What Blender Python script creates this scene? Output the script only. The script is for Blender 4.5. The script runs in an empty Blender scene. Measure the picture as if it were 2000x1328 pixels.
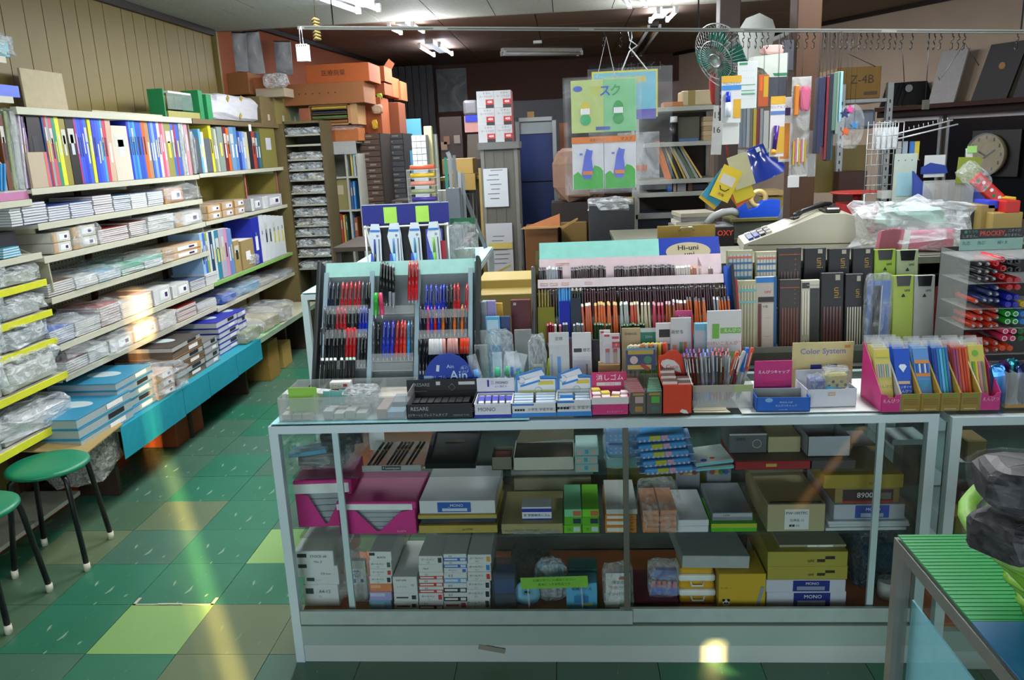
import bpy,bmesh,math,random
from mathutils import Vector,Matrix,Euler
random.seed(7)
SC=bpy.context.scene
COL=SC.collection
PI=math.pi
# ---------------------------------------------------------------- camera

F,H=1560.0,1.70
Yc=Vector((105,384,F)).normalized()
Xc=Vector((1,.027,0));Xc[2]=-(Xc[0]*Yc[0]+Xc[1]*Yc[1])/Yc[2];Xc.normalize()
Zc=Xc.cross(Yc)
if Zc[1]<0:Zc=-Zc
RR=(Xc,Yc,Zc)
right=Vector((Xc[0],Yc[0],Zc[0]));up=Vector((Xc[1],Yc[1],Zc[1]));fwd=Vector((Xc[2],Yc[2],Zc[2]))
cam=bpy.data.cameras.new('camera');cam.sensor_width=36;cam.lens=F/2000*36;cam.clip_start=.05
camo=bpy.data.objects.new('camera',cam);COL.objects.link(camo)
m=Matrix(((right[0],up[0],-fwd[0],0),(right[1],up[1],-fwd[1],0),(right[2],up[2],-fwd[2],H),(0,0,0,1)))
camo.matrix_world=m
SC.camera=camo
def at(px,py,Y=None,Z=None,X=None):
 "point of the world seen at a pixel, on a plane of constant X, Y or Z"
 c=(px-1000,664-py,F)
 d=[sum(RR[i][j]*c[j]for j in range(3))for i in range(3)]
 t=Y/d[1]if Y is not None else(Z-H)/d[2]if Z is not None else X/d[0]
 return Vector((d[0]*t,d[1]*t,H+d[2]*t))
def cc(X,Y,Z):return[Xc[j]*X+Yc[j]*Y+Zc[j]*(Z-H)for j in range(3)]
def Xof(px,Y,Z):
 k=(px-1000)/F;a=cc(0,Y,Z)
 return-(a[0]-k*a[2])/(Xc[0]-k*Xc[2])
def Yof(px,X,Z):
 k=(px-1000)/F;a=cc(X,0,Z)
 return-(a[0]-k*a[2])/(Yc[0]-k*Yc[2])
def Zof(py,X,Y):
 k=(664-py)/F;a=cc(X,Y,H)
 return H-(a[1]-k*a[2])/(Zc[1]-k*Zc[2])
# ---------------------------------------------------------------- view

SC.view_settings.view_transform='Standard';SC.view_settings.look='None'
SC.view_settings.exposure=0.5;SC.view_settings.gamma=1;SC.view_settings.use_curve_mapping=False
SC.cycles.use_denoising=True
SC.cycles.transparent_max_bounces=24
SC.cycles.max_bounces=7;SC.cycles.diffuse_bounces=3;SC.cycles.glossy_bounces=3
SC.cycles.sample_clamp_indirect=6
SC.cycles.caustics_reflective=False;SC.cycles.caustics_refractive=False
# ---------------------------------------------------------------- sky, sun, daylight of the shop front

W=bpy.data.worlds.new('sky');SC.world=W;W.use_nodes=True
W.node_tree.nodes['Background'].inputs[0].default_value=(.75,.85,1,1)
W.node_tree.nodes['Background'].inputs[1].default_value=1.0
def lamp(name,kind,loc,rot,power,color=(1,1,1),**kw):
 l=bpy.data.lights.new(name,kind);l.energy=power;l.color=color
 for k,v in kw.items():setattr(l,k,v)
 o=bpy.data.objects.new(name,l);COL.objects.link(o);o.location=loc;o.rotation_euler=rot
 return o
sun_dir=Vector((-.528,.849,-.176)).normalized()
sun=lamp('sun', 'SUN',(3,-6,4),(0,0,0),34,(1,.6,.22),angle=.009)
sun.rotation_euler=sun_dir.to_track_quat('-Z', 'Y').to_euler()
# daylight of the two shop windows behind the camera

lamp('window_daylight', 'AREA',(-1.2,-2.40,1.45),(PI/2,0,0),62,(.80,.90,1),shape='RECTANGLE',size=2.3,size_y=1.7)
lamp('window_daylight', 'AREA',(3.3,-2.40,1.45),(PI/2,0,0),62,(.80,.90,1),shape='RECTANGLE',size=2.2,size_y=1.7)
# ---------------------------------------------------------------- materials

_M={}
def S(c):
 "sRGB 0-255 or hex to linear"
 if isinstance(c,str):
  c=c.lstrip('#');c=tuple(int(c[i:i+2],16)for i in(0,2,4))
 return tuple((x/255/12.92 if x<=10 else((x/255+.055)/1.055)**2.4)for x in c)
def M(c,rough=.55,metal=0,var=.12,scale=25,bump=0,emit=0,stretch=None,coat=0):
 key=('m',str(c),rough,metal,var,scale,bump,emit,stretch,coat)
 if key in _M:return _M[key]
 col=S(c)
 mt=bpy.data.materials.new('paint');mt.use_nodes=True;nt=mt.node_tree;b=nt.nodes['Principled BSDF']
 b.inputs['Roughness'].default_value=rough;b.inputs['Metallic'].default_value=metal
 b.inputs['Base Color'].default_value=(*col,1)
 if coat:b.inputs['Coat Weight'].default_value=coat
 if var or bump:
  tc=nt.nodes.new('ShaderNodeTexCoord');n=nt.nodes.new('ShaderNodeTexNoise')
  n.inputs['Scale'].default_value=scale;n.inputs['Detail'].default_value=2
  src=tc.outputs['Object']
  if stretch:
   mp=nt.nodes.new('ShaderNodeMapping');mp.inputs['Scale'].default_value=stretch
   nt.links.new(src,mp.inputs[0]);src=mp.outputs[0]
  nt.links.new(src,n.inputs['Vector'])
  if var:
   mx=nt.nodes.new('ShaderNodeMix');mx.data_type='RGBA'
   mx.inputs[6].default_value=(*[min(1,x*(1+var))for x in col],1)
   mx.inputs[7].default_value=(*[x*(1-var)for x in col],1)
   nt.links.new(n.outputs['Fac'],mx.inputs[0]);nt.links.new(mx.outputs[2],b.inputs['Base Color'])
  if bump:
   bp=nt.nodes.new('ShaderNodeBump');bp.inputs['Strength'].default_value=bump;bp.inputs['Distance'].default_value=.004
   nt.links.new(n.outputs['Fac'],bp.inputs['Height']);nt.links.new(bp.outputs[0],b.inputs['Normal'])
 if emit:
  b.inputs['Emission Color'].default_value=(*col,1);b.inputs['Emission Strength'].default_value=emit
 _M[key]=mt
 return mt
def film(c=(235,240,240),dens=.25,rough=.12,crinkle=0,tint=(1,1,1)):
 "thin clear plastic or glass: mostly see-through, with a glossy surface"
 key=('f',c,dens,rough,crinkle,tint)
 if key in _M:return _M[key]
 mt=bpy.data.materials.new('film');mt.use_nodes=True;nt=mt.node_tree;b=nt.nodes['Principled BSDF']
 b.inputs['Base Color'].default_value=(*S(c),1);b.inputs['Roughness'].default_value=rough
 tr=nt.nodes.new('ShaderNodeBsdfTransparent');tr.inputs[0].default_value=(*tint,1)
 mx=nt.nodes.new('ShaderNodeMixShader');mx.inputs[0].default_value=dens
 if crinkle:
  tc=nt.nodes.new('ShaderNodeTexCoord');n=nt.nodes.new('ShaderNodeTexNoise');n.inputs['Scale'].default_value=crinkle
  n.inputs['Detail'].default_value=3;n.inputs['Distortion'].default_value=1.2
  nt.links.new(tc.outputs['Object'],n.inputs['Vector'])
  r=nt.nodes.new('ShaderNodeMapRange');r.inputs[1].default_value=.35;r.inputs[2].default_value=.7
  r.inputs[3].default_value=dens*.4;r.inputs[4].default_value=min(1,dens*2)
  nt.links.new(n.outputs['Fac'],r.inputs[0]);nt.links.new(r.outputs[0],mx.inputs[0])
  bp=nt.nodes.new('ShaderNodeBump');bp.inputs['Strength'].default_value=.9;bp.inputs['Distance'].default_value=.02
  nt.links.new(n.outputs['Fac'],bp.inputs['Height']);nt.links.new(bp.outputs[0],b.inputs['Normal'])
 nt.links.new(tr.outputs[0],mx.inputs[1]);nt.links.new(b.outputs[0],mx.inputs[2])
 nt.links.new(mx.outputs[0],nt.nodes['Material Output'].inputs['Surface'])
 _M[key]=mt
 return mt
def pane(dens=.07):
 key=('pane',dens)
 if key in _M:return _M[key]
 mt=bpy.data.materials.new('glass');mt.use_nodes=True;nt=mt.node_tree;nt.nodes.remove(nt.nodes['Principled BSDF'])
 tr=nt.nodes.new('ShaderNodeBsdfTransparent');tr.inputs[0].default_value=(.955,.985,.975,1)
 g=nt.nodes.new('ShaderNodeBsdfGlossy');g.inputs['Roughness'].default_value=.02
 fr=nt.nodes.new('ShaderNodeFresnel');fr.inputs[0].default_value=1.45
 mx=nt.nodes.new('ShaderNodeMixShader')
 ge=nt.nodes.new('ShaderNodeNewGeometry');mu=nt.nodes.new('ShaderNodeMath');mu.operation='SUBTRACT';mu.inputs[0].default_value=1;m2=nt.nodes.new('ShaderNodeMath');m2.operation='MULTIPLY'
 nt.links.new(ge.outputs['Backfacing'],mu.inputs[1]);nt.links.new(mu.outputs[0],m2.inputs[0]);nt.links.new(fr.outputs[0],m2.inputs[1])
 nt.links.new(m2.outputs[0],mx.inputs[0]);nt.links.new(tr.outputs[0],mx.inputs[1]);nt.links.new(g.outputs[0],mx.inputs[2])
 nt.links.new(mx.outputs[0],nt.nodes['Material Output'].inputs['Surface'])
 _M[key]=mt
 return mt
ALU=M('#a9b0ae',.38,.55,.10,8,stretch=(1,1,9));ALUL=M('#cfe2e4',.4,.15,.06,8)
STEEL=M('#b8bdbb',.3,.8);DARKMETAL=M('#2a2c2b',.4,.4);BLACK=M('#141416',.35);WHITE=M('#e9ebe8',.5)
PAPER=M('#e6e6de',.7,var=.05);CARD=M('#b08a55',.8,scale=12);CARDL=M('#c8b68a',.8,scale=12);CARDO=M('#a8622c',.75,scale=9)
GLASS=pane();CLEAR=film();CLEARB=film((232,238,238),.20,.12,4);CLEARD=film((228,234,234),.38,.16,5)
ACRYL=film((220,226,222),.16,.06);ACRYLD=film((200,205,200),.35,.12)
# ---------------------------------------------------------------- mesh helpers

def thing(name,label,cat,loc=(0,0,0),rz=0,group=None,rot=None):
 o=bpy.data.objects.new(name,None);o.empty_display_size=.05;COL.objects.link(o)
 o.location=loc;o.rotation_euler=rot if rot else(0,0,rz)
 o['label']=label;o['category']=cat
 if group:o['group']=group
 return o
def tag(o,label,cat,group=None):
 o['label']=label;o['category']=cat
 if group:o['group']=group
 return o
_me={}
def link(name,me,parent=None,loc=(0,0,0),rot=(0,0,0)):
 o=bpy.data.objects.new(name,me);COL.objects.link(o)
 if parent is not None:o.parent=parent
 o.location=loc;o.rotation_euler=rot
 return o
def mesh(name,V,Fc,mats,fm=None,smooth=False):
 me=bpy.data.meshes.new(name);me.from_pydata([tuple(v)for v in V],[],[tuple(f)for f in Fc])
 for q in(mats if isinstance(mats,(list,tuple))else[mats]):me.materials.append(q)
 if fm:
  for p,i in zip(me.polygons,fm):p.material_index=i
 if smooth:
  for p in me.polygons:p.use_smooth=True
 me.update()
 return me
BF=[(0,3,2,1),(4,5,6,7),(0,1,5,4),(1,2,6,5),(2,3,7,6),(3,0,4,7)]
def bv(x0,y0,z0,x1,y1,z1):return[(x0,y0,z0),(x1,y0,z0),(x1,y1,z0),(x0,y1,z0),(x0,y0,z1),(x1,y0,z1),(x1,y1,z1),(x0,y1,z1)]
def box(name,c,s,mat,parent=None,rot=(0,0,0),bev=0):
 "c = centre of the base, s = size"
 key=('b',tuple(round(v,4)for v in s),mat.name,bev)
 if key not in _me:
  me=mesh(name,bv(-s[0]/2,-s[1]/2,0,s[0]/2,s[1]/2,s[2]),BF,mat)
  if bev:
   bm=bmesh.new();bm.from_mesh(me)
   bmesh.ops.bevel(bm,geom=bm.edges[:],offset=min(bev,min(s)*.45),segments=2 if bev>.006 else 1,affect='EDGES',profile=.5)
   bm.to_mesh(me);bm.free()
  _me[key]=me
 return link(name,_me[key],parent,c,rot)
def boxes(name,lst,mats,parent=None,loc=(0,0,0),rot=(0,0,0)):
 "several boxes (x0,y0,z0,x1,y1,z1[,material index]) as one mesh"
 V,Fc,fm=[],[],[]
 for b in lst:
  k=len(V);V+=bv(*b[:6]);Fc+=[tuple(k+i for i in f)for f in BF];fm+=[b[6]if len(b)>6 else 0]*6
 return link(name,mesh(name,V,Fc,mats,fm),parent,loc,rot)
def cyl(name,r0,r1,h,mat,parent=None,loc=(0,0,0),rot=(0,0,0),n=12,cap=True,z0=0):
 key=('c',round(r0,4),round(r1,4),round(h,4),mat.name,n,cap,z0)
 if key not in _me:
  V=[(r0*math.cos(2*PI*i/n),r0*math.sin(2*PI*i/n),z0)for i in range(n)]+[(r1*math.cos(2*PI*i/n),r1*math.sin(2*PI*i/n),z0+h)for i in range(n)]
  Fc=[(i,(i+1)%n,n+(i+1)%n,n+i)for i in range(n)]
  if cap:Fc+=[tuple(range(n-1,-1,-1)),tuple(range(n,2*n))]
  me=mesh(name,V,Fc,mat);
  for p in me.polygons:p.use_smooth=len(p.vertices)==4
  _me[key]=me
 return link(name,_me[key],parent,loc,rot)
def lathe(name,prof,mat,parent=None,loc=(0,0,0),rot=(0,0,0),n=16,fm=None):
 "prof = [(r, z)...]; mat may be a list with fm = index per band"
 key=('l',tuple(prof),str([x.name for x in mat])if isinstance(mat,list)else mat.name,n,str(fm))
 if key not in _me:
  V=[(r*math.cos(2*PI*i/n),r*math.sin(2*PI*i/n),z)for r,z in prof for i in range(n)]
  Fc,mi=[],[]
  for k in range(len(prof)-1):
   for i in range(n):
    Fc.append((k*n+i,k*n+(i+1)%n,(k+1)*n+(i+1)%n,(k+1)*n+i));mi.append(fm[k]if fm else 0)
  _me[key]=mesh(name,V,Fc,mat,mi,True)
 return link(name,_me[key],parent,loc,rot)
def tube(name,pts,r,mat,parent=None,n=8,loc=(0,0,0),rot=(0,0,0),closed=False):
 "round bar along a polyline"
 P=[Vector(p)for p in pts];V,Fc=[],[]
 L=len(P)
 up0=Vector((0,0,1))
 for i,p in enumerate(P):
  a=P[i-1]if(i>0 or closed)else p;b=P[(i+1)%L]if(i<L-1 or closed)else p
  t=(b-a).normalized()if(b-a).length>1e-9 else Vector((0,0,1))
  u=t.cross(up0)
  if u.length<.05:u=t.cross(Vector((0,1,0)))
  u.normalize();w=t.cross(u)
  for j in range(n):
   an=2*PI*j/n;V.append(p+u*r*math.cos(an)+w*r*math.sin(an))
 for i in range(L if closed else L-1):
  i2=(i+1)%L
  for j in range(n):Fc.append((i*n+j,i*n+(j+1)%n,i2*n+(j+1)%n,i2*n+j))
 if not closed:Fc+=[tuple(range(n-1,-1,-1)),tuple((L-1)*n+j for j in range(n))]
 return link(name,mesh(name,V,Fc,mat,None,True),parent,loc,rot)
def tubes(name,lst,r,mat,parent=None,n=5,loc=(0,0,0),rot=(0,0,0)):
 "many straight rods as one mesh (a wire grid)"
 V,Fc=[],[]
 for a,b in lst:
  a,b=Vector(a),Vector(b);t=(b-a).normalized();u=t.cross(Vector((0,0,1)))
  if u.length<.05:u=t.cross(Vector((0,1,0)))
  u.normalize();w=t.cross(u);k=len(V)
  for p in(a,b):
   for j in range(n):V.append(p+u*r*math.cos(2*PI*j/n)+w*r*math.sin(2*PI*j/n))
  for j in range(n):Fc.append((k+j,k+(j+1)%n,k+n+(j+1)%n,k+n+j))
  Fc+=[tuple(k+j for j in range(n-1,-1,-1)),tuple(k+n+j for j in range(n))]
 return link(name,mesh(name,V,Fc,mat,None,True),parent,loc,rot)
def poly(name,pts,th,mat,parent=None,loc=(0,0,0),rot=(0,0,0),axis='y'):
 "outline (u,v) extruded by th; axis y: u=x, v=z; axis x: u=y, v=z; axis z: u=x, v=y"
 f={'y':lambda u,v,w:(u,w,v), 'x':lambda u,v,w:(w,u,v), 'z':lambda u,v,w:(u,v,w)}[axis]
 n=len(pts);V=[f(u,v,0)for u,v in pts]+[f(u,v,th)for u,v in pts]
 Fc=[tuple(range(n)),tuple(range(2*n-1,n-1,-1))]+[(i,n+i,n+(i+1)%n,(i+1)%n)for i in range(n)]
 me=mesh(name,V,Fc,mat)
 bm=bmesh.new();bm.from_mesh(me);bmesh.ops.recalc_face_normals(bm,faces=bm.faces[:]);bm.to_mesh(me);bm.free()
 return link(name,me,parent,loc,rot)
_tx={}
def text(s,size,mat,parent=None,loc=(0,0,0),rot=(PI/2,0,0),name='lettering',al='CENTER',sx=1,bold=0):
 key=(s,size,mat.name,al,bold)
 if key not in _tx:
  cu=bpy.data.curves.new('lettering', 'FONT');cu.body=s;cu.size=size;cu.align_x=al;cu.align_y='CENTER'
  cu.resolution_u=2;cu.offset=bold
  o=bpy.data.objects.new('t',cu);COL.objects.link(o)
  me=bpy.data.meshes.new_from_object(o.evaluated_get(bpy.context.evaluated_depsgraph_get()))
  me.materials.clear();me.materials.append(mat);me.name='lettering'
  bpy.data.objects.remove(o);bpy.data.curves.remove(cu)
  _tx[key]=me
 o=link(name,_tx[key],parent,loc,rot)
 if sx!=1:o.scale=(sx,1,1)
 return o
def plate(name,x,z,w,h,mat,parent,y=-.0006,th=.0008,**k):
 return box(name,(x,y,z-h/2),(w,th,h),mat,parent,**k)
# crumpled plastic bags: a rounded, creased pillow of size 1, scaled

_bags={}
def bag(name,c,s,mat,parent=None,rot=(0,0,0),v=0,n=9,amp=.10,flat=.5):
 key=(v%6,mat.name,n,amp,flat)
 if key not in _bags:
  rnd=random.Random(v%6+11);V,Fc=[],[]
  from mathutils import noise
  for i in range(n+1):
   th=PI*i/n
   for j in range(2*n):
    ph=PI*j/n;x,y,z=math.sin(th)*math.cos(ph),math.sin(th)*math.sin(ph),math.cos(th)
    sg=lambda a,p:math.copysign(abs(a)**p,a)
    q=Vector((sg(x,flat),sg(y,flat),sg(z,flat)))*.5
    d=noise.noise(Vector((q.x*4.3+v*3.1,q.y*4.3,q.z*4.3)))*amp*1.6+rnd.uniform(-1,1)*amp*.35
    q=q*(1+d);q.z=max(-.5,q.z)
    V.append((q.x,q.y,q.z+.5))
  for i in range(n):
   for j in range(2*n):Fc.append((i*2*n+j,i*2*n+(j+1)%(2*n),(i+1)*2*n+(j+1)%(2*n),(i+1)*2*n+j))
  _bags[key]=mesh('bag',V,Fc,mat)
 o=link(name,_bags[key],parent,c,rot);o.scale=s
 return o
def struct(o):o['kind']='structure';return o
# ================================================================ the setting

YB=6.72
RND=random.Random(3)
# floor: slab + single tiles

floor=struct(boxes('floor',[(-3.4,-2.7,-.10,6.2,13.2,-.006)],M('#1c2a22',.8)))
def tilemat(kind):
 key=('tile',kind)
 if key in _M:return _M[key]
 cols={0:((30,96,72),(62,128,98)),1:((52,92,76),(86,122,100)),2:((84,102,74),(112,126,94)),3:((122,162,94),(140,178,108)),4:((60,92,68),(90,116,90))}
 a,b=cols[kind]
 mt=bpy.data.materials.new('tile');mt.use_nodes=True;nt=mt.node_tree;p=nt.nodes['Principled BSDF']
 tc=nt.nodes.new('ShaderNodeTexCoord');mp=nt.nodes.new('ShaderNodeMapping');mp.inputs['Scale'].default_value=(9,1.6,1);mp.inputs['Rotation'].default_value=(0,0,.12)
 nz=nt.nodes.new('ShaderNodeTexNoise');nz.inputs['Scale'].default_value=2.2;nz.inputs['Detail'].default_value=5;nz.inputs['Distortion'].default_value=.4
 n2=nt.nodes.new('ShaderNodeTexNoise');n2.inputs['Scale'].default_value=3.1;n2.inputs['Detail'].default_value=3
 nt.links.new(tc.outputs['Generated'],mp.inputs[0]);nt.links.new(mp.outputs[0],nz.inputs['Vector']);nt.links.new(tc.outputs['Object'],n2.inputs['Vector'])
 mx=nt.nodes.new('ShaderNodeMix');mx.data_type='RGBA';mx.inputs[6].default_value=(*S(a),1);mx.inputs[7].default_value=(*S(b),1)
 nt.links.new(n2.outputs['Fac'],mx.inputs[0])
 r=nt.nodes.new('ShaderNodeMapRange');r.inputs[1].default_value=.665;r.inputs[2].default_value=.70;r.inputs[3].default_value=0;r.inputs[4].default_value=.5 if kind in(0,1)else .12
 nt.links.new(nz.outputs['Fac'],r.inputs[0])
 m2=nt.nodes.new('ShaderNodeMix');m2.data_type='RGBA';m2.inputs[7].default_value=(*S((178,200,168)),1)
 nt.links.new(r.outputs[0],m2.inputs[0]);nt.links.new(mx.outputs[2],m2.inputs[6]);nt.links.new(m2.outputs[2],p.inputs['Base Color'])
 p.inputs['Roughness'].default_value=.34
 _M[key]=mt
 return mt
TX,TY,TW,TH=-1.765,2.405,.3375,.3165
tkind={(0,0):3,(1,2):3,(1,0):2,(2,0):2,(1,-1):2,(0,-1):0,(-1,0):0,(-1,1):0,(0,1):0,(1,1):0,(0,2):0,(-1,3):2,(-1,2):1,(0,3):0,(1,3):1,(-2,1):4,(-2,2):2,(-2,3):4,(-2,0):4,(-1,-1):1,(-2,-1):1,(2,-1):1,(2,1):0,(0,4):0,(1,4):0,(2,3):1,(3,0):4}
_tm={}
for i in range(-4,17):
 for j in range(-3,17):
  if i>9 and j>3:continue
  k=tkind.get((i,j))
  if k is None:k=RND.choice((0,0,0,1,1,4,2)if j<4 else(0,1,1,0))
  key=(k,RND.randrange(2))
  x,y=TX+i*TW,TY+j*TH
  if key not in _tm:
   _tm[key]=mesh('tile',bv(.0012,.0012,-.02,TW-.0012,TH-.0012,0),BF,tilemat(k))
  o=link('tile',_tm[key],floor,(x,y,RND.uniform(-.0012,0)))
# worn white edge of the broken tile beside the pale one

boxes('chipped_edge',[(0,0,0,.33,.006,.0015),(.0,.0,0,.012,.05,.0015),(.318,0,0,.33,.05,.0015),(.10,.0,0,.2,.010,.0016)],M('#b9b4a2',.8),floor,(TX+.005,TY+TH-.004,0))
# left wall: panelled boards with grooves

wl=struct(boxes('wall_left',[(-2.95,-2.6,0,-2.812,6.62,2.7)],M('#3a3218',.8)))
PAN=M('#7a6a36',.5,var=.16,scale=3,stretch=(1,1,.35))
ys=[3.55,3.72,3.95,4.10,4.28,4.44,4.62,4.76,4.90,5.05,5.26,5.40,5.56,5.70,5.82,6.02,6.14,6.28,6.44,6.60]
for a,b in zip(ys,ys[1:]):box('panel_board',(-2.806,(a+b)/2,.3),(.012,b-a-.006,2.39),PAN,wl)
box('panel_board',(-2.806,.5,.0),(.012,6.09,2.69),PAN,wl)
box('trim',(-2.78,2.0,2.655),(.03,9.2,.045),M('#221c16',.5),wl)
box('corner_board',(-2.79,6.63,.0),(.05,.03,2.69),PAN,wl)
# back rooms walls

ORW=M('#8a4a2a',.8,scale=5,var=.1)
def wallseg(name,a,b,h,mat,th=.1):
 d=Vector((b[0]-a[0],b[1]-a[1],0));L=d.length
 o=boxes(name,[(0,0,0,L,th,h)],mat);o.location=(a[0],a[1],0);o.rotation_euler=(0,0,math.atan2(d.y,d.x))
 return struct(o)
ZB=2.86
o=wallseg('wall_left_rear',(-2.86,6.64),(-2.40,12.0),ZB,ORW)
wb=wallseg('wall_back',(-2.6,11.9),(1.8,11.9),ZB,M('#47261a',.7,scale=4))
A0,A1=Vector((1.40,12.3)),Vector((5.0,5.44))
PINK=M('#b8a48e',.85,scale=3,var=.10,bump=.3)
wr=wallseg('wall_right',(1.40,12.3),(5.0,5.44),3.2,PINK)
wallseg('wall_right_front',(5.0,5.44),(5.0,-2.5),3.2,PINK)
AD=(A1-A0).normalized();AN=Vector((AD.y,-AD.x))
if AN.x>0:AN=-AN
def atW(px,py,off=0):
 "point on the slanting right wall"
 c=(px-1000,664-py,F);d=Vector([sum(RR[i][j]*c[j]for j in range(3))for i in range(3)])
 P0=A0+AN*off
 t=(P0.x*AN.x+P0.y*AN.y)/(d.x*AN.x+d.y*AN.y)
 return Vector((d.x*t,d.y*t,H+d.z*t))
WANG=math.atan2(AD.y,AD.x)
# shop front behind the camera, its slits shaped to form the low sun's streaks

SX=1.81
fr=M('#8f8a80',.8)
S3=3.475;FY=(-2.515,-2.5)
for a_,b1,z0,z1 in((-2.95,SX-.092,0,2.9),(SX-.076,SX-.046,0,2.9),(SX+.046,S3-.026,0,2.9),(S3+.026,5.1,0,2.9),(SX-.1,SX+.05,2.42,2.9),(SX-.1,SX+.05,0,.6),(S3-.03,S3+.03,1.085,2.9),(S3-.03,S3+.03,0,.62),(SX-.03,SX+.05,1.40,2.13)):  # last piece is added to cut the sun on the lower shelves
 struct(boxes('wall_front',[(a_,FY[0]-.001*(z1<1 or z0>1),z0,b1,FY[1],z1)],fr))
# ceilings

CE=M('#a3a398',.85,scale=40,var=.25,bump=.5)
ce=struct(boxes('ceiling',[(-2.95,-2.62,2.715,5.1,YB-.02,2.80)],M('#2a2a26',.8)))
cy=YB;k=0
for j in range(10):
 y1=YB-.025-j*.91;y0=y1-.91
 for i in range(18):
  x0=-2.8+i*.455
  if x0>4.7 or y0<.6:continue
  box('ceiling_panel',(x0+.2275+(.22 if j%2 else 0),(y0+y1)/2,2.702),(.449,.904,.012),CE,ce)
  if i==0 and j%2:box('ceiling_panel',(x0+.107,(y0+y1)/2,2.702),(.214,.904,.012),CE,ce)
struct(boxes('trim_1',[(-2.8,YB-.025,2.70,5.0,YB,3.2)],M('#77705f',.7)))
CB=M('#7f6650',.75,scale=20,var=.15)
cb=struct(boxes('ceiling_rear',[(-3.0,YB,ZB+.015,5.1,12.4,ZB+.08)],M('#2b221b',.8)))
for j in range(6):
 for i in range(9):
  x0=-2.95+i*.9;y0=YB+.02+j*.91
  if x0>3.6:continue
  box('ceiling_panel',(x0+.45,y0+.455,ZB),(.892,.902,.012),CB,cb)
struct(boxes('trim_2',[(-2.84,6.74,ZB-.05,-2.8,6.76,ZB)],M('#221c16',.5)))
t=wallseg('trim_3',(-2.79,6.75),(-2.36,11.9),.04,M('#1d1814',.5),.02);t.location.z=ZB-.04
t=wallseg('trim_4',(1.40-.03,12.25),(4.95,5.5),.04,M('#1d1814',.5),.02);t.location.z=ZB-.04;t.location.x-=.03
# ---------------------------------------------------------------- fluorescent fittings

TUBE=M('#dfe6ff',.4,var=0,emit=22);OFFT=M('#d9dcd8',.3)
def fitting2(a,b,label,z,lit=((0,1),),body='#b9bab2',sep=.11):
 "two tubes under a housing from plan point a to b; lit = stretches of the tubes which glow"
 a,b=Vector(a),Vector(b);d=b-a;L=d.length;mid=(a+b)/2
 t=thing('ceiling_light',label, 'light',(mid.x,mid.y,z),math.atan2(d.y,d.x))
 boxes('housing',[(-L/2,-.045,-.045,L/2,.045,0)],M(body,.5),t)
 for s in(-1,1):
  boxes('lamp_holder',[(-L/2,s*sep/2-.014,-.085,-L/2+.03,s*sep/2+.014,-.03)],OFFT,t);boxes('lamp_holder',[(L/2-.03,s*sep/2-.014,-.085,L/2,s*sep/2+.014,-.03)],OFFT,t)
  cyl('tube',.016,.016,L-.06,TUBE if lit else OFFT,t,(-L/2+.03,s*sep/2,-.066),(0,PI/2,0),n=10)
 return t
fitting2(at(640,-8,Z=2.63)[:2],at(722,22,Z=2.63)[:2], 'lit twin fluorescent tube light at the top edge, left of centre',2.70,True,sep=.15)
fitting2(at(1190,-60,Z=2.63)[:2],at(1245,12,Z=2.63)[:2], 'dark twin tube light cut by the top edge above the hanging packs',2.70,False)
fitting2(at(782,52,Z=2.79)[:2],at(806,64,Z=2.79)[:2], 'short lit tube light just behind the ceiling step, left',ZB,True,sep=.22)
fitting2(at(838,90,Z=2.79)[:2],at(866,108,Z=2.79)[:2], 'lit twin tube light deeper in the rear ceiling, left',ZB,True,sep=.22)
fitting2(at(1304,22,Z=2.79)[:2],at(1286,42,Z=2.79)[:2], 'lit twin tube light on the rear ceiling beside the wooden posts',ZB,True,sep=.16)
fitting2(at(1278,56,Z=2.79)[:2],at(1243,108,Z=2.79)[:2], 'unlit dark tube light behind the lit one near the posts',ZB,False,body='#4a4038')
p,q=at(981,106,Z=2.79),at(1134,106,Z=2.79)
fitting2(p[:2],q[:2], 'unlit white tube light running crosswise over the rear room',ZB,False)
tag(boxes('smoke_detector',[(-.05,-.05,-.03,.05,.05,0)],WHITE), 'small round white detector on the brown rear ceiling', 'detector').location=at(1050,80,Z=ZB)
# soft light of the tubes, plus added fill lamps

for(px,py,z,e)in((690,20,2.55,40),(840,92,2.7,38),(1290,40,2.7,42)):
 p=at(px,py,Z=z)
 lamp('tube_and_fill_light', 'AREA',p,(0,0,0),e,(.93,.95,1),shape='RECTANGLE',size=.3,size_y=1.2)
for(px,py,z,e)in((700,30,2.45,10),(820,80,2.55,20),(1295,40,2.55,20),(1240,10,2.4,8)):  # point lamps added to brighten the ceiling, one below an unlit fitting
 lamp('fill_glow', 'POINT',at(px,py,Z=z),(0,0,0),e,(.93,.95,1),shadow_soft_size=.12)
lamp('fill_glow', 'POINT',(-.6,3.2,2.45),(0,0,0),5,(.93,.95,1),shadow_soft_size=.2);lamp('fill_glow', 'POINT',(1.6,4.2,2.45),(0,0,0),5,(.93,.95,1),shadow_soft_size=.2)  # added fill; no fitting hangs at either spot
lamp('tube_and_fill_light', 'AREA',(1.2,3.0,2.62),(0,0,0),30,(.93,.95,1),shape='RECTANGLE',size=.3,size_y=1.2)  # added overhead fill without a fitting
lamp('tube_and_fill_light', 'AREA',(-.9,3.2,2.62),(0,0,0),30,(.93,.95,1),shape='RECTANGLE',size=.3,size_y=1.2)  # second added overhead fill, also without a fitting
# ================================================================ product boxes given as: pixel span on the front face, real depth and support height

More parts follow.
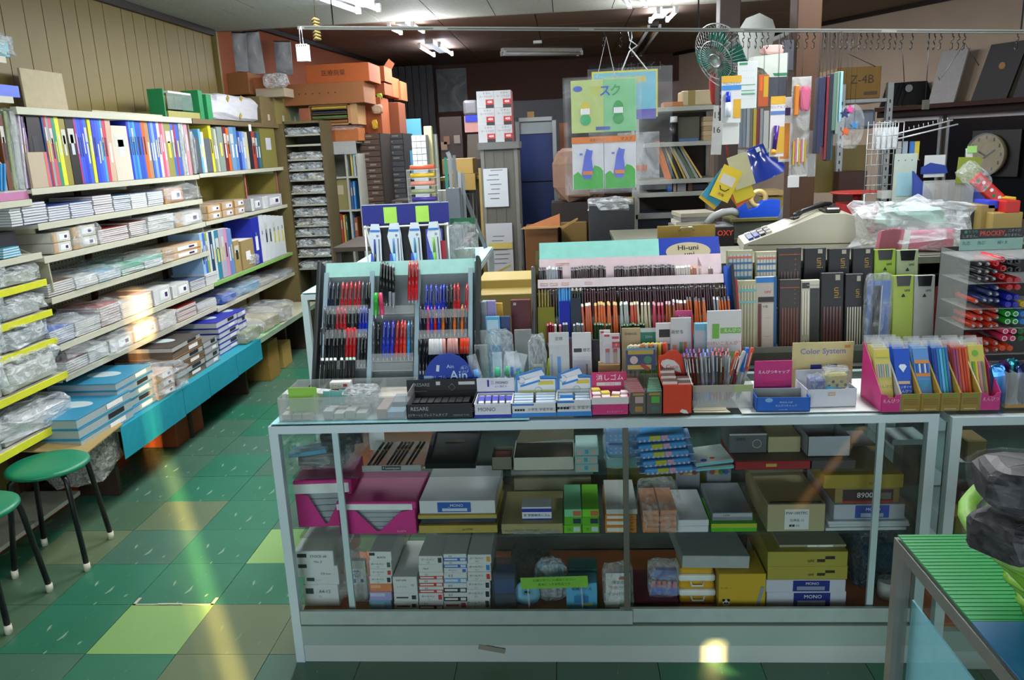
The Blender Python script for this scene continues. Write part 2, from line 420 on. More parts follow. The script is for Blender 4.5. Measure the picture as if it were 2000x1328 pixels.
INK=M('#1d1f24',.6,var=0);WINK=M('#f2f2f2',.5,var=0);GINK=M('#5c6066',.6,var=0)
def place(name,label,cat,x0,x1,Y,Z,group=None,rz=0,dx=0):
 X0,X1=Xof(x0,Y,Z),Xof(x1,Y,Z)
 t=thing(name,label,cat,((X0+X1)/2,Y,Z),rz,group)
 return t,X1-X0
def hz(py,x,Y,Z):
 "height above Z of pixel row py at pixel column x on plane Y"
 return max(.004,Zof(py,Xof(x,Y,Z),Y)-Z)
def deco(t,w,h,pl,tx,y=0,k=0):
 for i,(u0,v0,u1,v1,m)in enumerate(pl):
  box('label_print',((u0+u1-1)/2*w,y-.0005-.0003*i,v0*h),((u1-u0)*w,.0006,(v1-v0)*h),S2(m),t)
 for s,u,v,sz,m in tx:
  text(s,sz*h,S2(m),t,((u-.5)*w,y-.0016-.0003*len(pl),v*h))
def S2(m):return m if not isinstance(m,str)else M(m,.5,var=.04)
def pk(name,label,cat,x0,x1,yt,Y,Z,dep,m,pl=(),tx=(),group=None,rz=0,h=None,bev=.0015,part='body',top=None):
 t,w=place(name,label,cat,x0,x1,Y,Z,group,rz)
 h=h or hz(yt,(x0+x1)/2,Y,Z)
 box(part,(0,dep/2,0),(w,dep,h),S2(m),t,bev=bev)
 deco(t,w,h,pl,tx)
 if top:box('top_print',(0,dep/2,h+.0002),(w*.96,dep*.96,.0008),S2(top),t)
 return t,w,h
def openbox(t,w,h,dep,m,inner=None,th=.002,name='body',yo=0,z=0,hb=None,hf=None):
 "open-topped box: bottom, four walls as one folded card"
 hb=hb or h;hf=hf or h
 o=boxes(name,[(-w/2,yo,z,w/2,yo+dep,z+th),(-w/2,yo,z,w/2,yo+th,z+hf),(-w/2,yo+dep-th,z,w/2,yo+dep,z+hb),(-w/2,yo,z,-w/2+th,yo+dep,z+min(h,hb)),(w/2-th,yo,z,w/2,yo+dep,z+min(h,hb))],[S2(m)],t)
 return o
def pile(name,cat,lab,x0,x1,Y,Z,ys,specs,dep,group=None,jit=.002,rz=0):
 "boxes stacked on one another; ys = pixel rows from the bottom edge up; specs = (colour, plates, texts, label)"
 out=[];z=Z
 for i in range(len(ys)-1):
  c,pl,tx,l=specs[i%len(specs)]
  h=Zof(ys[i+1],Xof((x0+x1)/2,Y,Z),Y)-Zof(ys[i],Xof((x0+x1)/2,Y,Z),Y)
  j=random.uniform(-jit,jit)
  t,w,_=pk(name,l+lab,cat,x0,x1,0,Y+abs(random.uniform(0,jit)),z,dep,c,pl,tx,group,rz=rz+random.uniform(-.01,.01)*(jit>0),h=h-.0004)
  t.location.x+=j;out.append(t);z+=h
 return out,z
# ================================================================ showcases

def showcase(label,x0,x1,y0,y1,h,shelves,deck,mull=True,kick=True,topmat=None,fm=None,post=.03,railz=.03,deckmat=None):
 t=thing('display_case',label, 'display case',((x0+x1)/2,(y0+y1)/2,0))
 w,d=x1-x0,y1-y0;ALUL=fm or M('#cfe2e4',.4,.15,.06,8)
 for sx in(-1,1):
  for sy in(-1,1):box('corner_post',(sx*(w/2-post/2),sy*(d/2-post/2),0),(post,post,h-railz),ALUL,t)
 for s in(-1,1):box('top_rail',(0,s*(d/2-post/2),h-railz),(w,post,railz-.004),ALUL,t);box('side_rail',(s*(w/2-post/2),0,h-railz),(post,d-2*post,railz-.004),ALUL,t)
 box('glass_top',(0,0,h-.004),(w-.002,d-.002,.005),GLASS,t)
 if kick:
  boxes('plinth',[(-w/2+.004,-d/2+.006,0,w/2-.004,d/2-.004,.064)],M('#c2cec8',.45,.15,.10,5),t)
  boxes('kick_panel',[(-w/2+.002,-d/2+.001,.068,w/2-.002,d/2-.002,deck-.012)],M('#a3b8ae',.42,.15,.12,5),t)
 box('deck_board',(0,.01,deck-.012),(w-.02,d-.04,.012),deckmat or M('#b5622c',.6,scale=6),t)
 for i,z in enumerate(shelves):
  box('glass_shelf',(0,.02,z-.007),(w-2*post-.01,d-.10,.007),film((70,110,100),.22,.05),t)
 return t,w,d
SC1,w1,d1=showcase('long aluminium glass showcase in the middle, stationery on and in it',-.975,1.10,2.36,2.86,.865,(.657,.44),.152)
yf=-d1/2
for(a,b,z)in((-w1/2+.032,.115,0),(.075,w1/2-.032,.012)):
 y=yf+.010+z
 p=box('sliding_pane',((a+b)/2,y,.20),(b-a,.003,.63),GLASS,SC1)
 box('door_rail',((a+b)/2,y-.004,.147),(b-a,.012,.050),M('#aebfb8',.4,.2),SC1)
box('door_stile',(.098,yf+.004,.20),(.018,.008,.635),M('#6d6e62',.5,.4),SC1)
box('side_pane',(-w1/2+.012,0,.16),(.003,d1-.06,.68),GLASS,SC1);box('side_pane',(w1/2-.012,0,.16),(.003,d1-.06,.68),GLASS,SC1)
box('rear_pane',(-.1,d1/2-.012,.16),(w1-.3,.003,.68),film((180,190,180),.12,.1),SC1)
for _px in(654,1722):box('shelf_post',(Xof(_px,2.405,.83)-SC1.location.x,2.405-SC1.location.y,.153),(.020,.012,.680),ALUL,SC1)
box('patch',(-.36,yf-.0002,.045),(.09,.001,.018),M('#8a8a7c',.8),SC1,rot=(0,.2,0))
# paper and sheets laid on the glass

tag(box('paper_sheet',(-.5525,2.585,.866),(.83,.44,.0016),M('#9fd8dc',.7),None), 'light blue sheet of paper under the trays at the left end of the long showcase', 'paper')
tag(box('paper_sheet',(.80,2.55,.866),(.56,.34,.0016),M('#d8dcd6',.7),None), 'white sheet under the boxes at the right end of the long showcase', 'paper')
SC2,w2,d2=showcase('glass showcase continuing the counter at the right edge of the picture',1.125,2.75,2.33,2.83,.862,(.64,.43),.152)
box('front_pane',(0,-d2/2+.01,.2),(w2-.06,.003,.63),GLASS,SC2);box('mullion',(-.62,d2/2-.02,.15),(.025,.02,.69),ALUL,SC2)
box('side_pane',(-w2/2+.012,0,.16),(.003,d2-.06,.68),GLASS,SC2)
# ---------------------------------------------------------------- inside: bottom deck

D=.153;Yb=2.44
bx=lambda*a,**k:pk('product_box',a[0], 'box',*a[1:],**k)
W_='#dcdedc'
Gp='white boxes piled at the left end of the bottom deck'
txt=lambda s,u,v,z=.3,c=INK:(s,u,v,z,c)
pile('product_box', 'box', ' in the bagged pile at the deck left end',596,664,2.46,D,(1193,1151,1114),[(W_,[(.08,.6,.3,.85,'#38423f')],[txt('A4-12',.62,.7,.2,GINK)],'white box with small dark marks, lower'),(W_,[(.08,.68,.35,.86,'#20252b'),(.08,.2,.3,.38,'#2c4a40')],[txt('0.5 mm',.65,.6,.16,GINK)],'white box with a green mark, middle')],.30)
bx('white label box topping the bagged pile at the left of the bottom deck',579,655,1073,2.46,.153+.115,.32,W_,pl=[(.08,.76,.32,.9,'#20252b'),(.08,.36,.3,.5,'#20252b')],tx=[txt('STOCK 60',.62,.8,.13,GINK),txt('No. 3',.6,.6,.12,GINK)],h=.10)
tag(bag('plastic_bag',(Xof(640,2.46,D),2.56,D),(.16,.20,.12),CLEARB,None,v=1), 'clear bag round the white boxes at the left end of the bottom deck', 'bag')
b=thing('refill_pouch', 'clear pouch of white refills with blue label beside the left rear post', 'pouch',(Xof(698,2.46,D),2.50,D))
box('card',(0,0,0),(.065,.02,.16),M('#c9ccc6',.6),b);box('label_print',(0,-.0115,.07),(.05,.001,.06),WHITE,b)
box('label_print',(-.014,-.0125,.075),(.018,.001,.016),M('#2f86c4'),b);box('label_print',(.017,-.0125,.078),(.011,.001,.012),M('#2f5ac4'),b)
text('芯',.03,M('#2f6ab4',var=0),b,(0,-.0135,.11));bag('wrapper',(0,0,0),(.088,.05,.20),CLEARB,b,v=2)
K='#1c2024';R_='#c9352f';B_='#2f66c8';LB='#6f9fe0'
def rb(c):return(W_,[(0,0,1,.5,c),(.04,.15,.6,.38,W_),(.72,.1,.95,.42,W_)],[txt('0.5',.3,.74,.34)], 'refill box with a coloured lower half')
def sb(c,l):return(W_,[(.8,.2,.95,.8,c)],[txt('ボールペン',.38,.6,.3),txt('0.7',.4,.25,.24,GINK)],l)
dp=.26
pile('refill_box', 'box', ' in the first column of refill boxes, bottom deck',723,766,Yb,D,(1189,1171,1155,1139,1124,1110,1094,1076),[('#7fb6d6',[(.1,.3,.7,.8,'#a9d2e4')],[],'sky blue box, lowest'),('#a9a4d6',[(.05,.5,.7,.9,'#cfcbe6')],[],'lilac box'),('#e08a5a',[(.05,.5,.5,.85,'#f0b08a')],[],'orange box'),sb(K,'white box with a black square'),sb(R_,'white box with a red square'),sb('#3a4f48','white box with a dark green square'),(W_,[(0,.6,.25,.9,K)],[txt('BLACK',.55,.4,.3)],'white box topping')],dp)
pile('refill_box', 'box', ' in the short second column of refill boxes',770,817,Yb,D,(1185,1170,1153,1121),[(W_,[(.1,.35,.65,.55,K),(.74,.3,.92,.75,K)],[],'white box with a printed pen, lowest'),(W_,[(.1,.4,.6,.58,'#4a4e55'),(.74,.3,.92,.75,'#33373c')],[],'white box with a printed grey pen'),(W_,[],[txt('SLIM LINE',.35,.8,.14,GINK),txt('10',.8,.5,.2,GINK),txt('レフィル',.35,.4,.14,GINK)],'plain tall white box')],dp)
pile('refill_box', 'box', ' in the red and white third column, bottom deck',819,866,Yb,D,(1189,1173,1157,1144,1130,1117,1101,1085),[rb(K)[:3]+('black and white box, lowest',),sb(R_,'white box with a red square'),rb(R_)[:3]+('red and white box, third from below',),rb(R_)[:3]+('red and white box, fourth from below',),rb(R_)[:3]+('red and white box, fifth from below',),(W_,[],[txt('No.8',.3,.5,.3,GINK)],'white box'),sb(K,'white box with a black square, topmost')],dp)
pile('refill_box', 'box', ' in the blue fourth column, bottom deck',867,912,Yb,D,(1190,1174,1157,1139,1119,1109,1096,1082),[(W_,[(.1,.35,.65,.6,'#a8283c'),(.76,.25,.95,.8,'#a8283c')],[],'white box with a crimson mark, lowest'),rb(K)[:3]+('black and white box, second from below',),rb(K)[:3]+('black and white box, third from below',),rb(LB)[:3]+('pale blue box',),sb(B_,'white box with a blue square'),rb(B_)[:3]+('blue and white box',),rb(B_)[:3]+('blue and white box, topmost',)],dp)
pile('refill_box', 'box', ' in the fifth refill box column',913,959,Yb,D,(1182,1161,1143,1126,1109,1092,1075),[sb(K,'white box with a black tab, lowest'),sb(K,'white box with a black tab, second from below'),sb(K,'white box with a black tab, third from below'),sb('#d0302c','white box with a red tab'),sb('#2b84cf','white box with a blue tab'),sb('#e0a02c','white box with a yellow tab')],dp)
t=thing('storage_case', 'translucent grey case with blue contents standing beside the white boxes', 'case',(Xof(987,Yb,D),Yb,D))
box('shell',(0,.06,0),(.085,.12,.135),film((90,100,110),.45,.15),t,bev=.006);box('contents',(0,.06,.055),(.07,.10,.055),M('#2c5fae'),t);box('contents',(0,.06,.004),(.07,.10,.048),M('#4e5560'),t)
t=thing('tape_roll', 'pale blue tape roll standing in front of the dark bags', 'tape',(Xof(1031,2.47,D),2.47,D+.048))
lathe('roll',[(.012,-.012),(.045,-.012),(.045,.012),(.012,.012),(.012,-.012)],M('#7fc3dc'),t,rot=(PI/2,0,0));
tag(bag('plastic_bag',(Xof(1038,2.6,D),2.60,D),(.14,.2,.15),film((60,64,62),.55,.25,14),None,v=3), 'dark translucent bag behind the tape roll on the bottom deck', 'bag')
t=thing('parts_bag', 'clear bag of blue and clear beads leaning at the middle of the bottom deck', 'bag',(Xof(1077,2.47,D),2.50,D))
bag('bag',(0,0,0),(.12,.06,.16),CLEARD,t,v=4,flat=.7);box('contents',(.0,.02,.06),(.10,.02,.07),M('#5fa9cf',.4),t,bev=.008);bag('beads',(0,.0,.005),(.10,.04,.055),M('#8f8f92',.3,bump=.9,scale=90),t,v=2)
bx('pale blue box with a printed blue case, right end of the left half, bottom deck',1107,1167,1139,2.43,D,.07, '#5fb6dc',pl=[(.03,.02,.97,.98,'#5cb2da'),(.25,.3,.72,.56,'#2d7fb4'),(.3,.56,.66,.62,'#4f9fd0'),(.5,.2,.85,.28,'#c9cf5a')],tx=[txt('収納ケース',.5,.8,.13)])
bx('teal box behind and above the pale blue one on the bottom deck',1110,1167,1112,2.52,D,.08, '#2f8f92',pl=[(.1,.72,.3,.86,'#b9c99a')])
t=thing('notice_card', 'lime green handwritten card across the dark bags on the bottom deck', 'notice',(Xof(1083,2.405,.26),2.405,.255),rot=(0,-.03,0))
box('card',(0,0,0),(.225,.001,.042),M('#86c93a',.6),t)
for i,s in enumerate(('在庫は係りにお尋ねください','見本につき非売品です')):text(s,.011,M('#2f4a1c',var=0),t,(0,-.0012,.030-.016*i))
for x in(-.09,.09):box('prop',(x,.006,-.102),(.006,.01,.125),CLEAR,t)
# right half of the deck

tag(box('lid_stack',(Xof(1262,2.50,D),2.56,D),(.22,.2,.010),M('#4a2028',.4),None), 'dark red flat lid lowest under the pen bag, right half', 'lid')
tag(box('lid_stack',(Xof(1262,2.50,D),2.56,D+.0105),(.21,.2,.012),M('#7a1f38',.35),None), 'dark pink flat lid on the darker one, right half of the deck', 'lid')
t=thing('tag_bag', 'bagged white card with red and black writing beside the middle stile', 'bag',(Xof(1208,2.43,D),2.432,D))
box('card',(0,.004,.01),(.082,.003,.125),WHITE,t,rot=(-.05,0,0))
text('つめかえ',.016,M('#c0392b',var=0),t,(0,-.0018,.085));text('インパクト',.015,INK,t,(0,-.002,.062));text('限定品',.014,INK,t,(0,-.0024,.105));box('label_print',(.02,-.0035,.118),(.035,.001,.008),M('#c0582b'),t)
bag('wrapper',(0,.006,0),(.10,.035,.175),CLEARB,t,v=5,flat=.35)
t=thing('clip_bag', 'clear bag of blue and red clips lying on the red lids', 'bag',(Xof(1296,2.50,D+.03),2.48,D+.023),rot=(-.25,0,-.1))
box('contents',(0,.014,.0),(.095,.02,.045),M('#2a54b4',.4),t,bev=.004)
for i in range(5):box('clip',(-.036+.018*i,.003,.03),(.012,.01,.022),M('#c9402c',.4),t)
box('contents',(0,.02,.05),(.09,.012,.04),M('#2a4a94',.4),t,bev=.004);bag('wrapper',(0,.012,-.005),(.115,.05,.13),CLEARB,t,v=0,flat=.4)
YL=M('#d9a521',.45);YW=M('#e6e6e0',.45)
def hcase(x0,x1,Y,z,lab,hh=.056):
 t,w=place('lunch_case',lab, 'case',x0,x1,Y,z)
 box('tray',(0,.06,0),(w*.95,.12,hh*.52),YL,t,bev=.006);box('lid',(0,.06,hh*.52),(w,.126,hh*.46),YW,t,bev=.008)
 tube('handle',[(-.022,-.004,hh*.6),(-.018,-.012,hh*.36),(.018,-.012,hh*.36),(.022,-.004,hh*.6)],.0035,YW,t,n=6)
hcase(1326,1398,2.47,D, 'yellow case with white lid, lower of the two beside the yellow carton');hcase(1325,1397,2.47,D+.056, 'yellow case with white lid, upper of the two beside the yellow carton')
tag(box('case_tray',(Xof(1360,2.47,D),2.53,D+.112),(.11,.12,.022),YL,None,bev=.005), 'yellow tray topping the two lidded cases', 'tray')
t,w,h=bx('yellow carton with a small panda face and a printed pen, bottom deck',1403,1494,1121,2.43,D,.16, '#c9a527',pl=[],tx=[('A・B・C',.16,.62,.07,M('#8a6f12',var=0))])
for(x,z,r,m)in((-.052,.028,.012,WHITE),(-.060,.040,.005,BLACK),(-.044,.040,.005,BLACK),(-.056,.029,.003,BLACK),(-.048,.029,.003,BLACK)):cyl('printed_dot',r,r,.0006,m,t,(x,-.0008 if m is WHITE else-.0014,z),(PI/2,0,0),n=12)
box('printed_pen',(.052,-.001,.02),(.010,.0012,.072),M('#7f93a4'),t,rot=(0,.22,0))
t=thing('shallow_box', 'grey box lid lying tilted on the yellow case and carton', 'lid',(Xof(1398,2.45,D+.14),2.455,D+.143),rot=(0,.05,.06))
box('lid',(0,.12,0),(.225,.24,.045),M('#a4a9a7',.7),t,bev=.002)
MN=lambda l:('#c7c8d4',[(.34,.08,.80,.95,'#17247e'),(.39,.18,.74,.48,'#8e92a6')],[txt('MONO',.58,.72,.30,WINK)],l)
UN=lambda l:('#a8993c',[(.62,.3,.72,.5,'#2a2620'),(.72,.5,.84,.7,'#2a2620')],[txt('uni',.54,.42,.34,INK)],l)
_,z=pile('carton', 'box', ' at the right of the bottom deck',1497,1652,Yb,D,(1200,1168,1144),[MN('white carton with navy print, lowest of the pile'),MN('white carton with navy print, second of the pile')],.3,jit=.003)
_,z=pile('carton', 'box', ' at the right of the bottom deck',1500,1656,Yb,z,(1144,1118,1089),[UN('yellow carton with small black print, lower of two'),UN('yellow carton with small black print, upper of two')],.32,jit=.004)
bx('grey-beige carton with a white sticker topping the right pile of the bottom deck',1522,1653,1064,2.47,z,.3, '#a39c84',pl=[(.42,.12,.80,.95,'#e8e8e4')],tx=[txt('AJB120',.58,.62,.26),txt('■A-黒 10',.58,.3,.18)])
t=thing('plastic_bag', 'dark bag of blue goods behind the rear post at the right end', 'bag',(Xof(1700,2.62,D),2.62,D));bag('bag',(0,0,0),(.2,.22,.24),film((70,84,96),.55,.2,12),t,v=3);box('contents',(.02,0,.05),(.1,.1,.1),M('#24507e'),t,bev=.02)
cyl('jar',.035,.035,.06,WHITE,None,(Xof(1738,2.5,D),2.52,D),n=16);tag(bpy.context.scene.objects['jar'], 'short white jar at the right end of the bottom deck', 'jar')
# ---------------------------------------------------------------- inside: middle shelf

Z2=.4415;PKM='#cf2f86'
def foldbox(label,x0,x1,yt,Y,rz,dep,lidh):
 t,w=place('sleeve_box',label, 'box',x0,x1,Y,Z2,None,rz);h=hz(yt,(x0+x1)/2,Y,Z2)
 poly('tray',[(-w/2,0),(w/2,0),(w/2,h-lidh),(w*.30,h-lidh*1.4),(w*.02,.01),(-w*.02,.0101),(-w*.28,h-lidh*1.2),(-w/2,h-lidh)],.002,M(PKM),t,(0,0,0))
 box('tray_side',(w/2-.001,dep/2,0),(.002,dep,h-lidh),M(PKM),t);box('tray_side',(-w/2+.001,dep/2,0),(.002,dep,h-lidh),M(PKM),t)
 for i in range(5):box('blister_pack',(0,.01+dep/2,.002+i*(h-lidh)/5.4),(w*.93,dep-.02,(h-lidh)/6),M('#a9b0b4',.35),t)
 box('lid',(0,dep/2-.004,h-lidh),(w*1.03,dep,lidh*.92),M(PKM),t,bev=.003);box('lid_edge',(-w*.02,-.006,h-lidh),(w*.98,.002,lidh*.7),WHITE,t)
 text('えんぴつ',.008,WINK,t,(w*.3,-.0012,.010));
foldbox('pink tray of blister packs with raised lid, left end of the middle shelf',585,692,935,2.50,.06,.22,.05)
foldbox('pink tray of blister packs with flat white-edged lid beside the gold box',665,815,978,2.44,-.02,.26,.03)
t,w,h=bx('gold open box holding silver and black wrapped goods, middle shelf',819,972,1010,2.44,Z2,.28, '#b9a24a',tx=[('uni STAR',.62,.5,.35,INK)],h=.028)
box('contents',(0,.14,h),(w*.97,.26,.022),M('#33363a',.35),t,bev=.004);box('flap',(0,.14,h+.022),(w*.99,.27,.004),M('#3f86a8',.4),t);box('flap',(0,.14,h+.026),(w,.28,.012),M('#b9a24a',.6),t)
bx('white box with blue print lying on the gold box',820,968,0,2.45,Z2+.0665,.30, '#d6d8da',pl=[(.24,.12,.68,.88,'#1f5cae'),(.30,.2,.63,.42,'#c9d4e4')],tx=[txt('_MONO',.48,.64,.3,WINK)],h=.047,rz=-.01)
t,w,h=bx('flat cream box under the small eraser box',980,1100,0,2.43,Z2,.26, '#a89c6a',h=.036);bag('wrapper',(0,.03,0),(w,.08,.018),CLEARD,t,v=1)
bx('small white and blue eraser box on the flat cream box',1020,1078,0,2.46,Z2+.0365,.07, '#e4e6ea',pl=[(0,0,1,.1,'#1c2f9c'),(0,.62,1,.9,'#1c2f9c')],tx=[txt('日 学習用消しゴム',.5,.36,.24,M('#2440a0',var=0))],h=.045)
cyl('paper_roll',.022,.022,.30,M('#b4b9b6',.7),None,(Xof(1000,2.72,Z2),2.74,Z2+.1),(0,PI/2,0));tag(SC.objects['paper_roll'], 'grey-white paper roll lying behind the cream box', 'roll')
tag(box('carton',(Xof(1080,2.72,Z2),2.755,Z2),(.28,.10,.075),M('#8d8a70',.7)), 'plain box under the paper roll behind the cream box', 'box')
for cxi,(x0,x1)in enumerate(((1102,1136),(1137,1170))):
 side=('left', 'right')[cxi]
 pile('film_box', 'box', ' of the green pair of columns, %s one'%side,x0,x1,2.43,Z2,(1047,1031,1015,1000),[('#6fc222',[(.55,.2,.92,.8,'#c9d4d0')],[txt('12',.3,.5,.4,M('#1f4a12',var=0))],'lime green box, lowest'),('#5fb41e',[(.5,.2,.95,.8,'#20344a')],[],'green box, middle'),('#7fcf9a' if cxi==0 else '#79cf2c',[(.5,.15,.95,.8,'#c46a3a')],[],'pale green box, topmost')],.20)
YBK=M('#8f8438',.7)
tag(boxes('backing_board',[(0,0,0,.42,.004,.135)],YBK,None,(Xof(1186,2.82,Z2),2.815,Z2)), 'mustard board standing behind the goods of the middle shelf', 'board')
OR=lambda l:('#d88a3c',[(.06,.2,.72,.75,'#e6e2da')],[txt('PEN',.86,.5,.3)],l)
pile('pencil_box', 'box', ' of the column beside the middle stile',1183,1244,2.43,Z2,(1047,1033,1021,1011,1001),[OR('orange box with white strip, lowest'),OR('orange box with white strip, second'),OR('orange box with white strip, third'),('#c9c9c4',[],[],'plain white box, topmost')],.24)
for cxi,(x0,x1)in enumerate(((1256,1288),(1289,1321))):
 sd=('left', 'right')[cxi]
 pile('crayon_box', 'box', ' in the %s column of salmon boxes'%sd,x0,x1,2.43,Z2,(1048,1038,1027,1016,1005),[('#d08a5c',[(.1,.2,.9,.3,'#b05c34')],[],'salmon box, %s'%n)for n in('lowest','second','third','topmost')],.18)
tag(bag('plastic_bag',(Xof(1288,2.5,Z2),2.53,Z2),(.135,.24,.115),CLEARB,None,v=2,flat=.35), 'clear bag round the salmon boxes of the middle shelf', 'bag')
pile('paint_box', 'box', ' beside the salmon boxes',1324,1384,2.43,Z2,(1047,1035,1023),[('#d4d8dc',[],[],'flat white box, lower'),('#d4d8dc',[],[],'flat white box, upper')],.24)
for(x,c)in((1330,'#6a4a3c'),(1390,'#3a5f7c')):
 t=thing('colour_box', 'box with a %s oval print, behind the flat white boxes'%('red and yellow' if x==1330 else 'blue and green'), 'box',(Xof(x+12,2.74,Z2),2.74,Z2))
 box('body',(0,0,0),(.085,.03,.10),M('#8c9096'),t)
 for i,cc_ in enumerate(('#a03c2c','#c9a63a','#3a8a4a','#2f5fae')if x!=1330 else('#a03c2c','#d08a3a','#c9b63a','#8c3a2c')):lathe('oval_print',[(0,-.0005),(.010,-.0005)],M(cc_),t,(-.024+.016*i,-.016,.085),(PI/2,0,0),n=12)
bx('lime and green flat box under a grey one, middle shelf',1389,1478,0,2.43,Z2,.2, '#4fae1e',pl=[(0,.5,1,1,'#a6b82a')],h=.030)
bx('grey flat box on the lime one, middle shelf',1391,1470,0,2.45,Z2+.0305,.24, '#7f858a',pl=[(.02,.5,.98,.95,'#aab0b4')],tx=[txt('A-PEN',.35,.7,.3,INK)],h=.028)
t,w,h=bx('beige carton with a white sticker and its lid ajar, middle shelf',1498,1610,985,2.43,Z2,.33, '#aba27c',pl=[(.3,.08,.72,.82,'#d9dbdc')],tx=[txt('PW-100TPC',.51,.68,.14),txt('在庫品 12',.51,.42,.11,GINK),txt('■■ A5',.47,.22,.11)])
poly('flap',[(-w/2,0),(w/2,0),(w/2+.004,.045),(-w/2-.055,.065)],.003,M('#8a8266',.8),t,(0,.26,h),(.3,0,0))
box('liner',(0,.012,h),(w*.9,.01,.003),INK,t)
pile('paper_pack', 'paper', ' under the right pile of the middle shelf',1614,1772,2.43,Z2,(1047,1041,1036,1030),[('#c4c9cc',[],[],'flat pack of white sheets, %s'%n)for n in('lowest','second','topmost')],.3,jit=.008)
_z=Z2+.0305
bx('white carton with blue print in the right pile of the middle shelf',1628,1766,0,2.45,_z,.3, '#b4bac4',pl=[(.3,.1,.78,.95,'#1f51a8'),(.38,.16,.7,.42,'#aab4c9')],tx=[txt('MONO',.55,.68,.28,WINK)],h=.052)
bx('brown carton with a dark 8900 label in the right pile of the middle shelf',1630,1756,0,2.46,_z+.0525,.3, '#8a7a48',pl=[(.12,.1,.9,.85,'#23262c'),(.12,.04,.9,.16,'#a82420'),(.7,.25,.87,.65,'#6a6a62')],tx=[('8900',.46,.5,.46,WINK)],h=.056)
bx('mustard carton topping the right pile of the middle shelf',1608,1764,0,2.45,_z+.109,.28, '#9a8a2c',tx=[('uni',.6,.4,.3,INK)],h=.047)
# ---------------------------------------------------------------- inside: top shelf

Z1=.6585
t=thing('pen_tray', 'clear sloping tray of black pens behind the glass, top shelf', 'tray',(Xof(765,2.46,Z1),2.46,Z1))
boxes('tray',[(-.10,0,0,.10,.004,.022),(-.10,0,0,.10,.16,.003),(-.10,.157,0,.10,.16,.045)],ACRYLD,t)
box('label_print',(0,-.001,.006),(.065,.001,.014),M('#2c3c34'),t);text('T. Lettering pens',.0085,WINK,t,(0,-.0018,.013))
for i,dx in enumerate((-.07,-.052,-.04,-.005,.008,.021,.034,.06,.074)):
 p=thing('fountain_pen', 'black pen lying in the clear tray of the top shelf', 'pen',(Xof(765,2.46,Z1)+dx-.012,2.475,Z1+.018),group='pens in the clear tray',rot=(-PI/2+.28,0,-.25))
 cyl('barrel',.0035,.0045,.08,BLACK,p,n=8);cyl('cap',.0048,.0045,.045,M('#1f1a16',.3),p,(0,0,.08),n=8);cyl('band',.005,.005,.003,M('#c9a24a',.3,.7),p,(0,0,.079),n=8)
tag(box('price_card',(Xof(738,2.66,Z1),2.66,Z1+.0),(.055,.002,.16),WHITE,None), 'white price card standing behind the pen tray', 'card');
p=SC.objects['price_card'];text('¥ 500 の品',.011,M('#2c5fae',var=0),p,(0,-.002,.135));text('¥ 300',.010,INK,p,(0,-.002,.117))
t=thing('plastic_bag', 'clear bag of black and blue goods, left end of the top shelf', 'bag',(Xof(635,2.55,Z1),2.58,Z1))
bag('bag',(0,0,0),(.26,.26,.11),CLEARB,t,v=5);box('contents',(.05,.05,.055),(.14,.12,.05),M('#2a2c30',.4),t,rot=(.1,-.1,.2));box('contents',(-.05,-.03,.04),(.13,.07,.014),M('#3a9fc4',.4),t,rot=(0,-.1,.1));box('contents',(0,.0,.005),(.16,.14,.03),M('#5a5c58',.4),t)
t=thing('desk_calculator', 'black flat device tray leaning up behind the glass, top shelf', 'tray',(Xof(880,2.47,Z1),2.47,Z1+.004),rot=(.28,0,-.02))
boxes('frame',[(-.085,0,0,.085,.2,.012),(-.085,0,.012,.085,.012,.022),(-.085,.19,.012,.085,.2,.022),(-.085,.012,.012,-.072,.19,.022),(.072,.012,.012,.085,.19,.022)],BLACK,t);box('inset',(0,.1,.012),(.143,.176,.004),M('#1f1814',.4),t)
box('label_print',(0,.13,.017),(.07,.014,.001),M('#5f5a48'),t)
t,w=place('open_box', 'open white card box with its lid flap raised, top shelf', 'box',1003,1122,2.45,Z1);openbox(t,w,.046,.16, '#b8b9a8');box('contents',(0,.08,.004),(w*.94,.14,.034),M('#26241f',.4),t)
poly('lid_flap',[(-w/2,0),(w/2,0),(w/2+.01,.11),(-w/2+.04,.09)],.002,M('#77705a',.8),t,(0,.15,.046),(-.5,-.06,0))
t,w=place('small_open_box', 'small dark open box with red goods beside the open white one', 'box',961,1001,2.46,Z1);openbox(t,w,.045,.1, '#6f6c5c');box('contents',(0,.05,.004),(w*.85,.08,.03),M('#5a1f18'),t)
pile('wipe_pack', 'pack', ' of the three speckled packs beside the middle stile',1124,1169,2.43,Z1,(927,911,895,880),[('#8fb0ac',[(.1,.2,.25,.7,'#c9a08a'),(.4,.3,.55,.8,'#4f93a8'),(.7,.2,.85,.7,'#c9a08a')],[],n)for n in('speckled wrapped pack, lowest','speckled wrapped pack, middle','speckled wrapped pack, topmost')],.12)
for i,(c,n)in enumerate((('#2f9c9a','teal'),('#2a86cf','dotted blue lower'),('#2f8fd0','dotted blue upper'))):
 t=thing('wrapped_case',n+' wrapped case beside the striped tissue packs', 'case',(Xof(1218,2.45,Z1),2.51,Z1+i*.044))
 box('case',(0,0,0),(.11,.11,.041),M(c,.35),t,bev=.010)
 for k in range(6 if i else 0):
  for q in range(2):cyl('dot_print',.003,.003,.0008,M('#8fd0f0'),t,(-.04+.016*k,-.0555,.013+.014*q),(PI/2,0,0),n=6)
 bag('wrapper',(0,-.004,0),(.118,.13,.043),CLEAR,t,v=i,flat=.3)
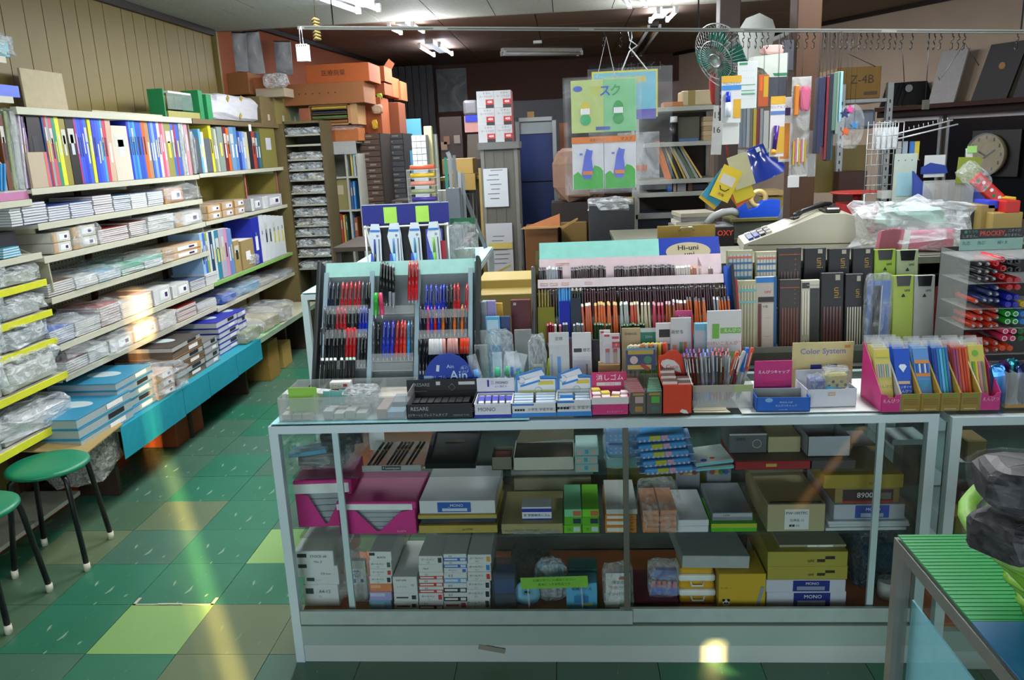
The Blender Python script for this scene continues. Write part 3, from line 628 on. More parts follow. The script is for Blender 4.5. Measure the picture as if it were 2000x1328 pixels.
for i in range(5):
 t=thing('tissue_pack', 'blue striped tissue pack, %s of the five piled on the top shelf'%('lowest','second from below','middle','second from above','topmost')[i], 'pack',(Xof(1300,2.43,Z1)+.008-.006*i,2.40+.004*i,Z1+.001+i*.026),rot=(-.03,-.07,.04*((i%2)*2-1)))
 box('pack',(0,.05,0),(.155,.1,.023),M('#4a9ad6',.35),t,bev=.009)
 for k in range(10):box('stripe_print',(-.068+.015*k,.004,.0045),(.006,.012,.007),M('#d8b4c9',.4),t,rot=(0,.5,0))
 box('label_print',(-.018,.008,.0065),(.035,.0181,.016),M('#b9b93c',.4),t);box('label_print',(.012,.008,.0065),(.02,.0181,.016),M('#d09ab4',.4),t);box('heat_seal',(-.084,.05,.007),(.018,.09,.002),M('#8fb4e0'),t);box('heat_seal',(.084,.05,.007),(.018,.09,.002),M('#8fb4e0'),t)
for i in range(2):
 t=thing('sticker_bag', 'clear bag with blue flower print, %s of two on the top shelf'%('lower','upper')[i], 'bag',(Xof(1395,2.44,Z1),2.43,Z1+.001+.018*i),rot=(0,-.08,.1*i))
 box('sheet',(0,.07,0),(.125,.14,.012),M('#a8b4ae',.3),t,bev=.004);lathe('flower_print',[(0,0),(.011,0)],M('#1f3fa8'),t,(-.03,.02,.0126),n=8);lathe('flower_print',[(0,0),(.009,0)],M('#b0402c'),t,(.0,.03,.0126),n=8);box('edge_print',(0,-.0008,.002),(.12,.001,.007),M('#6fc0cf'),t)
bx('flat red tray with small gold label, top shelf',1436,1586,0,2.43,Z1,.25, '#8e1420',pl=[(.40,.35,.54,.7,'#b9a04a')],h=.029,top='#4a4438')
bx('dark grey box with a white ring printed, on the red tray',1424,1497,846,2.50,Z1+.0305,.16, '#565a5c',pl=[(0,.9,1,.97,'#a9adad')],tx=[('消臭剤',.3,.7,.16,INK)])
o=[q for q in SC.objects if q.name.startswith('product_box')][-1];tube('ring_print',[(.028+.014*math.cos(a*.3927),-.002,.032+.014*math.sin(a*.3927))for a in range(16)],.0014,M('#b4b8b6'),o,n=5,closed=True)
bx('speckled cream box on the red tray',1500,1563,853,2.50,Z1+.0305,.14, '#a8a27a')
t,w=place('open_carton', 'open white carton at the right of the top shelf', 'box',1577,1660,2.46,Z1+.03);openbox(t,w,.068,.16, '#9aa4aa')
box('flap',(-w*.3,.16,.068),(w*.5,.003,.08),M('#8a9094'),t,rot=(-.7,0,.4))
t2=tag(box('flat_case',(Xof(1622,2.45,Z1),2.54,Z1),(.14,.22,.028),M('#3c3f40',.5)), 'flat dark case under the open white carton, top shelf', 'case')
bx('pale grey box at the right end of the top shelf behind the rear post',1742,1812,858,2.62,Z1,.12, '#7f8a8c')
bx('dark long box behind the rear post on the top shelf',1640,1712,872,2.62,Z1,.14, '#4a4e4c')
# a few dim goods in the right showcase

for(x0,x1,y,z,c,n)in((1885,1925,860,.6415,'#6a5a34','brown box'),(1930,1985,900,.6415,'#3c4248','dark box'),(1875,1905,905,.6415,'#8f999c','grey flat box'),(1862,1915,1010,.4315,'#7a6f24','mustard bag'),(1870,1935,960,.4315,'#4a4f52','grey bundle')):
 pk('product_box',n+' inside the right-hand showcase', 'box',x0,x1,y,2.50 if n!='mustard bag' else 2.42,z,.1,c,bev=.004)
# ---------------------------------------------------------------- near showcase at the lower right

SC3,w3,d3=showcase('nearest glass showcase with a green sheet on top, lower right corner',.67,1.75,.55,1.59,.865,(),.15,post=.028,fm=M('#84857e',.4,.3))
box('side_pane',(-w3/2+.012,0,.16),(.003,d3-.06,.68),GLASS,SC3);box('rear_pane',(0,d3/2-.012,.16),(w3-.06,.003,.68),GLASS,SC3)
tag(box('blue_board',(.703,1.067,.152),(.004,.975,.583),M('#9fe2f4',.5),None), 'light blue board standing inside the nearest showcase', 'board')
GS=thing('green_sheet', 'green ribbed plastic sheet covering the top of the nearest showcase', 'sheet',(1.19,1.428,.8665))
box('sheet',(.0,0,0),(1.03,.314,.003),M('#1d9a4a',.35),GS)
for k in range(24):box('rib',(.0,-.15+.0130*k,.003),(1.03,.003,.0012),M('#28a857',.35),GS)
tag(box('blue_sheet',(1.19,.92,.8665),(1.03,.70,.003),M('#136a9a',.4),None), 'blue plastic sheet in front of the green one on the nearest showcase', 'sheet')
# lime basket with bagged black bundles

bc=Vector((.95,1.22,.8715))
bk=thing('basket', 'lime green woven basket holding bagged goods at the right edge', 'basket',bc)
LG=M('#8fce4a',.5);LG2=M('#7abc38',.5)
n=28;rows=9
for r in range(rows):
 z0=.013*r;rad=.185+.010*r**1.05
 pts=[((rad+(.004 if(i+r)%2 else-.004))*math.cos(2*PI*i/n),(rad*.85+(.004 if(i+r)%2 else-.004))*math.sin(2*PI*i/n),.008+z0*1.5)for i in range(n)]
 tube('woven_strand',pts,.0085,LG if r%2 else LG2,bk,n=6,closed=True)
for i in range(n):
 a=2*PI*i/n;cyl('stake',.005,.005,.18,LG2,bk,(.19*math.cos(a),.19*.85*math.sin(a),0),(0,.38*1,a),n=6)
tube('rim',[(.30*math.cos(2*PI*i/40),.255*math.sin(2*PI*i/40),.182+.005*(i%2))for i in range(40)],.014,LG,bk,n=8,closed=True)
lathe('base',[(0,.004),(.19,.004)],LG2,bk,n=24)
for i,(dx,dy,dz,s,rz,c)in enumerate(((-.08,-.02,.17,(.15,.12,.07),.5,'#17181c'),(.06,.04,.31,(.17,.13,.075),-.2,'#15161a'),(.10,-.08,.05,(.3,.26,.12),.2,'#2a2c30'))):
 b=thing('bagged_bundle',('black cloth bundle in a clear bag resting on the basket rim','topmost black bundle in a clear bag on the basket','dark bundle at the bottom of the lime basket')[i], 'bundle',(bc+Vector((.03,.0,.03))if i==2 else at(1985,1075,Z=1.06)if i==0 else at(2015,985,Z=1.14)),rz)
 bag('bundle',(0,0,0),tuple(v*.9 for v in s),M(c,.5),b,v=i+3,flat=.45,amp=.06)
 bag('wrapper',(0,0,-.002),s,film((225,230,230),.05,.08,4),b,v=i+3,flat=.45,amp=.08)
 if i==0:box('label',(.02,-.060,.015),(.05,.003,.026),M('#c99a7a'),b,rot=(-.2,0,0))
# ---------------------------------------------------------------- stools

SG=M('#17815a',.38,var=.06,scale=6);LEGM=M('#121315',.35)
def stool(label,c,zt,ang):
 t=thing('stool',label, 'stool',(c[0],c[1],0),ang)
 lathe('seat',[(0,zt-.002),(.10,zt-.0005),(.150,zt-.004),(.164,zt-.012),(.166,zt-.022),(.158,zt-.030),(0,zt-.030)],SG,t,n=40)
 for k in range(4):
  a=PI/4+k*PI/2;ca,sa=math.cos(a),math.sin(a)
  tube('leg',[(.085*ca,.085*sa,zt-.034),(.135*ca,.135*sa,zt-.036),(.158*ca,.158*sa,zt-.052),(.165*ca,.165*sa,zt-.09),(.205*ca,.205*sa,.035)],.0115,LEGM,t,n=10)
  cyl('rubber_foot',.0135,.0135,.036,M('#d8d4bc',.6),t,(.2065*ca,.2065*sa,0),n=12)
# ================================================================ goods on top of the showcases

ZT=.8685
class Slope:
 "a leaning plane facing the customer: foot line at Y=y0, Z=z0, tilt th from the vertical"
 def __init__(s,y0,z0,th):s.y0,s.z0,s.th=y0,z0,th;s.v=Vector((0,math.sin(th),math.cos(th)));s.n=Vector((0,-math.cos(th),math.sin(th)))
 def uv(s,px,py,off=0):
  "pixel -> (x along the rack, v up the slope)"
  c=(px-1000,664-py,F);d=Vector([sum(RR[i][j]*c[j]for j in range(3))for i in range(3)])
  P0=Vector((0,s.y0,s.z0))+s.n*off
  t=(P0-Vector((0,0,H))).dot(s.n)/d.dot(s.n);p=Vector((0,0,H))+d*t
  return p.x,(p-P0).dot(s.v)
 def w(s,x,v,off=0):return Vector((x,s.y0,s.z0))+s.v*v+s.n*off
_pens={}
def pen_mesh(cb,cc_,L,r,kind):
 key=(cb,cc_,round(L,3),r,kind)
 if key not in _pens:
  n=8;mats=[M(cb,.25,var=0),M(cc_,.3,var=0),M('#b9bec4',.25,.6,var=0)]
  if kind=='pen':prof=[(.0004,0),(r*.45,.012),(r*.9,.016),(r,.05*L/.14),(r,.6*L),(r*1.06,.601*L),(r*.95,L*.93),(r*.5,L*.94),(r*.5,L)];fm=[2,1,1,0,1,0,2,1]
  elif kind=='cap':prof=[(.0004,0),(r*.5,.012),(r*.95,.02),(r,.55*L),(r*1.15,.551*L),(r*1.15,L*.985),(r*.8,L)];fm=[2,0,0,1,1,1]
  elif kind=='pencil':prof=[(.0003,0),(r*.9,.02),(r,.0205),(r,.9*L),(r*1.02,.901*L),(r*1.02,.92*L),(r,.921*L),(r,L*.99),(r*.7,L)];fm=[2,0,0,0,2,1,1,1]
  prof=prof+[(0,L)];fm=fm+[fm[-1]]
  V=[(a*math.cos(2*PI*i/n),a*math.sin(2*PI*i/n),z)for a,z in prof for i in range(n)];Fc,mi=[],[]
  for k in range(len(prof)-1):
   for i in range(n):Fc.append((k*n+i,k*n+(i+1)%n,(k+1)*n+(i+1)%n,(k+1)*n+i));mi.append(fm[k])
  _pens[key]=mesh('pen',V,Fc,mats,mi,True)
 return _pens[key]
CLIP=mesh('clip',bv(-.0014,-.0075,0,.0014,-.0058,.045),BF,STEEL)
def pen(label,loc,rot,L=.15,cb='#20242c',cc_=None,r=.0052,kind='pen',group=None,name='ballpoint_pen',clip=True,cat='pen'):
 o=bpy.data.objects.new(name,pen_mesh(cb,cc_ or cb,L,r,kind));COL.objects.link(o);o.location=loc;o.rotation_euler=rot
 tag(o,label,cat,group)
 if clip:
  c=bpy.data.objects.new('clip',CLIP);COL.objects.link(c);c.parent=o;c.location=(0,0,L-.062)
 return o
NAMES={'k':('black','#15171b'), 'r':('red','#c4161e'), 'b':('blue','#1730b4'), 'c':('clear and black','#4a4f55'), 'o':('orange-red','#d8401e'), 'p':('purple-blue','#3a2fb4'), 'l':('light blue','#2f8fd0'), 'g':('green','#3fae3a'), 'n':('navy','#1b2440'), 'w':('white','#d9d9d4'), 'm':('magenta','#c42a6a'), 's':('silver','#9aa0a8'), 'q':('pink','#d8a094'), 'O':('orange','#d86a1e')}
# ---------------------------------------------------------------- left pen rack

th=math.radians(27);RL=Slope(2.605,ZT+.024,th)
rk=thing('pen_rack', 'slanted grey pen rack with a pale green top strip and three bays', 'rack',(0,RL.y0,RL.z0),rot=(-th,0,0))
xl,vt=RL.uv(630,527);xr=RL.uv(931,524)[0];vt=.475;xl0=xl-.02
RG=M('#6c7678',.5);
box('back_board',((xl+xr)/2,.035,0),(xr-xl,.008,vt),RG,rk)
for x in(xl-.012,xr+.004):box('side_panel',(x,.02,-.0),(.014,.06,vt+.01),M('#3c4040',.4,.2),rk,bev=.004)
for x in(xl+.016,RL.uv(725,600)[0],RL.uv(815,600)[0],xr-.022):box('divider',(x,.008,.0),(.016,.02,vt-.035),M('#a9c4cc',.4,.3),rk)
box('top_strip',((xl+xr)/2+.002,.004,vt-.052),(xr-xl-.02,.003,.054),M('#a8ddd0',.6),rk)
bays=[(xl+.026,RL.uv(725,600)[0]-.01),(RL.uv(725,600)[0]+.01,RL.uv(815,600)[0]-.01),(RL.uv(815,600)[0]+.01,xr-.032)]
rows={0:(605,652,712),1:(605,698,716),2:(612,652,702)}
levels={}
for bi,(a,b_)in enumerate(bays):
 for ri,py in enumerate(rows[bi]):
  v=RL.uv((660,770,865)[bi],py)[1]-.005;levels[(bi,ri)]=v
  box('shelf',((a+b_)/2,.012,v-.012),(b_-a,.036,.003),ACRYLD,rk);box('shelf_lip',((a+b_)/2,-.008,v-.012),(b_-a,.002,.030),ACRYL,rk)
def pens_row(bi,ri,items,L,row,kind='pen',r=.0055,v0=None,off=.004,cap=None,clip=True):
 for px,c in items:
  x,vtop=RL.uv(px,600,off);v=levels[(bi,ri)]-.008 if v0 is None else v0
  cn,col=NAMES[c];ca=NAMES[cap][1]if cap else col
  pen('%s pen%s in the %s row of the %s bay'%(cn,' with %s end'%NAMES[cap][0]if cap else '',row,('left','middle','right')[bi]),RL.w(x,v,off-.002),(-th+random.uniform(-.02,.02),random.uniform(-.03,.03),0),L*random.uniform(.97,1.02),col,ca,r,kind, '%s row of the %s bay of the pen rack'%(row,('left','middle','right')[bi]),clip=clip)
pens_row(0,0,[(641,'n'),(650,'n'),(659,'k'),(667,'r'),(675,'r'),(683,'r'),(693,'r'),(701,'r'),(708,'c'),(715,'k'),(721,'k')],.115, 'top')
pens_row(0,1,[(636,'c'),(644,'k'),(652,'c'),(660,'r'),(668,'r'),(675,'r'),(683,'k'),(690,'c'),(697,'k'),(704,'b'),(711,'b'),(717,'b')],.112, 'second')
pens_row(0,2,[(631,'k'),(639,'k'),(647,'k'),(655,'k'),(663,'k'),(671,'k')],.145, 'third', 'cap')
pens_row(0,2,[(680,'r'),(688,'r'),(695,'r')],.145, 'third', 'cap',.0062);pens_row(0,2,[(702,'c'),(709,'k'),(715,'k')],.125, 'third')
for i,px in enumerate((628,637,645,653,666,676,683,690)):
 x,v=RL.uv(px,745,.02);col='#d8dcda' if i<5 else '#9fc4a8'
 pen('%s-ended black pen in the bottom row of the left bay'%('white' if i<5 else 'pale green'),RL.w(x,.006,.022),(-th,0,0),.115, '#16181a',col,.0055, 'pencil', 'bottom row of the left bay',clip=False)
pens_row(1,1,[(732,'c'),(741,'k'),(751,'b'),(759,'b'),(767,'p'),(776,'r'),(784,'r'),(792,'o'),(800,'l'),(807,'c')],.145, 'lower',r=.0062)
for px,c,n in((733,'#35b53c','green'),(746,'#e0406a','pink')):
 x,v=RL.uv(px,610,.02);pen('fat %s marker standing in the middle bay under the black pens'%n,RL.w(x,levels[(1,0)]-.03,.012),(-th,random.uniform(-.1,.1),0),.095,c,c,.0085, 'cap',clip=False,name='marker')
levels[(1,3)]=levels[(1,0)]
for i,px in enumerate((740,747,754,761,768)):
 x,v=RL.uv(px,600,.02);pen('black pen of the tied bundle rising over the top strip, middle bay',RL.w(x,levels[(1,0)]+.02-.004*i,.014),(-th,-.03*(i-2)*.6,0),.165, '#17191c', '#8f9499' if i>2 else '#17191c',.0055, 'pen', 'bundle of black pens in the middle bay')
for i,px in enumerate((798,805,812)):
 x,v=RL.uv(px,600,.02);pen('red pen of the tied bundle rising over the top strip, middle bay',RL.w(x,levels[(1,0)]+.02,.014),(-th,0,0),.16, '#c4161e', '#c4161e',.006, 'pen', 'bundle of red pens in the middle bay')
pens_row(2,0,[(832,'b'),(840,'b'),(853,'b'),(860,'b'),(867,'b'),(874,'n'),(881,'k'),(889,'r'),(896,'r'),(911,'r')],.12, 'top')
pens_row(2,1,[(823,'n'),(830,'k'),(837,'m'),(844,'b'),(851,'r'),(858,'b'),(866,'O'),(873,'k'),(880,'c'),(888,'O'),(895,'c'),(902,'O'),(909,'c')],.118, 'second')
for i,px in enumerate(range(822,914,6)):
 c='k' if i<3 else 'w' if i<8 else 'q' if i<13 else 'o'
 x,v=RL.uv(px,690,.01);pen('brush pen with %s cap in the lowest row of the right bay'%{'k':'black','w':'white','q':'salmon','o':'orange-red'}[c],RL.w(x,levels[(2,2)]-.05,.016),(-th,random.uniform(-.06,.06),0),.125, '#141517',NAMES[c][1],.0062, 'cap', 'brush pens of the right bay',clip=False,name='brush_pen')
tag(boxes('note_pad',[(-.05,-.03,0,.05,.03,.014)],M('#d9d4c4',.7),None,(Xof(775,2.60,ZT),2.575,ZT+.02),(.35,0,0)), 'block of white note paper at the foot of the pen rack', 'pad')
# ---------------------------------------------------------------- centre pencil rack

th2=math.radians(27);RC=Slope(2.73,ZT+.030,th2)
xl,_=RC.uv(1046,560);xr,_=RC.uv(1417,560);vt=RC.uv(1230,460)[1]
v2=RC.uv(1230,494)[1];v3=RC.uv(1230,522)[1]
rc=thing('pencil_rack', 'wide slanted pencil rack with pale green and pink header cards', 'rack',(0,RC.y0,RC.z0),rot=(-th2,0,0))
box('back_board',((xl+xr)/2,.05,0),(xr-xl,.006,vt-.03),M('#4f4a20',.6),rc)
xs=RC.uv(1289,470)[0];x0c=RC.uv(1052,470)[0];x1c=RC.uv(1409,470)[0]
box('header_card',((x0c+xs)/2,.046,v2-.01),(xs-x0c,.002,vt-v2+.01),M('#8fd2c2',.6),rc)
box('blue_sign',((xs+x1c)/2,.047,v2-.01),(x1c-xs,.003,vt-v2+.012),M('#1238a0',.5),rc)
sw=x1c-xs
lathe('oval_print',[(0,0),(1,0)],M('#b9ad8c',.5),rc,((xs+x1c)/2-.004,.0452,v2+.014),(PI/2,0,0),32).scale=(sw*.37,.036,1)
text('Hi-uni',.026,M('#1a1612',var=0),rc,((xs+x1c)/2-.004,.0445,v2+.028),bold=.0004,sx=1.2);text('uni',.026,M('#1a1612',var=0),rc,((xs+x1c)/2,.0445,v2+.003),bold=.0004,sx=1.2)
vr=RC.uv(1230,537)[1]
box('pink_card',((x0c+x1c)/2,.040,vr-.02),(x1c-x0c+.002,.002,v2-vr+.02),M('#d6c0c2',.6),rc)
for u in(.16,.20):tube('stamp_print',[(x0c+u*.5-.02,.0385,v2-.025),(x0c+u*.5+.01,.0385,v2-.025),(x0c+u*.5+.01,.0385,v2-.018),(x0c+u*.5-.02,.0385,v2-.018)],.0007,M('#d89a6a'),rc,n=4,closed=True)
poly('pencil_print',[(0,0),(.014,0),(.002,.035)],.0008,M('#9a8088'),rc,(xs+sw*.62,.0384,v2-.045))
va=RC.uv(1230,540)[1];vb=RC.uv(1230,557)[1]
box('price_strip',((xl+xr)/2+.002,.004,vb),(xr-xl-.012,.0016,va-vb),M('#d0c2c2',.6),rc)
for u in(.03,.09,.16,.30):tube('stamp_print',[(xl+u*.6,.0025,vb+.010),(xl+u*.6+.026,.0025,vb+.010),(xl+u*.6+.026,.0025,vb+.018),(xl+u*.6,.0025,vb+.018)],.0006,M('#d89a6a'),rc,n=4,closed=True)
box('side_rail',(xl-.008,.02,0),(.014,.055,RC.uv(1046,520)[1]),M('#6a6e70',.35,.5),rc,bev=.005)
box('side_panel',(xr+.014,.035,0),(.022,.03,RC.uv(1420,515)[1]),M('#2452b0',.45),rc)
box('side_rail',(xr+.030,.02,0),(.010,.045,RC.uv(1420,515)[1]),M('#3c3e40',.35,.4),rc,bev=.003)
box('red_panel',(xr+.042,.05,0),(.012,.05,RC.uv(1420,520)[1]*.9),M('#8a1420',.5),rc)
vA,vB,vC,vD=RC.uv(1230,575,.0)[1],RC.uv(1230,628)[1],RC.uv(1230,665)[1],.0
for v in(va-.05,vB,vC):box('ledge',((xl+xr)/2,.028,v-.004),(xr-xl-.01,.040,.003),ACRYLD,rc)
for v in(vB,vC):box('ledge_lip',((xl+xr)/2,.006,v-.004),(xr-xl-.01,.0016,.030),ACRYL,rc)
def prow(px0,px1,py,vbase,L,col,end,lab,off,r=.0040,step=None,jit=.02,kind='pencil',skip=0):
 x0,vt_=RC.uv(px0,py,off);x1,_=RC.uv(px1,py,off);n=max(1,round((x1-x0)/(step or 2*r+.0006)))
 for i in range(n):
  if skip and random.random()<skip:continue
  x=x0+(x1-x0)*(i+.5)/n
  LL=vt_-vbase+random.uniform(-.003,.003)
  pen(lab,RC.w(x,vbase,off),(-th2,random.uniform(-jit,jit),0),round(LL/.002)*.002,col,end,r,kind,lab+' group',clip=False,name='pencil',cat='pencil')
# top row (behind the strip)

A=-.022
vbA=vb-.04
for a,b_,c,e,l in((1052,1066,'#17181a','#17181a','black pencil end at the left of the top row'),(1066,1090,'#9aa4aa','#c4cacc','silver pencil end at the left of the top row'),(1090,1098,'#2a1518','#1a0e10','dark pencil left of the first gap, top row'),(1115,1183,'#2a1016','#160b0d','dark maroon pencil between the two gaps of the top row'),(1198,1318,'#2a1016','#140a0c','dark maroon pencil in the long run of the top row'),(1319,1347,'#c9c4b4','#e0dccd','cream pencil near the right of the top row'),(1347,1360,'#b06a44','#c98a64','brown-tipped pencil in the top row'),(1363,1368,'#c9b49a','#c98a64','single tan-tipped pencil in the top row'),(1382,1392,'#8a6a60','#b0a49c','grey pencil at the right end of the top row')):
 prow(a,b_,520+(1300-a)*.006,vbA,.1,c,e,l,A,.0042)
# middle row

for a,b_,c,e,l in((1051,1072,'#8c7a30','#1c1610','olive pencil with black end, left of the middle row'),(1073,1089,'#3a2a18','#4a1518','brown pencil with dark red end in the middle row'),(1114,1139,'#15171a','#0f1012','black pencil with cream band in the middle row'),(1140,1203,'#3a0f18','#1c0a0e','maroon pencil left of the notch in the middle row'),(1209,1396,'#34101a','#200c10','maroon pencil in the long run of the middle row'),(1402,1418,'#340f16','#1c0a0c','maroon pencil at the right end of the middle row')):
 prow(a,b_,561-(a-1050)*.012,vB,.1,c,e,l,-.010,.0042)
prow(1089,1114,557,vB,.1, '#3f9ad8', '#4fb0e8', 'light blue pencil in the left part of the middle row',-.010,.0045)
for px in(1118,1126,1134):
 x,v=RC.uv(px,568,-.004);o=cyl('cream_collar',.0047,.0047,.012,M('#d9d4b4'),None,RC.w(x,v,-.009),(-th2,0,0),n=8);tag(o, 'cream collar ring on a black pencil of the middle row', 'ring', 'cream collars')
# third row

pal=[(1137,1157,'#c9603c','#d9d4c4','pencil with orange and black pattern in the third row',592),(1160,1207,'#d8682c','#d9b45a','orange patterned pencil in the third row',591),(1208,1228,'#a9b4ac','#c4ccc0','pale grey green pencil in the third row',590),(1229,1243,'#c9482c','#d8c49a','red patterned pencil in the third row',591),(1244,1270,'#d4c9a4','#dcd4b8','cream speckled pencil in the third row',590),(1271,1296,'#c8384e','#d88a9a','rose pencil in the third row',590),(1297,1315,'#b9602c','#c9a4b4','pink and amber pencil in the third row',590),(1316,1341,'#a85a3c','#e0ddd2','brown pencil with a white end in the third row',586),(1342,1378,'#d0641a','#3a2a20','orange pencil with a dark band in the third row',581)]
for a,b_,c,e,l,py in pal:prow(a,b_,py,vC,.1,c,e,l,.004,.0048 if a<1244 else .0042,jit=.05)
prow(1393,1402,580,vC,.1, '#9aa0a4', '#c9ccc8', 'silver pencil in the right of the third row',.004)
prow(1403,1424,580,vC,.1, '#d0641a', '#2a2018', 'orange pencil at the right end of the third row',.004)
for a,b_,y0,y1,c,l in((1092,1113,588,640,'#18248c','dark blue pencil box in the left of the rack'),(1114,1134,582,650,'#2c3440','slate pencil box in the left of the rack'),(1050,1083,600,650,'#6a6a20','olive pencil box at the left of the rack')):
 x0,v1=RC.uv(a,y0,.01);x1,_=RC.uv(b_,y0,.01)
 t=box('pencil_box',RC.w((x0+x1)/2,vC,.004),(x1-x0,.010,v1-vC),M(c,.4),None,rot=(-th2,0,0),bev=.001);tag(t,l, 'box')
# lowest row of ends behind the packs

for a,b_,c,e,l in((1068,1082,'#8a1420','#b8303a','red stub in the lowest row'),(1083,1087,'#c9c4b4','#e0dccd','white stub in the lowest row'),(1091,1096,'#c96a7a','#e08a9a','pink stub in the lowest row'),(1098,1110,'#5a5e60','#9aa0a0','grey stub in the lowest row'),(1119,1140,'#8a9094','#a4aaac','silver stub in the lowest row'),(1160,1180,'#1d4a1e','#2a5a24','dark green stub in the lowest row'),(1182,1195,'#1d4a1e','#2a6a24','green stub in the lowest row'),(1212,1260,'#1d4a1e','#2a5a24','deep green stub in the lowest row')):
 prow(a,b_,632,.10,.1,c,e,l,.012,.0045)
# ---------------------------------------------------------------- front row, left to right

t,w=place('divided_tray', 'clear divided tray of erasers at the left end of the long showcase', 'tray',546,797,2.385,ZT)
h=hz(776,670,2.385,ZT);dd=.20
openbox(t,w,h,dd,ACRYLD,name='tray',th=.003,hb=h+.004)
for u in(-.22,.24):box('divider',(u*w,dd/2,.003),(.002,dd-.006,h),ACRYL,t)
tx0=t.location.x
def small(name,label,cat,dx,y,z,s,c,rz=0,pl=(),tx=(),group=None,rot=None,bev=.001):
 o=thing(name,label,cat,(dx,y,z),rz,group,rot=rot)
 box('body',(0,s[1]/2,0),s,S2(c),o,bev=bev);deco(o,s[0],s[2],pl,tx);return o
z0=ZT+.0035
for i in range(3):
 for j in range(4):small('eraser', 'pale %s eraser block in the left cell of the divided tray'%('green' if(i+j)%2 else 'white'), 'eraser',tx0-.5*w+.022+.034*i,2.392+.042*j,z0+.0001,(.030,.038,.018+.006*(j%2)), '#b9c0a4' if(i+j)%2 else '#c9c8bd',group='erasers in the left cell, %s ones'%('green' if(i+j)%2 else 'white'))
for i in range(4):
 for j in range(3):small('eraser', 'wrapped white eraser in the middle cell, column %s from the left'%('one','two','three','four')[i], 'eraser',tx0-.17*w+.02+.036*i,2.393+.045*j,z0+.0001,(.032,.040,.018 if(i+j)%2 else .026), '#b4bab4',group='erasers in the middle cell, column %d'%i)
small('eraser_box', 'pale blue box in the right cell of the divided tray', 'box',tx0+.40*w,2.392,z0,(.06,.05,.02), '#7fa9c4');small('eraser_box', 'pink-beige slab in the right cell of the divided tray', 'box',tx0+.30*w,2.392,z0,(.035,.12,.030), '#b09a90');small('eraser_box', 'grey box at the back of the right cell', 'box',tx0+.40*w,2.47,z0,(.06,.09,.028), '#8f9aa0')
small('price_board', 'lime green card standing in the left cell of the divided tray', 'card',Xof(596,2.42,ZT),2.42,ZT+.02,(.095,.003,hz(757,596,2.42,ZT)-.02), '#8fc844')
px=Xof(592,2.50,ZT)
small('eraser_pack', 'white eraser pack piled behind the lime card', 'eraser',px-.02,2.47,ZT+.045,(.07,.05,.022),WHITE);small('eraser_pack', 'black eraser pack on the white ones behind the lime card', 'eraser',px+.005,2.465,ZT+.068,(.06,.04,.018), '#1c1d1f',rz=.1);small('eraser_pack', 'white eraser pack tilted behind the lime card, right', 'eraser',px+.055,2.48,ZT+.045,(.06,.05,.02), '#c9ccca',rz=-.3);box('pack_stand',(px+.0,2.515,z0),(.13,.09,.041),ACRYLD);tag(SC.objects['pack_stand'], 'clear box under the eraser packs in the left cell', 'box')
small('eraser_card', 'small white box with red and black print behind the tray', 'box',Xof(668,2.53,ZT),2.53,ZT+.055,(.07,.03,.030), '#d9d4cc',pl=[(0,0,1,.22,'#c4382c'),(.66,.5,.85,.8,'#a82c3c')],tx=[('フーレ',.3,.6,.4,INK)]);tag(box('riser',(Xof(668,2.53,ZT),2.555,ZT),(.08,.05,.054),ACRYLD), 'clear riser under the red-edged white box', 'riser')
for i in range(3):small('eraser_pouch', 'teal bagged eraser leaning in the middle cell, %s'%('left','middle','right')[i], 'eraser',Xof(640+14*i,2.45,ZT),2.44+.006*i,ZT+.036,(.026,.012,.045), '#6fb0a8',rz=.2*i-.2,rot=(-.3,.1*i,.2*i-.2))
tag(bag('plastic_bag',(Xof(710,2.5,ZT),2.495,ZT+.03),(.12,.1,.05),CLEARD,None,v=4), 'crumpled clear bag in the middle of the divided tray', 'bag')
# black eraser display

def display(name,label,x0,x1,ylip,yfoot_y,c,dep,ytop,ch=None,lip_pl=(),lip_tx=(),hd_pl=(),hd_tx=(),hx0=None,hx1=None,side=None,header=True,lipc=None,inner=None):
 t,w=place(name,label, 'box',x0,x1,yfoot_y,ZT);hl=hz(ylip,(x0+x1)/2,yfoot_y,ZT)
 boxes('tray',[(-w/2,0,0,w/2,dep,.002),(-w/2,dep-.002,0,w/2,dep,hl),(-w/2,0,0,-w/2+.002,dep,hl),(w/2-.002,0,0,w/2,dep,hl)],S2(side or c),t)
 box('front_lip',(0,.001,0),(w,.002,hl),S2(lipc or c),t);deco(t,w,hl,lip_pl,lip_tx)
 if header:
  hx0,hx1=hx0 or x0,hx1 or x1
  X0,X1=Xof(hx0,yfoot_y+dep,ZT+.05)-t.location.x,Xof(hx1,yfoot_y+dep,ZT+.05)-t.location.x
  H_=hz(ytop,(x0+x1)/2,yfoot_y+dep,ZT)
  b=box('header',((X0+X1)/2,dep+.0015,0),(X1-X0,.002,H_),S2(ch or c),t)
  for i,(u0,v0,u1,v1,m)in enumerate(hd_pl):box('label_print',((u0+u1-1)/2*(X1-X0)+(X0+X1)/2,dep-.0004-.0003*i,v0*H_),((u1-u0)*(X1-X0),.0006,(v1-v0)*H_),S2(m),t)
  for s,u,v,sz,m in hd_tx:text(s,sz*H_,S2(m),t,((u-.5)*(X1-X0)+(X0+X1)/2,dep-.0018-.0003*len(hd_pl),v*H_))
  return t,w,hl,H_
 return t,w,hl,0
BKD='#17181a'
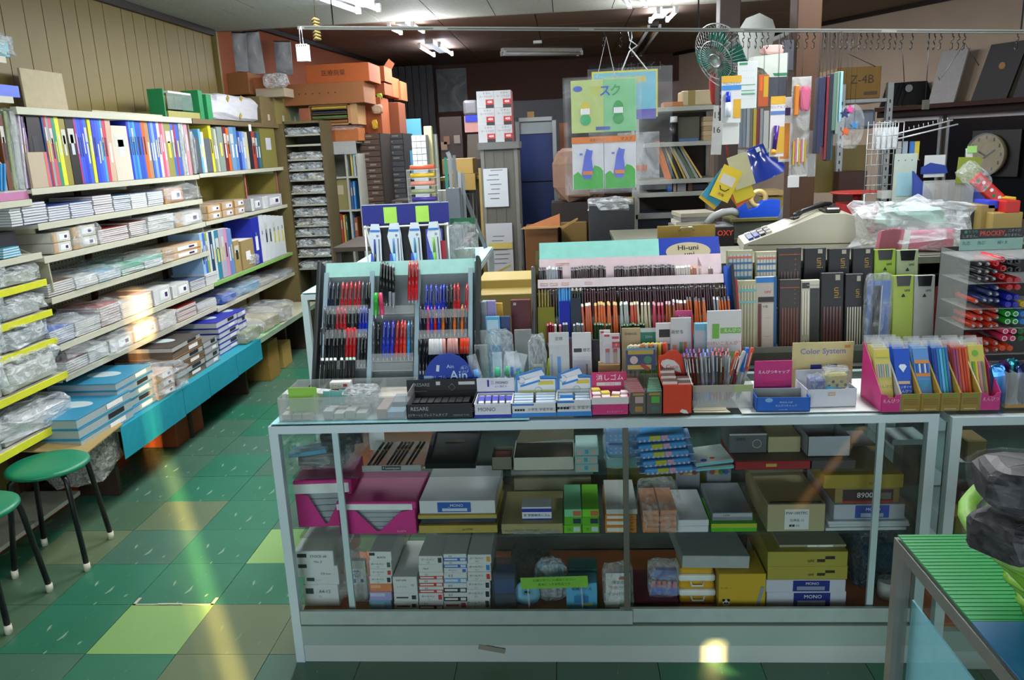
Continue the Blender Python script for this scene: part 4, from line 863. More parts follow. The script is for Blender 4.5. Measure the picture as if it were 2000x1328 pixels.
t,w,hl,H_=display('eraser_display', 'black display box of black erasers on the counter edge',795,925,789,2.385,BKD,.14,741,lip_tx=[('RESARE',.2,.68,.36,M('#b4b6b8',var=0)),('[リサーレ] プレミアムタイプ',.32,.26,.2,M('#b4b6b8',var=0)),('PREMIUM TYPE',.82,.22,.16,M('#8a8c8e',var=0))],hd_tx=[('RESARE',.22,.80,.18,M('#a9abad',var=0)),('PREMIUM TYPE',.2,.55,.07,M('#8a8c8e',var=0))],hd_pl=[(.42,.78,.48,.92,'#d0d2d2'),(.74,.78,.97,.90,'#d0d2d2')],hx1=932)
tube('diamond_print',[(.022,.1375,H_*.83),(.034,.1375,H_*.70),(.022,.1375,H_*.57),(.010,.1375,H_*.70)],.0008,M('#a9abad'),t,n=4,closed=True)
for i in range(2):
 for j in range(8):small('black_eraser', 'black eraser lying in the black display box, %s row'%('front','back')[i], 'eraser',t.location.x-w/2+.016+.0235*j,t.location.y+.012+.062*i,ZT+.0025,(.021,.055,.022+.006*i), '#26282b',group='black erasers, %s row'%('front','back')[i])
# oval blue sign

X0,X1=Xof(815,2.55,ZT),Xof(944,2.55,ZT)
zc=Zof(745,(X0+X1)/2,2.55);ztp=Zof(690,(X0+X1)/2,2.55)
sg=thing('blue_sign', 'blue sign with a domed top and white lettering before the pen rack', 'sign',((X0+X1)/2,2.55,ZT))
pts=[(-.098,0),(.098,0),(.098,zc-ZT+.014),(.085,zc-ZT+.014)]+[(.082*math.cos(a*PI/12),zc-ZT+.004+(ztp-zc-.004)*math.sin(a*PI/12))for a in range(0,13)]+[(-.085,zc-ZT+.014),(-.098,zc-ZT+.014)]
poly('board',pts,.003,M('#0f3fae',.35),sg)
text('Ain',.044,M('#c9e0f4',var=0),sg,(.035,-.0012,zc-ZT+.020),bold=.0006);text('消しゴム',.014,M('#c9e0f4',var=0),sg,(-.035,-.0012,zc-ZT+.014));text('Ain',.018,M('#c9e0f4',var=0),sg,(.008,-.0012,zc-ZT+.052));text('軽く',.010,M('#c9e0f4',var=0),sg,(.055,-.0012,zc-ZT+.045));text('消せる',.007,M('#c9e0f4',var=0),sg,(.058,-.0012,zc-ZT+.034))
box('label_print',(-.070,-.0006,zc-ZT+.010),(.026,.0008,.011),M('#9fc4e8'),sg);box('label_print',(-.036,-.0006,zc-ZT+.036),(.010,.0008,.022),M('#dfe8f0'),sg,rot=(0,.15,0))
tube('ring_print',[(.055+.013*math.cos(a*PI/8),-.001,zc-ZT+.041+.013*math.sin(a*PI/8))for a in range(16)],.0006,M('#9fc4e8'),sg,n=4,closed=True)
# white and blue eraser display

t,w,hl,H_=display('eraser_display', 'white display box of blue-banded erasers beside the black one',927,1000,789,2.385, '#dcdde2',.12,739,ch='#dcdde2',lip_pl=[(0,0,1,.22,'#1a2ca8')],lip_tx=[('三 MONO',.24,.6,.4,GINK)],hd_pl=[(0,.05,1,.52,'#1426a4'),(.28,.70,.33,.95,'#1a2c8c')],hd_tx=[('三 MONO',.6,.84,.14,GINK),('よく消える',.64,.70,.09,GINK),('プラスチック消しゴム',.5,.42,.07,WINK)],hx0=932,hx1=1005)
for i in range(2):
 for j in range(5):small('banded_eraser', 'white eraser with a blue sleeve in the white display box, %s row'%('front','back')[i], 'eraser',t.location.x-w/2+.016+.0225*j,t.location.y+.010+.05*i,ZT+.005+.014*i,(.0165,.042,.012), '#e6e6ea',group='blue-banded erasers, %s row'%('front','back')[i],rot=(.3,0,0))
for q in[q for q in SC.objects if q.name.startswith('banded_eraser')]:box('sleeve',(0,.024,-.0004),(.0172,.026,.013),M('#2436b8',.5),q)
# two light blue displays

for k,(x0,x1,hx0,hx1,yt,yl,side)in enumerate(((1000,1087,1008,1088,740,787,'left'),(1088,1156,1091,1156,737,781,'right'))):
 t,w,hl,H_=display('eraser_display', 'light blue and white eraser display with a peaked header, %s of two'%side,x0,x1,yl,2.385, '#dfe2e2',.11,yt,side='#dfe2e2',lip_pl=[(0,0,1,.28,'#2f84d0'),(0,.82,.5,.95,'#2f84d0')],lip_tx=[('小学生 学習字消し',.68,.52,.24,GINK),('■■■■',.18,.5,.2,INK)],hx0=hx0,hx1=hx1,header=True,hd_pl=[(0,.44,1,.48,'#2f84d0'),(0,.48,.04,1,'#2f84d0'),(.96,.48,1,1,'#2f84d0'),(.05,.5,.95,.58,'#c4c46a'),(.55,.78,.92,.90,'#d9c83a')])
 a,b=Xof(hx0,2.5,ZT+.05)-t.location.x,Xof(hx1,2.5,ZT+.05)-t.location.x;ww=b-a
 poly('header_peak',[(a,H_-.002),(b,H_-.002),(b,H_+.004),(a+ww*.72,H_+.010),(a+ww*.66,H_+.034),(a+ww*.58,H_+.036),(a,H_+.012)],.002,M('#2f84d0',.5),t,(0,.1105,0))
 poly('peak_print',[(a+ww*.12,H_-.004),(a+ww*.72,H_+.012),(a+ww*.64,H_+.030),(a+ww*.08,H_+.010)],.0006,M('#e4e6e6'),t,(0,.1095,0))
 box('eraser_print',(a+ww*.42,.1085,H_-.012),(ww*.4,.0006,.016),M('#f0f0ee'),t,rot=(0,-.28,0));box('eraser_print',(a+ww*.36,.1082,H_-.018),(ww*.5,.0006,.007),M('#2f84d0'),t,rot=(0,-.28,0))
 tube('ring_print',[(a+ww*.15+.011*math.cos(q*PI/6),.1085,H_-.004+.011*math.sin(q*PI/6))for q in range(12)],.0008,M('#7fa4c4'),t,n=4,closed=True);tube('ring_print',[(a+ww*.55+.011*math.cos(q*PI/6),.1083,H_*.58+.011*math.sin(q*PI/6))for q in range(12)],.0007,M('#6fb4c4'),t,n=4,closed=True)
 for i in range(2):
  for j in range(6):small('school_eraser', 'white eraser in the %s light blue display, %s column'%(side,('left','right')[i]), 'eraser',t.location.x-w/4+.5*w*i,t.location.y+.006+.0165*j,ZT+.012+.004*j,(w*.44,.0155,.016 if k==0 else .012), '#c4d4e0' if j else '#4f9ad0',group='erasers of the %s light blue display, %s column'%(side,('left','right')[i]))
 if k:box('label_print',(-w*.2,.02,hl),(w*.4,.003,.010),M('#2f84d0'),t)
# pink display

t,w,hl,H_=display('eraser_display', 'pink display box of small wrapped erasers with pink header',1156,1228,776,2.385, '#cc2f78',.10,727,ch='#c92f70',side='#cc2f78',lip_pl=[(0,.62,1,1,'#e0dedc')],lip_tx=[('まとまるタイプ',.62,.2,.12,M('#e4a0c0',var=0))],hx0=1156,hx1=1224,hd_pl=[(.14,.60,.84,.70,'#e4dfe0')],hd_tx=[('消しゴム',.52,.84,.20,WINK),('・よく消える',.5,.65,.06,M('#c92f70',var=0))])
rr=random.Random(5)
for i in range(9):small('candy_eraser', 'small %s wrapped eraser in the pink display box'%('yellow' if i%3==2 else 'white and pink'), 'eraser',t.location.x-w/2+.018+.0295*(i%4),t.location.y+.012+.028*(i//4),ZT+.030+.006*(i//4)+.004*(i%2),(.026,.024,.022), '#d9c85a' if i%3==2 else '#e4d4d0',rz=rr.uniform(-.2,.2),group='wrapped erasers of the pink display, %s'%('yellow' if i%3==2 else 'white'),pl=[(.1,.3,.9,.5,'#d0605a')])
tag(box('riser',(t.location.x,t.location.y+.052,ZT+.0025),(w-.008,.090,.027),M('#d0cdc8',.6)), 'white riser inside the pink display box', 'riser')
# two tilted piles of character-free patterned little boxes, with their card

t=thing('pattern_card', 'dark blue and gold picture card above the two tilted piles', 'card',(Xof(1254,2.47,ZT),2.50,ZT+.11),rot=(-.2,0,0))
cw=Xof(1283,2.5,ZT)-Xof(1226,2.5,ZT);box('card',(0,0,0),(cw,.003,.072),M('#1f3260',.4),t);box('band_print',(0,-.0022,.052),(cw*.86,.0008,.014),M('#b09440'),t);box('band_print',(0,-.0022,.066),(cw,.0008,.006),M('#4f94b4'),t);box('band_print',(-.005,-.0022,.004),(cw*.8,.0008,.014),M('#c4a43c'),t);box('band_print',(.01,-.0026,.006),(.03,.0008,.012),M('#a0342c'),t,rot=(0,.6,0))
for x,c in((-.022,'#c9b0ae'),(.022,'#3a7a5a')):lathe('round_print',[(0,0),(.013,0)],M(c),t,(x,-.0026,.034),(PI/2,0,0),14)
for s,(x0,x1,c1,c2)in enumerate(((1230,1262,'#7a2a34','#a9a49a'),(1264,1291,'#1f6a44','#b9bcb0'))):
 for i in range(9):
  sd=('left', 'right')[s]
  o=small('slide_box', '%s striped little box in the %s tilted pile, %s'%(('dark red','dark green')[s],sd,('nearest','second nearest','third nearest','fourth nearest','fifth nearest','sixth nearest','seventh nearest','eighth nearest','farthest')[i]), 'box',(Xof(x0,2.4,ZT)+Xof(x1,2.4,ZT))/2-.004*i*(1-2*s)*.5,2.392+.0125*i,ZT+.0005+.0018*i,(.046,.0115,.070),c1,pl=[(0,0,.3,1,c2),(.3,.84,1,1,c2)]if i else[(0,0,1,1,'#5a5650'),(.3,.5,.85,.8,('#b9a49c','#4fae3a')[s]),(.15,.86,.9,.96,'#a98f3c'),(.3,.1,.8,.35,('#a8803c','#3f6a5a')[s])])
# orange display

OG=M('#d8401c',.5);X0,X1=Xof(1294,2.385,ZT),Xof(1352,2.385,ZT);w=X1-X0
t=thing('tape_display', 'orange display box with a crested header and sloping sides', 'box',((X0+X1)/2,2.385,ZT))
hl=hz(752,1322,2.385,ZT);Hh=hz(684,1318,2.50,ZT);dd=.115
openbox(t,w,hl,dd,OG,hb=hl)
poly('side',[(0,0),(dd,0),(dd,Hh*.82),(dd*.55,hl+.012),(0,hl)],.002,OG,t,(-w/2,0,0),axis='x');poly('side',[(0,0),(dd,0),(dd,Hh*.82),(dd*.55,hl+.012),(0,hl)],.002,M('#c9c4bc'),t,(w/2-.002,0,0),axis='x')
poly('header',[(-w/2,hl*.8),(w/2,hl*.8),(w/2,Hh-.018),(w*.25,Hh-.012),(w*.12,Hh),(-w*.12,Hh),(-w*.25,Hh-.012),(-w/2,Hh-.018)],.002,OG,t,(0,dd,0))
poly('drop_print',[(-w*.42,Hh-.045),(-w*.38,Hh-.034),(-w*.2,Hh-.028),(w*.05,Hh-.034),(w*.22,Hh-.05),(w*.3,Hh-.075),(w*.0,Hh-.066),(-w*.3,Hh-.058)],.0005,M('#e0dcd4'),t,(0,dd-.0008,0));text('Coco',.018,M('#c43a24',var=0),t,(-.002,dd-.0016,Hh-.054))
poly('drop_print',[(w*.08,.008),(w*.2,.002),(w*.38,.0005),(w*.3,.012),(w*.15,.016)],.0005,M('#e0dcd4'),t,(0,-.0012,0))
for i,(dx,y,z)in enumerate(((-.022,.01,hl-.027),(.026,.01,hl-.034),(-.022,.045,hl-.020),(.026,.045,hl-.028),(-.022,.08,hl-.012))):
 o=small('tape_pack', 'orange and white tape pack in the orange display, %s'%('front left','front right','middle left','middle right','back left')[i], 'tape',t.location.x+dx,t.location.y+y,ZT+z,(.046,.028,.036), '#4a2c24',pl=[(0,.35,1,.75,'#d8602c'),(0,.75,1,1,'#e0d8cc')]);
tag(box('riser',(t.location.x,t.location.y+.057,ZT+.0025),(w-.008,.105,hl-.040),OG), 'orange insert inside the crested display', 'riser')
# pen tray with gel pens

t,w=place('pen_tray', 'clear pen tray crowded with clear gel pens in front of the green-white pack', 'tray',1353,1470,2.43,ZT);h=hz(752,1410,2.43,ZT);openbox(t,w,h,.14,ACRYLD,th=.002);box('divider',(-.012,.07,.002),(.002,.136,h-.01),ACRYL,t)
box('strip_print',(0,-.0015,h-.022),(w,.001,.022),M('#a9a494',.5),t);box('strip_print',(w*.33,-.0022,h-.021),(w*.3,.001,.020),M('#a4b47a',.5),t)
cols=['#2a3cc8', '#6a3aa4', '#7a4ab0', '#a43a8a', '#5a7ad0', '#6f8fd8', '#2440c8', '#d84a3a', '#c8304a', '#c43a5a', '#b0707a', '#8a2a30', '#9a4a44']
for i in range(26):
 px=1345+3.6*i+random.uniform(-1.5,1.5);r_=i%2;Y=2.455+.05*r_+random.uniform(0,.02)
 c=cols[min(12,i//2)];body=random.choice(['#6a6e70','#7a1f1c','#5a4a34','#8a8e90','#4a5054'])
 x=Xof(px,Y,ZT+.06);lean=-.12+.008*i
 if i>22:lean=.3
 pen('gel pen with %s cap standing in the clear pen tray'%['blue','purple','purple','magenta','pale blue','pale blue','blue','orange-red','red','crimson','dusty pink','dark red','brown'][min(12,i//2)],(x-lean*.06,Y,ZT+.004),(-.18,lean,0),.165,body,c,.0052, 'pen', 'gel pens with cap tone %d'%min(12,i//2),name='gel_pen')
for i,(px,dx,c)in enumerate(((1418,.22,'#d8502c'),(1430,.25,'#b0b4b4'),(1452,.12,'#2f64b4'),(1458,.16,'#d8502c'),(1446,.2,'#3a8ac8'))):
 pen('clear pen leaning to the right in the clear pen tray, %s tip'%('orange','silver','blue','bright orange','sky blue')[i],(Xof(px,2.47,ZT)-.02,2.465+.012*i,ZT+.004),(-.1,dx+.1,0),.175, '#b4b8b8',c,.0055, 'cap',name='gel_pen')
t=thing('paper_sheet', 'folded cream paper lying on the counter edge beside the orange box', 'paper',(Xof(1390,2.40,ZT),2.40,ZT+.0005))
poly('sheet',[(-.055,-.008),(.055,-.014),(.048,.02),(-.055,.022)],.0016,M('#cfc9a8',.7),t,axis='z');poly('sheet',[(-.055,.004),(.045,.002),(.05,.03),(-.05,.03)],.0012,M('#d8d3b4',.7),t,(0,0,.003),axis='z')
# pink back card and blue open box

t=thing('pink_card', 'pink header card rising behind the blue open box', 'card',(Xof(1508,2.52,ZT),2.52,ZT));ww=Xof(1545,2.52,ZT)-Xof(1472,2.52,ZT);hh=hz(704,1508,2.52,ZT)
box('card',(0,0,0),(ww,.003,hh),M('#c42c74',.5),t,bev=.001);text('えんぴつキャップ',.0125,WINK,t,(.002,-.0022,hh*.70));box('fold',(0,-.006,hh*.42),(ww*.5,.012,.003),M('#b02468'),t,rot=(.3,0,0))
X0,X1=Xof(1478,2.385,ZT),Xof(1582,2.385,ZT);w=X1-X0;hl=hz(777,1530,2.385,ZT)
t=thing('open_box', 'blue open-topped box with white lettering on the counter edge', 'box',((X0+X1)/2,2.388,ZT),-.04);openbox(t,w,hl,.10, '#1f62c0',th=.0025);boxes('lining',[(-w/2+.0025,.095,.003,w/2-.0025,.0975,hl),(-w/2+.0025,.0025,.003,w/2-.0025,.0975,.004)],M('#9aa094',.7),t)
deco(t,w,hl,[],[('PENCIL CAP',.55,.66,.16,M('#c4d8f0',var=0)),('えんぴつキャップ',.55,.42,.18,M('#c4d8f0',var=0)),('No.5020  30円',.5,.14,.09,M('#c4d8f0',var=0))]);lathe('cloud_print',[(0,0),(.012,0)],M('#7fb4e0'),t,(-w*.27,-.001,hl*.82),(PI/2,0,0),10).scale=(1,.6,1)
for i in range(6):small('pastel_cap', 'small pastel cap in the blue open box', 'cap',t.location.x-.05+.02*i,t.location.y+.05,ZT+.0045,(.014,.02,.012),('#d09ab0','#d8c46a','#8ab4c8')[i%3],group='caps in the blue open box')
# white open box with sign

X0,X1=Xof(1575,2.42,ZT),Xof(1672,2.42,ZT);w=X1-X0;hl=hz(760,1620,2.42,ZT)
t=thing('open_box', 'white open-topped box with a tiny red stamp beside the blue one', 'box',((X0+X1)/2,2.42,ZT),.03);openbox(t,w,hl,.12, '#c9cdd2',th=.002,hb=hl+.03)
box('stamp_print',(-.0,-.0012,hl*.62),(.022,.0008,.012),M('#cfc2ae'),t);tube('stamp_print',[(-.009,-.0022,hl*.67),(.009,-.0022,hl*.67),(.009,-.0022,hl*.80),(-.009,-.0022,hl*.80)],.0006,M('#c06a4a'),t,n=4,closed=True)
for i,(dx,dy,z,s,c,rz)in enumerate(((.018,.03,.052,(.07,.03,.05),'#a9a05a',.1),(.030,.06,.058,(.075,.03,.05),'#8f8f8a',-.15),(-.035,.04,.03,(.05,.05,.055),'#4a5a8a',0),(.01,.02,.050,(.06,.02,.014),'#2f9ac4',.25))):
 o=thing('charm_pack',('yellow spotted bagged pouch heaped in the white open box','grey spotted bagged pouch behind the yellow one in the white box','white and navy bag in the left of the white open box','sky blue stick lying across the white open box')[i], 'pack',(t.location.x+dx,t.location.y+dy,ZT+z),rz)
 box('body',(0,0,0),s,S2(c),o,bev=.006);
 if i<3:bag('wrapper',(0,0,-.004),(s[0]*1.15,s[1]*1.3,s[2]*1.25),CLEARB,o,v=i)
 for k in range(5 if i<2 else 0):lathe('spot_print',[(0,0),(.005,0)],INK,o,(-.026+.013*k,-s[1]/2-.0006,.014+.012*(k%2)),(PI/2,0,0),8)
tag(box('riser',(t.location.x,t.location.y+.06,ZT+.0025),(w-.01,.11,.027),WHITE), 'white filler in the bottom of the white open box', 'riser')
X0,X1=Xof(1546,2.56,ZT),Xof(1664,2.56,ZT);zb_=Zof(711,X0,2.56);zt_=Zof(671,X0,2.56)
t=thing('sign_card', 'cream card with violet script standing behind the white box', 'sign',((X0+X1)/2,2.57,ZT));box('card',(0,0,0),(X1-X0,.003,zt_-ZT),M('#cfc48a',.6),t)
text('Color System',.026,M('#7f7ab4',var=0),t,(0,-.0025,(zt_+zb_)/2-ZT+.004),bold=.0004);box('label_print',((X1-X0)*.4,-.0022,zt_-ZT-.02),(.018,.001,.009),M('#c98a3c'),t)
for dx in(-.02,.03):box('navy_print',(dx,-.0022,zb_-ZT-.03),(.035,.001,.024),M('#22308c'),t)
# ---------------------------------------------------------------- slanted pencil display with six bins

X0,X1=Xof(1719,2.365,ZT),Xof(1952,2.365,ZT);W6=X1-X0;bw=W6/6;hl=hz(768,1830,2.365,ZT);HB=.175;DD=.17
PK2=M('#c82c7c',.5);KR=M('#9a8138',.7,scale=30);KRI=M('#a88a34',.7)
for i in range(6):
 xa=X0+bw*i;pinkb=i in(0,5)
 t=thing('pencil_bin',('leftmost pink pencil bin with a tall pink side','kraft pencil bin beside the left pink one','third kraft-fronted pencil bin from the left','fourth kraft-fronted pencil bin from the left','kraft pencil bin beside the right pink one','rightmost pink pencil bin, nearly empty')[i], 'bin',(xa,2.365,ZT))
 prof=[(0,0),(DD,0),(DD,HB),(DD*.94,HB),(0,hl)]
 poly('side',prof,.0018,PK2 if i==0 else(M('#a8aaa0',.6)if i==1 else M('#c4c6c0',.6)if i==5 else KRI),t,(.0004,0,0),axis='x');poly('side',prof,.0018,PK2 if i==5 else(M('#a8aaa0',.6)if i==0 else KRI),t,(bw-.0024,0,0),axis='x')
 boxes('shell',[(.002,.0,0,bw-.002,DD,.0018),(.002,DD-.002,0,bw-.002,DD,HB)],M('#8f7a3c',.7),t)
 fm_=PK2 if pinkb else KR
 poly('front',[(.002,0),(bw-.002,0),(bw-.002,hl),(bw*.78,hl-.002),(bw*.66,hl-.012),(bw*.4,hl-.012),(bw*.28,hl-.002),(.002,hl)]if pinkb else[(.002,0),(bw-.002,0),(bw-.002,hl),(.002,hl)],.0018,fm_,t,(0,-.0018,0))
 if pinkb:text('えんぴつ',.0125,M('#f0d0e0',var=0),t,(bw/2,-.0028,hl*.62));text('・・・・・・・',.006,M('#f0d0e0',var=0),t,(bw/2,-.0028,hl*.5))
 else:
  for u in(.25,.7):lathe('leaf_print',[(0,0),(.006,0)],M('#5f9a34'),t,(bw*u,-.0024,hl*.86),(PI/2,0,0),8)
  for v in(.66,.56,.47,.38):box('line_print',(bw/2,-.0022,hl*v),(bw*.74,.0006,.0016),M('#6f5c2c'),t)
  box('line_print',(bw/2,-.0022,hl*.10),(bw*.6,.0006,.002),M('#d0c8a4'),t)
packs=[(0,'#c9c06a',4,'cream pack with pastel pencils'),(1,'#1f56c0',4,'blue pack with a white diamond'),(2,'#5f94cc',3,'light blue pack with orange bands'),(3,'#2a6ab0',3,'turquoise pencil pack'),(4,'#b8502c',3,'orange-red and violet pencil pack'),(5,'#c4bc5a',2,'yellow green pack of pencils')]
for i,c,n,l in packs:
 for k in range(n):
  y0=.05+.028*k+.02*(i==5);L=.185
  o=thing('pencil_pack',l+', '+('front one' if k==0 else 'behind the front one' if k==1 else 'third back' if k==2 else 'fourth back')+' in its bin', 'pack',(X0+bw*(i+.5)+.004*(k%2)*(-1)**i,2.365+y0-.028,ZT+.003),rot=(-.42,.0,0))
  pw=bw*.80
  box('card',(0,.004,0),(pw,.0075,L),S2(c),o,bev=.001);box('film',(0,.004,L),(pw*1.05,.003,.024),CLEARB,o)
  if k==0 or i in(3,4):
   if i==0:
    for q in range(6):box('pencil',(-pw*.38+pw*.15*q,-.001,L*.52),(pw*.10,.003,L*.22),S2(('#c99ab0','#8ab49a','#a9a4c4','#c9b07a','#6fb0a8','#c4b4c4')[q]),o)
    text('えんぴつ',.011,M('#6a6a3a',var=0),o,(0,-.0006,L*.36));box('label_print',(0,-.0006,L*.86),(pw*.8,.001,.016),M('#cfc04a'),o)
   if i==1:
    poly('diamond_print',[(-.012,.006),(0,-.012),(.012,.006),(.007,.013),(-.007,.013)],.0006,M('#dfe6f0'),o,(0,-.0012,L*.66));box('label_print',(0,-.0008,L*.40),(pw*.75,.001,.009),M('#c9b08a'),o)
    text('ナノダイヤ',.0085,WINK,o,(0,-.0012,L*.345));text('えんぴつ',.010,WINK,o,(0,-.0012,L*.275))
   if i==2:
    for v in(.74,.52):box('label_print',(0,-.0008,L*v),(pw*.9,.001,.010),M('#d88a3c'),o)
    for q in range(5):box('pencil',(-pw*.34+pw*.17*q,-.001,L*.58),(pw*.12,.003,L*.15),S2(('#2f5fb4','#c9d0e0')[q%2]),o)
    box('label_print',(0,-.0008,L*.34),(pw*.8,.001,.022),M('#3f8ab0'),o)
   if i in(3,4):
    for q in range(5):box('pencil',(-pw*.38+pw*.19*q,-.001,L*.14),(pw*.15,.004,L*.83),S2((('#2f3f9a','#1f7fb4','#5fb0dc','#2a9aa4','#3f6ab0')if i==3 else('#8a3a6a','#a04a5a','#c8502c','#b83a20','#d0602c'))[q]),o)
   if i==5:
    lathe('leaf_print',[(0,0),(.010,0)],M('#6fae3a'),o,(-.004,-.0008,L*.86),(PI/2,0,0),10)
    for q in range(4):box('pencil',(-pw*.32+pw*.2*q,-.001,L*.10),(pw*.13,.003,L*.62),S2(('#4f9a34','#d0b83a','#c48aa0','#8a8a84')[q]),o)
# clear tray with glittery packs right of it

t,w=place('pen_tray', 'clear tray of foil packs at the right edge of the counter', 'tray',1962,2060,2.38,ZT);h=hz(728,1985,2.38,ZT);openbox(t,w,h,.13,ACRYL);box('divider',(-.035,.07,.002),(.002,.12,h-.01),ACRYLD,t);box('edge_print',(0,-.001,.0),(w,.001,.010),M('#b4863a'),t)
for i in range(7):
 o=thing('foil_pack',('%s foil pack in the clear tray at the right edge'%('blue','violet','teal','navy','plum','sky blue','purple')[i]), 'pack',(t.location.x-.07+.024*i,t.location.y+.03+.03*(i%3),ZT+.004),rot=(-.1,.12*((i%3)-1),.3*(i%2)))
 bag('pack',(0,0,0),(.045,.018,h+.012),M(('#2a6aa4','#5a2f7a','#2a8a94','#1f3060','#7a2f5a','#4a9ac4','#4a2a74')[i],.15,.6,.6,60),o,v=i,flat=.5)
# ---------------------------------------------------------------- second row

def pouch(label,x0,x1,yt,Y,c,pl=(),tx=(),z=ZT,lean=-.08,rz=0,yb=None,film_=True,th_=.006,name='hanging_pack'):
 t,w=place(name,label, 'pack',x0,x1,Y,z);t.rotation_euler=(lean,0,rz);h=hz(yt,(x0+x1)/2,Y,z)
 box('card',(0,0,0),(w,th_,h),S2(c),t,bev=.001)
 deco(t,w,h,pl,tx,y=-th_/2)
 if film_:box('film',(0,-th_/2-.004,0),(w*.99,.002,h*.66),film((235,240,240),.07,.1),t,bev=.001)
 return t,w,h
pk('ruler_box', 'grey slim box with tiny print beside the pen rack', 'box',936,957,590,2.78,ZT,.02, '#9aa0a4',tx=[('シャープ芯',.5,.5,.05,INK)]);pk('ruler_box', 'light blue slim box behind the grey one', 'box',950,962,588,2.81,ZT,.02, '#7fb4d4');pk('ruler_box', 'lilac slim box beside the light blue one', 'box',958,975,588,2.80,ZT,.02, '#9f94c8')
pk('yellow_folder', 'small yellow card showing behind the lilac box', 'card',972,988,592,2.84,ZT,.01, '#d8a834');pk('book', 'dark red upright booklet beside the pencil rack', 'book',1004,1042,586,2.82,ZT,.02, '#5a1418',tx=[('辞',.2,.95,.04,WINK)])
pk('blue_card_pack', 'bright blue and white foil card pack before the lilac box', 'pack',955,982,618,2.72,ZT,.008, '#5fb0d8',pl=[(.1,.8,.9,.95,'#bfe0ea'),(0,.60,1,.76,'#cfe8f0'),(.25,.4,1,.58,'#2f9ac8')]);pk('blue_card_pack', 'dark blue striped bagged pens behind the foil pack', 'pack',982,1002,618,2.74,ZT,.012, '#2c3f70');bag('wrapper',(Xof(978,2.71,ZT),2.71,ZT+.02),(.10,.03,.19),CLEARD,None,v=3,flat=.4);tag(SC.objects['wrapper.001']if False else[q for q in SC.objects if q.name.startswith('wrapper')and q.parent is None][0], 'clear wrapper over the blue foil pack', 'bag')
for i,(x,y,yt)in enumerate(((936,2.70,646),(934,2.66,674),(1012,2.70,644))):pk('clear_case', 'clear grey plastic case, %s'%('upper one beside the pen rack','lower one beside the pen rack','below the dark red booklet')[i], 'case',x-3,x+22+(8 if i==2 else 0),yt,y,ZT,.012,ACRYLD)
for i,(px,c,lean)in enumerate(((948,'#6fa9dc',-.25),(975,'#4fc08a',.0),(988,'#4fc08a',.12),(1003,'#4fc08a',.25),(1012,'#4a74b4',-.12),(1022,'#4a74b4',-.2),(1032,'#5f84b8',-.28))):
 o=thing('correction_pen',('pale blue pen' if i==0 else 'green-capped pen' if i<4 else 'blue-labelled pen')+' in a clear pouch, '+('leftmost','left of the three green','middle of the three green','right of the three green','first of the three blue','second of the three blue','third of the three blue')[i], 'pen',(Xof(px,2.60,ZT),2.56+.012*(i%3),ZT+.001),rot=(-.15,lean,0))
 cyl('barrel',.007,.009,.08,M('#9fb4ac',.3),o,n=10);cyl('cap',.011,.009,.028,M(c,.35),o,(0,0,.08),n=10);box('sleeve',(0,0,0),(.032,.003,.16),CLEARB,o)
 if i>3:box('label_print',(0,-.008,.06),(.012,.002,.05),M(c),o)
t=thing('bottle_bag', 'twisted clear bag around grey-green sheets beside the pencil rack', 'bag',(Xof(1053,2.64,ZT),2.64,ZT));bag('bag',(0,0,0),(.062,.04,.20),CLEARD,t,v=1,flat=.5,amp=.14);box('contents',(.0,0,0),(.04,.02,.10),M('#9aa494',.4),t,bev=.005)
o=box('highlighter_strip',(Xof(1068,2.63,ZT),2.62,ZT),(.014,.012,.13),M('#b9cc2c',.4),None,rot=(0,.12,0),bev=.005);tag(o, 'yellow-green strip leaning beside the twisted bag', 'strip')
pouch('white header pack with a sky blue ruler strip',1075,1114,651,2.60, '#d0d2ce',pl=[(.0,.8,1,1,'#dcdcd6'),(.40,.05,.58,.62,'#3a94dc'),(.10,.1,.16,.66,'#9ab4c8')],tx=[('定規',.5,.9,.06,GINK)])
pk('clear_case', 'dark clear strip pack between the two white header packs', 'case',1112,1121,660,2.63,ZT,.012,film((120,90,96),.5,.2))
pouch('white header pack with a grey oval mark and clear ruler',1120,1157,651,2.60, '#dad9d6',pl=[(.0,.62,1,.98,'#e4e3df'),(.08,.69,.5,.75,'#3a3c3e'),(.05,.05,.95,.56,'#c4c2c8'),(.7,.1,.8,.5,'#6a6c70')],tx=[('替芯',.75,.72,.06,INK),('15cm',.5,.3,.05,M('#a45a8a',var=0))])
pk('dark_pack', 'dark bagged pencil set between the white and the red-white packs', 'pack',1158,1172,664,2.66,ZT,.012, '#20202a')
tag(box('kraft_box',(Xof(1191,2.58,ZT),2.60,ZT),(Xof(1212,2.58,ZT)-Xof(1171,2.58,ZT),.05,hz(712,1190,2.58,ZT)),M('#a8895c',.75)), 'small kraft box carrying the red and white packs', 'box')
zk=ZT+hz(712,1190,2.58,ZT)
for i,(a,b_,yt)in enumerate(((1172,1193,645),(1178,1211,652))):pouch('white pack with red dashes and red-capped pens, '+('behind','in front')[i],a,b_,yt,2.605-.012*i, '#d9d4d2',z=zk+.0005,pl=[(.1,.9,.4,.96,'#c43a3a'),(.55,.82,.95,.9,'#c43a3a')]+([(.55,.52,1,.72,'#c92c2c'),(.15,.38,.4,.5,'#c4402c'),(.6,.38,.85,.5,'#c4402c'),(.15,.0,.4,.38,'#a9abb0'),(.6,.0,.85,.38,'#b4a48c')]if i else[]),tx=[('0',.78,.62,.12,WINK)]if i else[])
# cup of slim coloured pens

